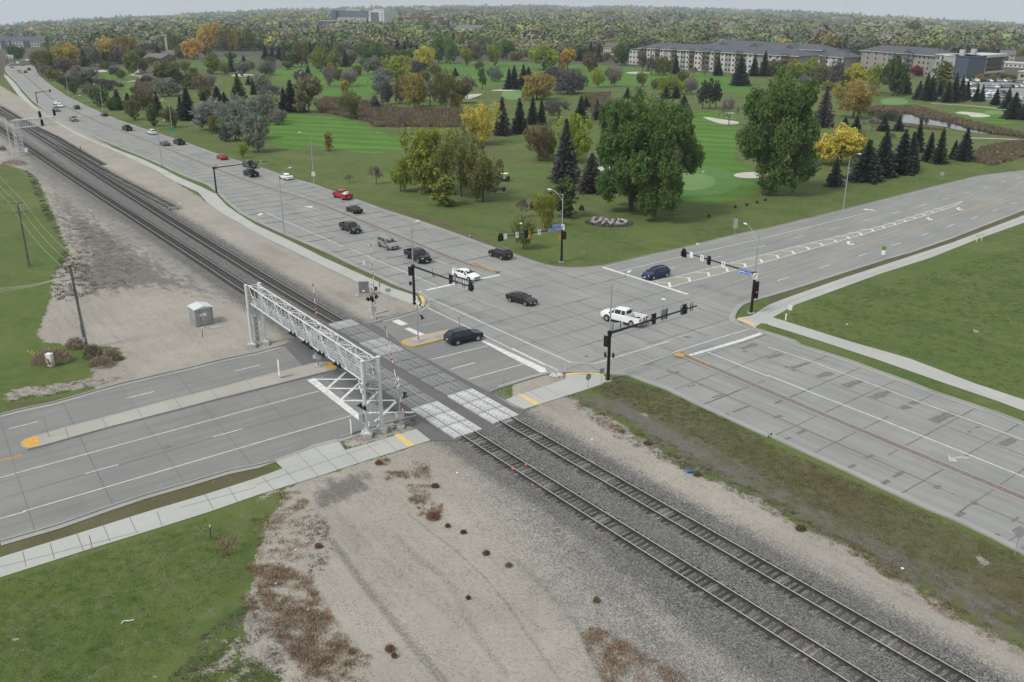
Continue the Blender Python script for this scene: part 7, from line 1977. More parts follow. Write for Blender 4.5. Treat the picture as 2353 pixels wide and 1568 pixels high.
# pond
wn = N('pond_water'); wn.b.inputs['Roughness'].default_value = .06; wn.b.inputs['Base Color'].default_value = (.02, .022, .02, 1); wn.b.inputs['Specular IOR Level'].default_value = 1.0; wn.b.inputs['IOR'].default_value = 1.33
wn.bump(wn.noise(wn.obj(), .8, 3), .12, .1)
flat('water', GP('30 900,1050 1080,1030 1240,1040 1320,1045 1400,1075 1560,1100 1720,1135 1870,1185 2100,1220 2160,1245 1950,1230 1740,1197 1640,1172 1500,1152 1400,1145 1260,1132 1100,1110 960,1100'), .10, wn.m)

# ------------------------------------------------------------------ reeds, weeds, tufts
def inside(poly, x, y):
    c = False; n = len(poly)
    for i in range(n):
        a, b = poly[i], poly[i - 1]
        if (a.y > y) != (b.y > y) and x < (b.x - a.x) * (y - a.y) / (b.y - a.y) + a.x: c = not c
    return c
def scatter(name, label, cat, areas, colfn, mat, seed=1, clump=False):
    """many upright blades; areas = (outline, count, height, blade width, clump radius)"""
    rs = np.random.RandomState(seed); Cc, U, V, K = [], [], [], []
    for s, cnt, hh, bw, cr in areas:
        poly = GP(s); xs = [p.x for p in poly]; ys = [p.y for p in poly]; k = 0; tries = 0
        while k < cnt and tries < cnt * 30:
            tries += 1
            x, y = rs.uniform(min(xs), max(xs)), rs.uniform(min(ys), max(ys))
            if not inside(poly, x, y): continue
            fq = math.sin(x * .9 + 1.3 * math.sin(y * .7)) * math.sin(y * 1.1 + 1.7 * math.sin(x * .5)) + .6 * math.sin(x * 2.3 + y * 1.9) * math.sin(y * 2.9 - x)
            if clump and fq < rs.uniform(-1.1, .75): continue
            k += 1; n = rs.randint(8, 16); h = hh * rs.uniform(.5, 1.3) * min(1, .4 + cr)
            a = rs.uniform(0, 2 * PI, n); rr = cr * np.sqrt(rs.uniform(0, 1, n))
            hx = h * rs.uniform(.5, 1.1, n)
            base = np.stack([x + np.cos(a) * rr, y + np.sin(a) * rr, hx * .45], 1)
            lean = np.stack([np.cos(a) * hx * .22, np.sin(a) * hx * .22, hx * .5], 1)
            b = rs.uniform(0, 2 * PI, n); side = np.stack([np.cos(b), np.sin(b), b * 0], 1) * bw * rs.uniform(.6, 1.4, (n, 1))
            Cc.append(base); U.append(lean); V.append(side); c = np.array(colfn(rs)); K.append(c[None, :] * rs.uniform(.65, 1.35, (n, 1)))
    Cc = np.vstack(Cc); U = np.vstack(U); V = np.vstack(V); K = np.vstack(K)
    me = quads_mesh(name, Cc.astype(np.float32), U, V, K, mat)
    return tag(mobj(name, me), label, cat, kind='stuff')
def pick(*cs): return lambda rs: cs[rs.randint(len(cs))]
m_ff = MATS['far_foliage']
scatter('cattails', 'brown cattails and reeds around the golf course water', 'reeds', [
    ('10 540,960 640,900 960,925 1300,1000 1900,1010 1920,1170 1080,1170 1050,1130 900,1095 600,1035', 9000, 1.15, .09, .9),
    ('20 650,880 900,850 930,1080 800,1110 640,960', 1500, 1.1, .10, .8), ('00 1260,740 1470,730 1420,870 1240,860', 1500, 1.2, .12, .8),
    ('30 880,1010 1000,985 1380,985 1560,1040 1870,1130 2351,1240 2351,1275 2150,1240 1870,1180 1720,1130 1560,1098 1400,1072 1320,1042 1080,1028 900,1045', 3800, 1.1, .12, .8),
    ('30 1240,1150 1400,1170 1500,1178 1640,1198 1640,1206 1400,1185 1230,1165', 260, .6, .1, .6),
    ('30 1850,1420 2000,1350 2353,1290 2353,1440 2050,1525 1880,1490', 2400, .8, .1, .9)],
    pick((.18, .12, .085), (.22, .155, .11), (.14, .105, .08), (.14, .135, .06), (.28, .225, .18), (.12, .13, .05)), m_ff, 2, True)
# dry weeds of the foreground verge
scatter('dry_weeds', 'russet dry weeds and seed heads on the gravel verge', 'weeds', [
    ('13 -60,500 200,480 480,600 650,900 860,1200 700,1400 400,1450 230,1200 60,900', 1500, .34, .018, .30),
    ('13 -60,0 300,-20 440,80 450,420 300,480 0,430', 260, .34, .018, .28), ('12 200,1400 380,1380 560,1568 200,1568', 120, .30, .018, .25),
    ('03 1980,230 2120,270 2210,330 2110,420 2000,380', 70, .40, .018, .25),
    ('03 2220,760 2353,760 2353,1000 2250,900', 60, .3, .02, .2), ('13 600,1100 1050,1340 1000,1568 300,1568 700,1300', 330, .32, .018, .25),
    ('23 620,1050 900,1100 1200,1300 1560,1500 1600,1568 850,1568 700,1250', 520, .32, .018, .28),
    ('12 1180,1190 1400,1200 1390,1290 1180,1270', 70, .4, .02, .25), ('12 1430,1110 1600,1120 1590,1290 1440,1260', 70, .4, .02, .25), ('12 1380,1320 1600,1330 1600,1480 1420,1500', 90, .4, .02, .25), ('12 1480,1490 1720,1500 1700,1620 1500,1600', 70, .4, .02, .22), ('12 1090,1080 1270,1090 1250,1140 1110,1140', 26, .35, .02, .2),
    ('22 595,575 690,570 690,610 600,605', 22, .3, .02, .2), ('22 890,770 960,770 1030,830 930,860', 40, .45, .02, .25), ('22 740,620 960,690 930,760 780,720', 60, .22, .02, .2), ('22 1370,990 1700,1080 1560,1180 1400,1090', 80, .22, .02, .2),
    ('33 670,330 1000,430 1700,920 2353,1300 2353,1350 1650,980 900,470', 260, .2, .02, .22), ('33 230,90 350,130 340,180 250,160', 22, .35, .02, .2)],
    pick((.34, .19, .12), (.30, .19, .13), (.22, .19, .13), (.42, .32, .20), (.17, .15, .09), (.36, .27, .2)), m_ff, 3, True)
def grass_col(rs): return [(.050, .105, .016), (.085, .13, .028), (.14, .15, .055), (.038, .080, .014)][rs.randint(4)]
scatter('grass_tufts', 'uneven grass tufts standing in the foreground lawns', 'grass', [
    ('03 0,640 850,380 1900,60 2300,300 2200,700 1800,950 1700,1200 1300,1568 -300,1568', 3600, .08, .02, .30),
    ('22 720,450 950,330 1400,450 2353,900 32 0,930 33 1470,20 2353,420 2353,700 1250,400 300,-100 22 1700,880', 3000, .10, .02, .28),
    ('32 760,0 1300,140 1900,370 2353,520 2353,-200 31 2353,700 300,1260 60,1370', 2600, .12, .03, .4)], grass_col, m_ff, 4)
scatter('dull_turf', 'dull brown olive turf on the verge between road and tracks', 'grass', [
    ('22 720,450 950,330 1400,450 2353,900 32 0,930 33 1470,20 2353,420 2353,1100 1250,560 300,80 22 1900,1080 1300,720', 3600, .08, .022, .30)], pick((.085, .085, .035), (.12, .105, .06), (.06, .075, .028), (.14, .13, .085)), m_ff, 7, True)

scatter('low_scrub', 'low grey brown scrub fringing the bare ground', 'scrub', [
    ('22 480,480 650,520 1000,680 1400,900 1900,1180 2353,1420 33 720,250 1300,600 1900,960 2353,1200 2353,1330 1850,1060 1250,700 700,360 300,200 32 0,1568 22 1900,1330 1350,1080 900,860 600,620', 1500, .12, .03, .22),
    ('01 240,0 380,130 440,330 530,480 560,600 650,760 780,830 900,1100 700,1200 520,1200 480,980 600,700 400,400 300,150', 700, .30, .05, .45),
    ('01 500,400 900,500 1300,900 1200,1080 850,1100 700,800', 500, .16, .04, .4), ('02 80,440 400,395 850,320 1150,330 1000,400 480,500 100,560', 260, .12, .03, .25),
    ('03 1500,1568 1700,1400 1850,1150 2150,900 2353,820 13 250,1100 250,1568', 900, .10, .03, .22),
    ('13 420,-120 640,60 700,300 600,640 480,600 460,100', 170, .14, .03, .2), ('01 1450,20 1650,110 1990,240 2200,400 2351,500 2351,470 2180,360 1950,190 1600,30', 160, .1, .03, .25),
    ('11 0,480 250,600 900,890 1480,1140 1430,1120 900,900 260,580 0,460', 320, .12, .03, .25), ('12 790,900 1050,820 1460,720 1470,780 1200,860 830,980', 160, .1, .03, .2)],
    pick((.13, .115, .095), (.17, .14, .11), (.10, .095, .07), (.20, .17, .13), (.10, .11, .05)), m_ff, 6, True)

def weed_bush(s, w_px, h_m, cols, label, n=900, seed=1):
    x, y = T1(s); p = G(x, y); r = w_px / pxm(x, y) / 2
    rs = np.random.RandomState(seed)
    a = rs.uniform(0, 2 * PI, n); k = np.sqrt(rs.uniform(0, 1, n)); rr = r * k * rs.uniform(.8, 1.0, n); dome = np.sqrt(np.maximum(0, 1 - k ** 2)) * h_m * rs.uniform(.3, 1.1, n) + .05
    P = np.stack([np.cos(a) * rr, np.sin(a) * rr * .8, dome], 1)
    d = rs.normal(size=(n, 3)) + np.stack([np.cos(a), np.sin(a), np.ones(n) * 1.2], 1); d /= np.linalg.norm(d, axis=1)[:, None]
    sd_ = np.cross(d, rs.normal(size=(n, 3))); sd_ /= np.linalg.norm(sd_, axis=1)[:, None]
    K = np.array([cols[i] for i in rs.randint(0, len(cols), n)]) * rs.uniform(.6, 1.4, (n, 1))
    me = quads_mesh('dry_bush', P.astype(np.float32), d * rs.uniform(.10, .26, n)[:, None] * max(.6, h_m), sd_ * rs.uniform(.012, .03, n)[:, None], K, m_ff)
    return tag(mobj('dry_bush', me, None, tuple(p)), label, 'bush', 'dry bushes on the verges')
TB = [(.30, .22, .17), (.24, .17, .13), (.20, .15, .12), (.34, .26, .20)]
for i, a_ in enumerate((('02 480,190', 100, 1.5, TB, 'large tumbleweed bush behind the rusty white cabinet'), ('02 700,60', 50, 1.3, TB, 'tumbleweed bush piled at the wooden pole foot'), ('02 940,225', 62, 1.1, TB, 'low front tumbleweed bush right of the wooden pole'), ('02 860,150', 50, 1.6, TB + [(.07, .08, .035)] * 3, 'green and tan bush behind the single yellow stake'), ('02 1030,170', 48, 1.4, TB, 'round tan tumbleweed bush at the right end of the group'),
                       ('00 130,1515', 62, 1.2, [(.24, .15, .12), (.17, .11, .09), (.28, .2, .14)], 'reddish brush pile below the railway signal tower'), ('A 60,960', 16, 1.5, [(.2, .13, .1)], 'brown brush at the left edge beside the tracks'),
                       ('12 1645,1340', 19, .28, [(.15, .12, .085), (.19, .15, .11)], 'dark round weed on the gravel nearest the rails'), ('12 1130,1130', 18, .35, [(.26, .16, .1)], 'small rusty weed below the path slabs'), ('13 1762,140', 11, .28, [(.18, .13, .09)], 'dark brown weed under the weed patch'), ('13 2112,390', 16, .28, [(.10, .10, .06), (.2, .18, .1)], 'lone green centred weed on the open gravel'), ('13 1625,60', 36, .55, [(.24, .15, .1)], 'bushy russet weed at the lower end of the patch'), ('13 2320,500', 15, .25, [(.22, .19, .11)], 'pale small weed by the ballast edge'),
                       ('13 575,325', 18, .3, [(.24, .14, .09)], 'flat russet weed left of the wheel ruts'), ('13 1230,1275', 24, .4, [(.24, .15, .09)], 'russet weed low in the ruts, upper of two'), ('13 1270,1335', 13, .35, [(.22, .15, .09)], 'russet weed low in the ruts, lower of two'), ('13 1950,800', 9, .2, [(.15, .11, .09)], 'tiny black weed on bare silt'), ('13 1905,195', 14, .2, [(.11, .10, .08)], 'thin grey weed on open gravel'), ('23 775,825', 15, .35, [(.2, .17, .1)], 'pale weed on the ballast shoulder'),
                       ('22 1700,1235', 20, .45, [(.16, .15, .08)], 'green tan weed beside the blue bag'), ('22 1242,945', 20, .35, [(.2, .15, .1)], 'brown weed in the silt strip, middle'), ('33 300,165', 26, .4, [(.14, .12, .06)], 'olive weed at the silt strip edge, right'), ('F 890,560', 14, 1.6, [(.07, .06, .035), (.11, .09, .05)], 'thin shrub on the lawn left of the lime tree'), ('21 638,368', 13, 1.1, [(.05, .06, .03)], 'small dark shrub between the dark tree and the flower bed'), ('21 2050,345', 7, .5, [(.07, .08, .035), (.06, .06, .04)], 'leftmost of four tiny shrubs on the far lawn'), ('21 2155,325', 7, .5, [(.07, .08, .035), (.06, .06, .04)], 'second of four tiny shrubs on the far lawn'), ('21 2250,302', 7, .5, [(.07, .08, .035), (.06, .06, .04)], 'third of four tiny shrubs on the far lawn'), ('21 2325,280', 7, .5, [(.07, .08, .035), (.06, .06, .04)], 'rightmost of four tiny shrubs on the far lawn'), ('21 1808,430', 8, .6, [(.08, .08, .045)], 'lone tiny shrub between trees and the east road'))):
    weed_bush(*a_[:4], a_[4], n=int(400 + a_[1] * 14), seed=20 + i)

# ------------------------------------------------------------------ flower bed with planted letters
fbp = []
for t in np.linspace(0, 2 * PI, 33)[:-1]:
    fbp.append((1176.6 + (890 + 222 * math.cos(t)) * .2502, 392.3 + (484 + 36 * math.sin(t) + 9 * math.cos(t)) * .2502))
bedp = [G(*q) for q in fbp]; cen_ = sum(bedp, Vector()) / len(bedp)
bed = thing('flower_bed', 'oval flower bed planted with the white letters UND', 'flower bed', cen_)
m = MB(); P_ = [p - cen_ for p in bedp]; m.poly([(p.x, p.y, .05) for p in P_])
for i in range(len(P_)): a, b = P_[i - 1], P_[i]; m.poly([(a.x, a.y, -.02), (b.x, b.y, -.02), (b.x, b.y, .05), (a.x, a.y, .05)])
m.build('soil', pm('bed_soil', (.05, .042, .045), .95, 0, col2=(.09, .08, .075), scale=6), bed)
rs = np.random.RandomState(8); Pq = []
while len(Pq) < 2600:
    x, y = rs.uniform(min(p.x for p in P_), max(p.x for p in P_)), rs.uniform(min(p.y for p in P_), max(p.y for p in P_))
    if inside(P_, x, y): Pq.append((x, y, .08 + rs.uniform(0, .12)))
Pq = np.array(Pq); nn_ = rs.normal(size=Pq.shape) + np.array([0, 0, 1.5]); nn_ /= np.linalg.norm(nn_, axis=1)[:, None]; u, v = spray(rs, Pq, nn_, .16)
Kk = np.array([[(.075, .05, .065), (.13, .10, .10), (.05, .045, .04), (.2, .175, .16)][i] for i in rs.randint(0, 4, len(Pq))])
o = mobj('purple_plants', quads_mesh('purple_plants', Pq.astype(np.float32), u, v, Kk, m_ff), bed)
ax_x = (G(*T1('21 1060,490')) - G(*T1('21 720,470'))).normalized(); bw_ = (G(*T1('21 1065,492')) - G(*T1('21 715,468'))).length
bh_ = (G(*T1('21 880,452')) - G(*T1('21 880,508'))).length
m_flow = pm('white_blossom', (.40, .37, .37), .9, 0, col2=(.27, .24, .25), scale=7, bump=.5)
for i, (ch, cx, cy) in enumerate((('U', 772, 468), ('N', 882, 481), ('D', 1003, 487))):
    q = G(1176.6 + cx * .2502, 392.3 + cy * .2502) - cen_
    tm_ = text_mesh(ch, 1.0, m_flow, .04); ra = np.random.RandomState(30 + i)
    tris = []
    for pl in tm_.polygons:
        if pl.normal.z > .5:
            vs = [tm_.vertices[k].co for k in pl.vertices]
            for k in range(1, len(vs) - 1): tris.append((vs[0], vs[k], vs[k + 1]))
    ar_ = np.array([(b - a).cross(c - a).length for a, b, c in tris]); ar_ /= ar_.sum()
    pts_ = []
    for k in ra.choice(len(tris), 620, p=ar_):
        a, b, c = tris[k]; r1, r2 = ra.uniform(), ra.uniform()
        if r1 + r2 > 1: r1, r2 = 1 - r1, 1 - r2
        q_ = a + (b - a) * r1 + (c - a) * r2; pts_.append((q_.x * bw_ * .40, q_.y * bh_ * 1.2, ra.uniform(0, .12)))
    pts_ = np.array(pts_) + ra.normal(size=(620, 3)) * .07; nn2 = ra.normal(size=(620, 3)) * .5 + np.array([0, 0, 1]); nn2 /= np.linalg.norm(nn2, axis=1)[:, None]
    u2, v2 = spray(ra, pts_, nn2, .17); K2 = np.array([[(.52, .49, .49), (.40, .34, .36), (.60, .58, .57)][k] for k in ra.randint(0, 3, 620)])
    mobj('planted_letter', quads_mesh('planted_letter', pts_.astype(np.float32), u2, v2, K2, m_ff), bed, (q.x, q.y, .22), (0, 0, math.atan2(ax_x.y, ax_x.x)))

# ------------------------------------------------------------------ golf cart, bench, bin, golfers
p = G(*T1('11 2280,97')); t = thing('golf_cart', 'white roofed golf cart parked on the lawn right of the amber tree', 'golf cart', p, 2.6)
MB().box((0, 0, .45), (2.3, 1.15, .35), top=.9).box((.95, 0, .72), (.4, 1.1, .5), top=.7).build('body', m_trim, t)
MB().box((-.25, 0, .80), (.5, 1.0, .15)).box((-.5, 0, 1.05), (.12, 1.0, .5)).build('seat', pm('cream_vinyl', (.5, .46, .38), .6), t)
m = MB()
for x in (.75, -.75):
    for y in (-.5, .5): m.tube((x, y, .6), (x * .9, y, 1.85), .025, n=5)
m.build('roof_posts', m_dark, t); MB().box((0, 0, 1.9), (2.0, 1.25, .09), top=.92).build('canopy', m_plain_white, t)
for x in (.8, -.75):
    for y in (-.5, .5): m = MB(); m.tube((0, -.1, 0), (0, .1, 0), .23, n=12); m.build('wheel', m_tyre, t, loc=(x, y, .23))
MB().box((-1.15, .25, .85), (.3, .35, .9)).box((-1.15, -.25, .82), (.3, .35, .85)).build('golf_bags', m_dark, t)
p = G(*T1('F 262,232')); t = thing('park_bench', 'black park bench on the lawn below the golf cart', 'bench', p, .05)
m = MB(); [m.box((0, y, .45), (2.0, .1, .05)) for y in (-.2, -.05, .1)]; m.build('seat', m_dark, t)
m = MB(); [m.box((0, .22, z), (2.0, .04, .1)) for z in (.6, .75, .9)]; m.build('backrest', m_dark, t)
for x in (-.85, .85): MB().box((x, -.2, .22), (.07, .07, .44)).box((x, .2, .45), (.07, .07, .9)).box((x, 0, .65), (.05, .45, .05)).build('leg', m_dark, t)
MB().box((.1, 0, .02), (3.3, .9, .05)).build('base_slab', m_conc, t)
p = G(*T1('F 365,222')); t = thing('litter_bin', 'dark green square litter bin right of the black bench', 'litter bin', p)
MB().box((0, 0, .5), (.62, .62, 1.0), top=.94).build('bin_body', pm('dark_green_metal', (.012, .035, .025), .5), t); MB().box((0, 0, 1.04), (.68, .68, .1)).build('lid', m_dark, t)
def person(name_label, base, top_, cols, rz=0):
    p = G(*T1(base)); h = 1.75
    root = thing('person', name_label, 'person', p, rz)
    def skin(nm, vs, es, rad, mat):
        me = bpy.data.meshes.new(nm); me.from_pydata(vs, es, []); me.materials.append(mat)
        o = mobj(nm, me, root); md_ = o.modifiers.new('skin', 'SKIN')
        for i, r in enumerate(rad): me.skin_vertices[0].data[i].radius = (r, r)
        me.skin_vertices[0].data[0].use_root = True
        o.modifiers.new('sub', 'SUBSURF').render_levels = 1
        return o
    V_ = [(0, 0, .95), (0, 0, 1.2), (0, 0, 1.42), (0, 0, 1.52), (0, 0, 1.66), (-.1, 0, .85), (-.13, -.05, .5), (-.14, 0, .08), (.1, 0, .85), (.13, .06, .5), (.16, .1, .08), (-.2, 0, 1.40), (-.26, -.1, 1.15), (-.1, -.3, 1.0), (.2, 0, 1.40), (.26, -.1, 1.15), (.06, -.32, 1.0), (-.14, -.12, .05), (.16, -.02, .05)]
    E_ = [(0, 1), (1, 2), (2, 3), (3, 4), (0, 5), (5, 6), (6, 7), (0, 8), (8, 9), (9, 10), (2, 11), (11, 12), (12, 13), (2, 14), (14, 15), (15, 16), (7, 17), (10, 18)]
    me = bpy.data.meshes.new('body'); me.from_pydata(V_, E_, [])
    o = mobj('body', me, root); me.materials.append(cols)
    o.modifiers.new('skin', 'SKIN')
    for i, r in enumerate((.15, .15, .15, .06, .105, .10, .075, .05, .10, .075, .05, .07, .05, .04, .07, .05, .04, .045, .045)): me.skin_vertices[0].data[i].radius = (r, r)
    me.skin_vertices[0].data[0].use_root = True
    s_ = o.modifiers.new('sub', 'SUBSURF'); s_.levels = 1; s_.render_levels = 1
    m = MB(); m.ball((0, 0, 1.70), .12, 10, 6, (1, 1, .8)); m.build('cap', m_dark, root)
person('standing golfer in dark clothes, left of two on the striped fairway', 'M 603,1362', 0, pm('dark_clothes', (.03, .035, .05), .9), .3)
person('golfer in brown clothes beside the silver willow, right of two', 'M 752,1330', 0, pm('brown_clothes', (.12, .05, .03), .9), 1.2)

# ------------------------------------------------------------------ railway side things
def flag_pin():
    p = G(*T1('21 1740,75')); t = thing('golf_flag', 'small white flag in the near putting green', 'golf flag', p); h = hgt(*T1('21 1740,75'), 392.3 + 2 * .25)
    m = MB(); m.tube((0, 0, 0), (0, 0, h), .02, n=5); m.build('pin', m_plain_white, t); MB().box((.28, 0, h - .2), (.5, .02, .35)).build('flag', m_plain_white, t)
flag_pin()
# equipment shelter
pb = G(*T1('01 1805,1440')); pr_ = G(*T1('01 1968,1405')); pl = G(*T1('01 1750,1398'))
d = (pr_ - pb); W_ = d.length; dl_ = (pl - pb).length; a = math.atan2(d.y, d.x)
sh = thing('equipment_shelter', 'small grey metal signal shelter with pale pitched roof on the gravel', 'shelter', pb, a)
ly = max(2.0, dl_); zz = hgt(*T1('01 1968,1405'), 392.3 + 1250 * .2502) * .98
MB().box((W_ / 2, ly / 2, zz / 2 + .06), (W_, ly, zz)).build('wall', pm('grey_sheet_metal', (.34, .34, .345), .5, .2, col2=(.29, .29, .29), scale=1), sh)
m = MB(); gable(m, 0, W_, 0, ly, zz + .06, .35, 'y', .12); m.build('roof', pm('pale_roof_metal', (.60, .62, .63), .5, .1, var=.1), sh)
MB().box((W_ / 2, ly / 2, .05), (W_ - .1, ly - .1, .1)).build('base', m_dark, sh)
MB().box((W_ * .52, -.02, zz * .66), (W_ * .22, .03, zz * .2)).build('notice_plate', m_plain_white, sh); MB().box((W_ * .30, -.02, zz * .66), (W_ * .10, .03, zz * .14)).build('notice_plate', m_plain_white, sh)
MB().box((W_ * .76, -.12, zz * .72), (W_ * .2, .25, .08)).build('meter_hood', m_galv, sh); MB().box((W_ * .42, -.03, zz * .42), (.12, .06, .12)).build('door_handle', m_plain_white, sh)
m = MB(); m.box((W_ * .28, -.015, zz * .5), (.03, .01, zz * .9)); m.box((W_ * .92, -.015, zz * .5), (.03, .01, zz * .9)); m.build('door_seams', m_dark, sh)
# cabinet by the north-west gate
p = G(*T1('E 270,1095')); cb_ = thing('equipment_cabinet', 'grey double door traffic cabinet on a concrete plinth', 'cabinet', p, .12)
MB().box((0, 0, .22), (1.75, 1.1, .45)).build('plinth', m_conc, cb_); MB().box((0, 0, 1.35), (1.45, .85, 1.8)).build('cabinet_body', pm('cabinet_grey', (.20, .205, .20), .6, .1, var=.1), cb_); MB().box((0, 0, 2.28), (1.52, .92, .07), top=.96).build('lid', m_lgrey, cb_)
MB().box((.02, -.435, 1.3), (.02, .01, 1.6)).build('door_seam', m_dark, cb_); MB().box((-.05, -.44, .85), (.3, .02, .28)).build('label_plate', m_plain_white, cb_)
MB().box((-.95, -.1, .06), (.7, .9, .12)).build('step_slab', m_conc, cb_)
# rusty white pedestal
p = G(*T1('02 470,226')); pd = thing('utility_pedestal', 'white utility cabinet with a rust stain, in front of the tumbleweed', 'cabinet', p, -.2)
w_ = 13 / pxm(*T1('02 470,226')); h_ = hgt(*T1('02 470,226'), 784.6 + 118 * .2502); MB().box((0, 0, h_ / 2), (w_, w_ * .8, h_)).build('cabinet_body', m_plain_white, pd); MB().box((0, 0, h_ + .03), (w_ * 1.06, w_ * .86, .07)).build('lid', m_plain_white, pd)
m = MB(); m.poly([(-.3, -w_ * .4 - .006, h_ * .78), (.05, -w_ * .4 - .006, h_ * .62), (.3, -w_ * .4 - .006, h_ * .3), (.1, -w_ * .4 - .006, h_ * .12), (-.1, -w_ * .4 - .006, h_ * .3), (-.2, -w_ * .4 - .006, h_ * .55)]); m.build('rust_stain', pm('rust', (.25, .07, .035), .9, 0, col2=(.35, .15, .08), scale=8), pd)
def stake(base, top, r, mat, label, name='marker_stake', cat='stake', lean=True, cap=None):
    bx, by = T1(base); tx, ty = T1(top); p = G(bx, by); h = hgt(bx, by, ty)
    E = G(tx, ty, h) - p if lean else Vector((0, 0, h)); E.z = h
    t = thing(name, label, cat, p); m = MB(); m.tube((0, 0, -.05), E, r, n=6); m.build('shaft', mat, t)
    if cap: m = MB(); m.tube(E * .82, E * 1.01, r * 1.25, n=6); m.build('top_band', cap, t)
    return t
stake('02 320,132', '02 245,85', .05, m_yel, 'yellow stake leaning left into the tumbleweed, left of a pair'); stake('02 322,112', '02 282,85', .05, m_yel, 'shorter yellow stake leaning beside its pair'); stake('02 938,135', '02 915,60', .05, m_yel, 'single yellow stake before the green tan bush')
stake('03 857,383', '03 820,212', .035, m_galv, 'slim grey metal stake at the path edge, bottom left'); stake('03 1935,238', '03 1926,118', .04, pm('dark_green_post', (.03, .05, .03), .8), 'dark stake with white tip by the russet weeds', cap=m_plain_white)
stake('02 452,890', '02 400,690', .04, m_galv, 'grey mottled post on the west median nose'); stake('31 1915,657', '31 1922,590', .06, m_plain_white, 'left of two white orange topped marker posts by the path', cap=m_orange); stake('31 1960,645', '31 1970,582', .06, m_plain_white, 'right of two white orange topped marker posts by the path', cap=m_orange)
stake('A 1448,935', 'A 1440,880', .12, m_orange, 'orange red marker beside the disused spur'); stake('A 1520,935', 'A 1510,865', .09, pm('brown_post', (.12, .07, .05), .9), 'brown marker post right of the orange red one'); stake('31 162,1376', '31 168,1315', .10, m_plain_white, 'squat white bollard in the path junction grass'); stake('01 1860,1530', '01 1855,1440', .05, m_red, 'red post in front of the equipment shelter', cap=m_plain_white)
stake('22 492,285', '22 488,212', .03, m_plain_white, 'slim white delineator at the rubble by the corner ramp'); stake('01 1625,375', '01 1622,315', .06, m_galv, 'short steel post at the stub siding buffer')
signpost('street_sign', 'green sign with white symbol on the lawn behind the north signal pole', 'sign', '21 660,772', 392.3 + 678 * .2502, .85, .75, m_green, text=None)
signpost('bus_stop_sign', 'green and white bus stop sign between east road and path', 'sign', '31 1047,832', 392.3 + 695 * .2502, .70, .95, m_green); o = bpy.data.objects['bus_stop_sign']; plate(o, (0, -.05, hgt(*T1('31 1047,832'), 392.3 + 752 * .2502)), 0, .6, .75, m_plain_white)
signpost('warning_sign', 'grey diamond warning sign seen from behind on the far lawn', 'sign', '31 1588,97', 392.3 + 5 * .2502, 1, 1.25, m_signback, 'diamond'); signpost('street_sign', 'small green plate on a thin post left of the diamond sign', 'sign', '31 1368,152', 392.3 + 88 * .2502, .4, .4, m_green)
signpost('street_sign', 'white sign on a leaning post where the two paths meet', 'sign', '31 186,1330', 392.3 + 1232 * .2502, .55, .75, m_plain_white, tilt=.12); signpost('street_sign', 'tall grey sign seen from behind beside the east road', 'sign', '21 2045,582', 392.3 + 440 * .2502, .75, 1.9, m_signback)
signpost('street_sign', 'round grey sign from behind, left of two at the corner ramp', 'sign', '22 697,432', 784.6 + 298 * .2502, .75, .75, m_signback, 'round', face=.6); signpost('street_sign', 'square grey sign from behind, right of two at the corner ramp', 'sign', '22 820,395', 784.6 + 248 * .2502, .62, .62, m_signback, face=.5)
signpost('street_sign', 'narrow marker post sign on the pebble island', 'sign', '12 2277,475', 784.6 + 342 * .2502, .12, .7, m_signback); signpost('street_sign', 'grey sign back right of the equipment cabinet, at the path', 'sign', '11 1217,1190', 392.3 + 1083 * .2502, .75, .5, m_signback); signpost('street_sign', 'small white sign on the verge between path and avenue', 'sign', '11 995,922', 392.3 + 828 * .2502, .42, .72, m_plain_white)
signpost('street_sign', 'edge-on narrow sign behind the gate mast', 'sign', 'E 562,1110', 545.8 + 815 * .12208, .3, .9, m_signback, face=1.1); signpost('keep_right_sign', 'tall white sign on the concrete median left of the lattice bridge', 'sign', '12 220,350', 784.6 + 168 * .2502, .5, 2.0, m_plain_white, face=-1.0)
signpost('street_sign', 'tall thin white sign by the lattice bridge foot', 'sign', '12 880,857', 784.6 + 715 * .2502, .5, 2.2, m_plain_white, face=-1.15); signpost('street_sign', 'edge-on dark sign on the yellow edged island above the navy car', 'sign', 'I 1007,945', 620.4 + 735 * .14655, .3, 1.2, m_signback, face=1.3)
signpost('warning_sign', 'grey diamond sign from behind at the bottom right road edge', 'sign', '33 2262,400', 1176.9 + 122 * .2502, 1, 1.15, m_signback, 'diamond'); signpost('railway_marker', 'white marker on a dark leaning post left of the tracks', 'sign', '01 872,450', 392.3 + 355 * .2502, .5, .4, m_plain_white, tilt=-.25, pc=m_dark); signpost('railway_marker', 'white square marker beside the stub siding buffer', 'sign', '01 1664,382', 392.3 + 288 * .2502, .6, .5, m_plain_white)
m = MB(); p = G(*T1('01 1600,362')); bf = thing('buffer_stop', 'steel buffer stop ending the stub siding', 'buffer stop', p, RAng); MB().box((0, 0, .45), (.3, 2.3, .35)).build('buffer_beam', m_galv, bf); MB().box((-.5, -.75, .25), (1.2, .12, .5), top=.6).box((-.5, .75, .25), (1.2, .12, .5), top=.6).build('buffer_frame', m_rail, bf)
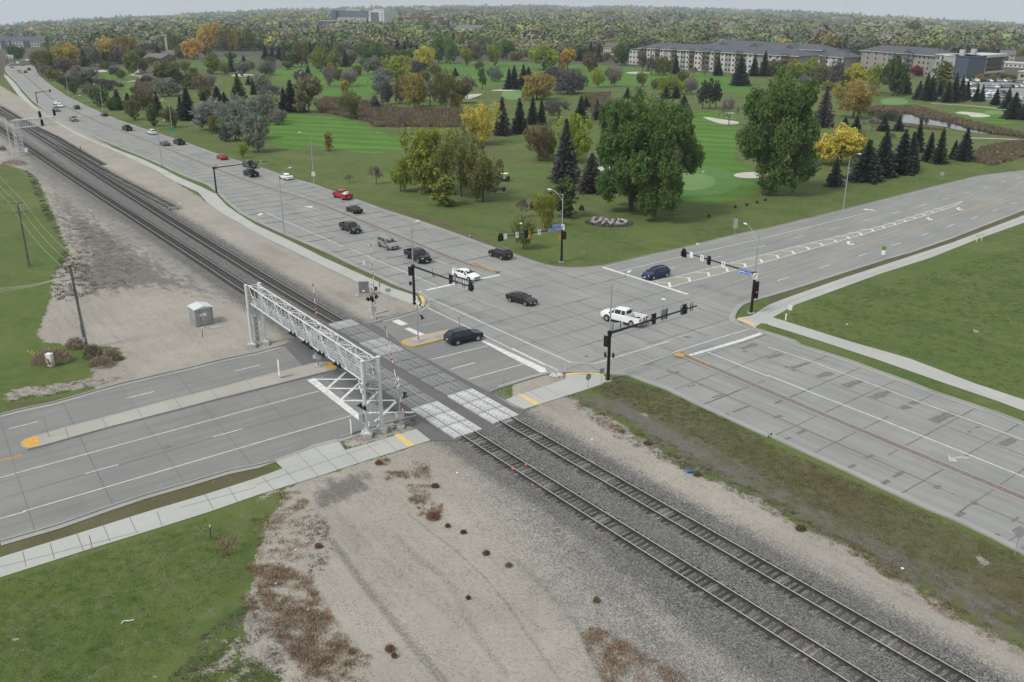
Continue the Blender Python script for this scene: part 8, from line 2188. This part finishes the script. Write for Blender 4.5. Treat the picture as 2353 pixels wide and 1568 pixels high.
# rubble and litter
m_stone = pm('pale_rubble', (.5, .49, .46), .9, 0, var=.2, bump=.3)
for i, s in enumerate(('22 365,318', '22 405,330', '22 440,312', '22 455,325', '22 385,308')):
    p = G(*T1(s)); m = MB(); m.ball((0, 0, .1), rnd.uniform(.22, .38), 8, 5, (1.3, .8, .6), jit=.2)
    tag(m.build('rubble_block', m_stone, None, loc=tuple(p)), ('leftmost', 'second from right', 'fourth from left', 'rightmost', 'rearmost')[i] + ' pale concrete lump in the rubble heap by the corner ramp', 'rubble', 'concrete rubble at the corner ramp')
p = G(*T1('22 1630,1205')); m = MB(); m.ball((0, 0, .12), .32, 10, 6, (1.2, .8, .5), jit=.22); tag(m.build('plastic_bag', pm('blue_plastic', (.03, .12, .30), .5, 0, var=.3), None, loc=tuple(p)), 'crumpled bright blue bag lying on the silt strip', 'bag')
p = G(*T1('03 1175,1012')); m = MB(); pts = [G(*q) - p for q in T('03 1117,1032 1130,1012 1155,1005 1195,1005 1232,996')]; m.path([Vector((q.x, q.y, .06)) for q in pts], .05, 6); tag(m.build('pale_branch', pm('bleached_wood', (.55, .52, .46), .9), None, loc=tuple(p)), 'bleached crooked branch lying on the lower left lawn', 'branch')
for i, (s, lb) in enumerate((('13 360,353', 'white litter ball high in the weed patch'), ('13 478,903', 'white litter ball beside the large weed patch'), ('13 187,662', 'white scrap near the left edge of the weeds'), ('01 645,455', 'white scrap by the dark mound left of the tracks'), ('33 1235,523', 'white scrap on the dull grass strip'), ('12 1850,1213', 'white scrap on the ballast below the crossing'), ('22 735,905', 'white scrap on the silt near the inner track'), ('31 725,1415', 'white ball on the right-hand field'), ('11 1962,600', 'white cap on the kerb grass below the golf lawn'))):
    p = G(*T1(s)); m = MB(); m.ball((0, 0, .05), .10, 7, 5, (1.3, 1, .6), jit=.2); tag(m.build('litter', m_plain_white, None, loc=tuple(p)), lb, 'litter')
m = MB(); p = G(*T1('E 610,1415')); tag(MB().box((0, 0, .08), (2.0, .16, .12)).build('timber_plank', m_conc, None, loc=tuple(p), rot=(0, 0, .75)), 'pale timber lying right of the crossing gate footing', 'timber')
m = MB(); p = G(*T1('01 1985,1443')); tag(MB().box((0, 0, .05), (1.5, .5, .1)).build('concrete_lid', m_conc, None, loc=tuple(p), rot=(0, 0, .2)), 'pale flat concrete lid right of the equipment shelter', 'lid')
for s, a_ in (('22 5,1195', 'leftmost'), ('22 125,1155', 'middle'), ('22 190,1340', 'lowest')):
    p = G(*T1(s)); tag(MB().box((0, 0, .25), (.35, .08, .05)).build('rail_joint_clamp', m_orange, None, loc=tuple(p), rot=(0, 0, RAng)), a_ + ' of three orange painted clamps on the near rails', 'rail clamp', 'orange clamps on the outer track')

# ------------------------------------------------------------------ wooden power poles and their wires
m_wood = pm('weathered_pole', (.15, .14, .13), .95, 0, col2=(.10, .095, .088), scale=3)
def pole(base, top, arms_, label, extra=None):
    bx, by = T1(base); tx, ty = T1(top); p = G(bx, by); h = hgt(bx, by, ty); E = G(tx, ty, h) - p
    t = thing('utility_pole', label, 'utility pole', p)
    m = MB(); m.tube((0, 0, -.1), (E.x, E.y, h), .20, .14, 10); m.build('shaft', m_wood, t)
    ends = []
    for l, r in arms_:
        lx, rx = T1(l), T1(r); z = hgt(bx, by, (lx[1] + rx[1]) / 2)
        A, B = G(*lx, z) - p, G(*rx, z) - p
        m = MB(); m.tube(A, B, .075, n=6); o = m.build('crossarm', m_wood, t)
        q = MB()
        for k in (0, .5, 1): c = A.lerp(B, k); q.tube(c, c + Vector((0, 0, .28)), .05, n=6)
        q.build('insulators', m_lgrey, o)
        ends.append([p + A.lerp(B, k) + Vector((0, 0, .28)) for k in (0, .5, 1)])
    if extra: extra(t, E, h)
    return t, ends
def xform(t, E, h):
    m = MB(); m.tube((E.x * .72 - .5, E.y * .72 - .2, h * .70), (E.x * .75 - .5, E.y * .75 - .2, h * .70 + 1.15), .3, n=12); m.build('transformer', m_lgrey, t)
    m = MB(); m.tube((.22, -.1, 0), (E.x * .55 + .22, E.y * .55 - .1, h * .55), .06, n=6); m.tube((-.22, -.1, 0), (E.x * .3 - .22, E.y * .3 - .1, h * .3), .05, n=6); m.build('conduits', m_galv, t)
    m = MB(); m.box((E.x * .05, -.35, 1.3), (.3, .25, .5)); m.build('meter_box', m_galv, t)
P1, e1 = pole('01 268,880', '01 160,300', [('01 85,308', '01 215,290'), ('01 120,395', '01 255,370')], 'leaning wooden power pole standing in the left lawn')
P2, e2 = pole('02 800,68', '01 640,870', [('01 555,887', '01 737,855')], 'wooden power pole with grey transformer beside the tumbleweeds', xform)
def wire(a, b, sag, r, mat, label, grp='overhead wires'):
    n = 14; pts = []
    for i in range(n + 1):
        t = i / n; q = a.lerp(b, t); q.z -= sag * 4 * t * (1 - t); pts.append(q - a)
    m = MB(); m.path(pts, r, 4); return tag(m.build('overhead_wire', mat, None, loc=tuple(a)), label, 'wire', grp)
m_wire = pm('pale_wire', (.42, .41, .36), .6)
for i, nm in enumerate(('left', 'middle', 'right')):
    wire(e1[0][i], e2[0][i], .9, .015, m_wire, f'{nm} overhead wire between the two wooden poles')
    x, y = T1(('01 -300,-190', '01 -300,-240', '01 -300,-330')[i])
    wire(e1[0][i], G(x, y, 12.0), .9, .015, m_wire, f'{nm} overhead wire leaving the left lawn pole to the picture edge')
zz = 8.0
for i, yy in enumerate((1062, 1080, 1102)):
    a = G(*T1('01 640,965'), 8.5); b = G(*T1(f'01 -200,{yy + 30}'), 7.5); wire(a, b, .4, .018, m_wire, f"{('upper', 'middle', 'lower')[i]} thin cable from the transformer pole to the left edge")

# ------------------------------------------------------------------ haze over the distance
hz = MB(); hz.box((0, 4700, 30), (16000, 12600, 500))
hm = bpy.data.materials.new('haze'); hm.use_nodes = True; t = hm.node_tree
t.nodes.remove(t.nodes['Principled BSDF']); vol = t.nodes.new('ShaderNodeVolumePrincipled')
vol.inputs['Color'].default_value = (.86, .93, 1.0, 1); vol.inputs['Density'].default_value = .00011; vol.inputs['Anisotropy'].default_value = 0.0
t.links.new(vol.outputs[0], t.nodes['Material Output'].inputs['Volume'])
ho = hz.build('haze', hm); ho['kind'] = 'stuff'; ho['label'] = 'thin bluish air over the far town'; ho['category'] = 'haze'
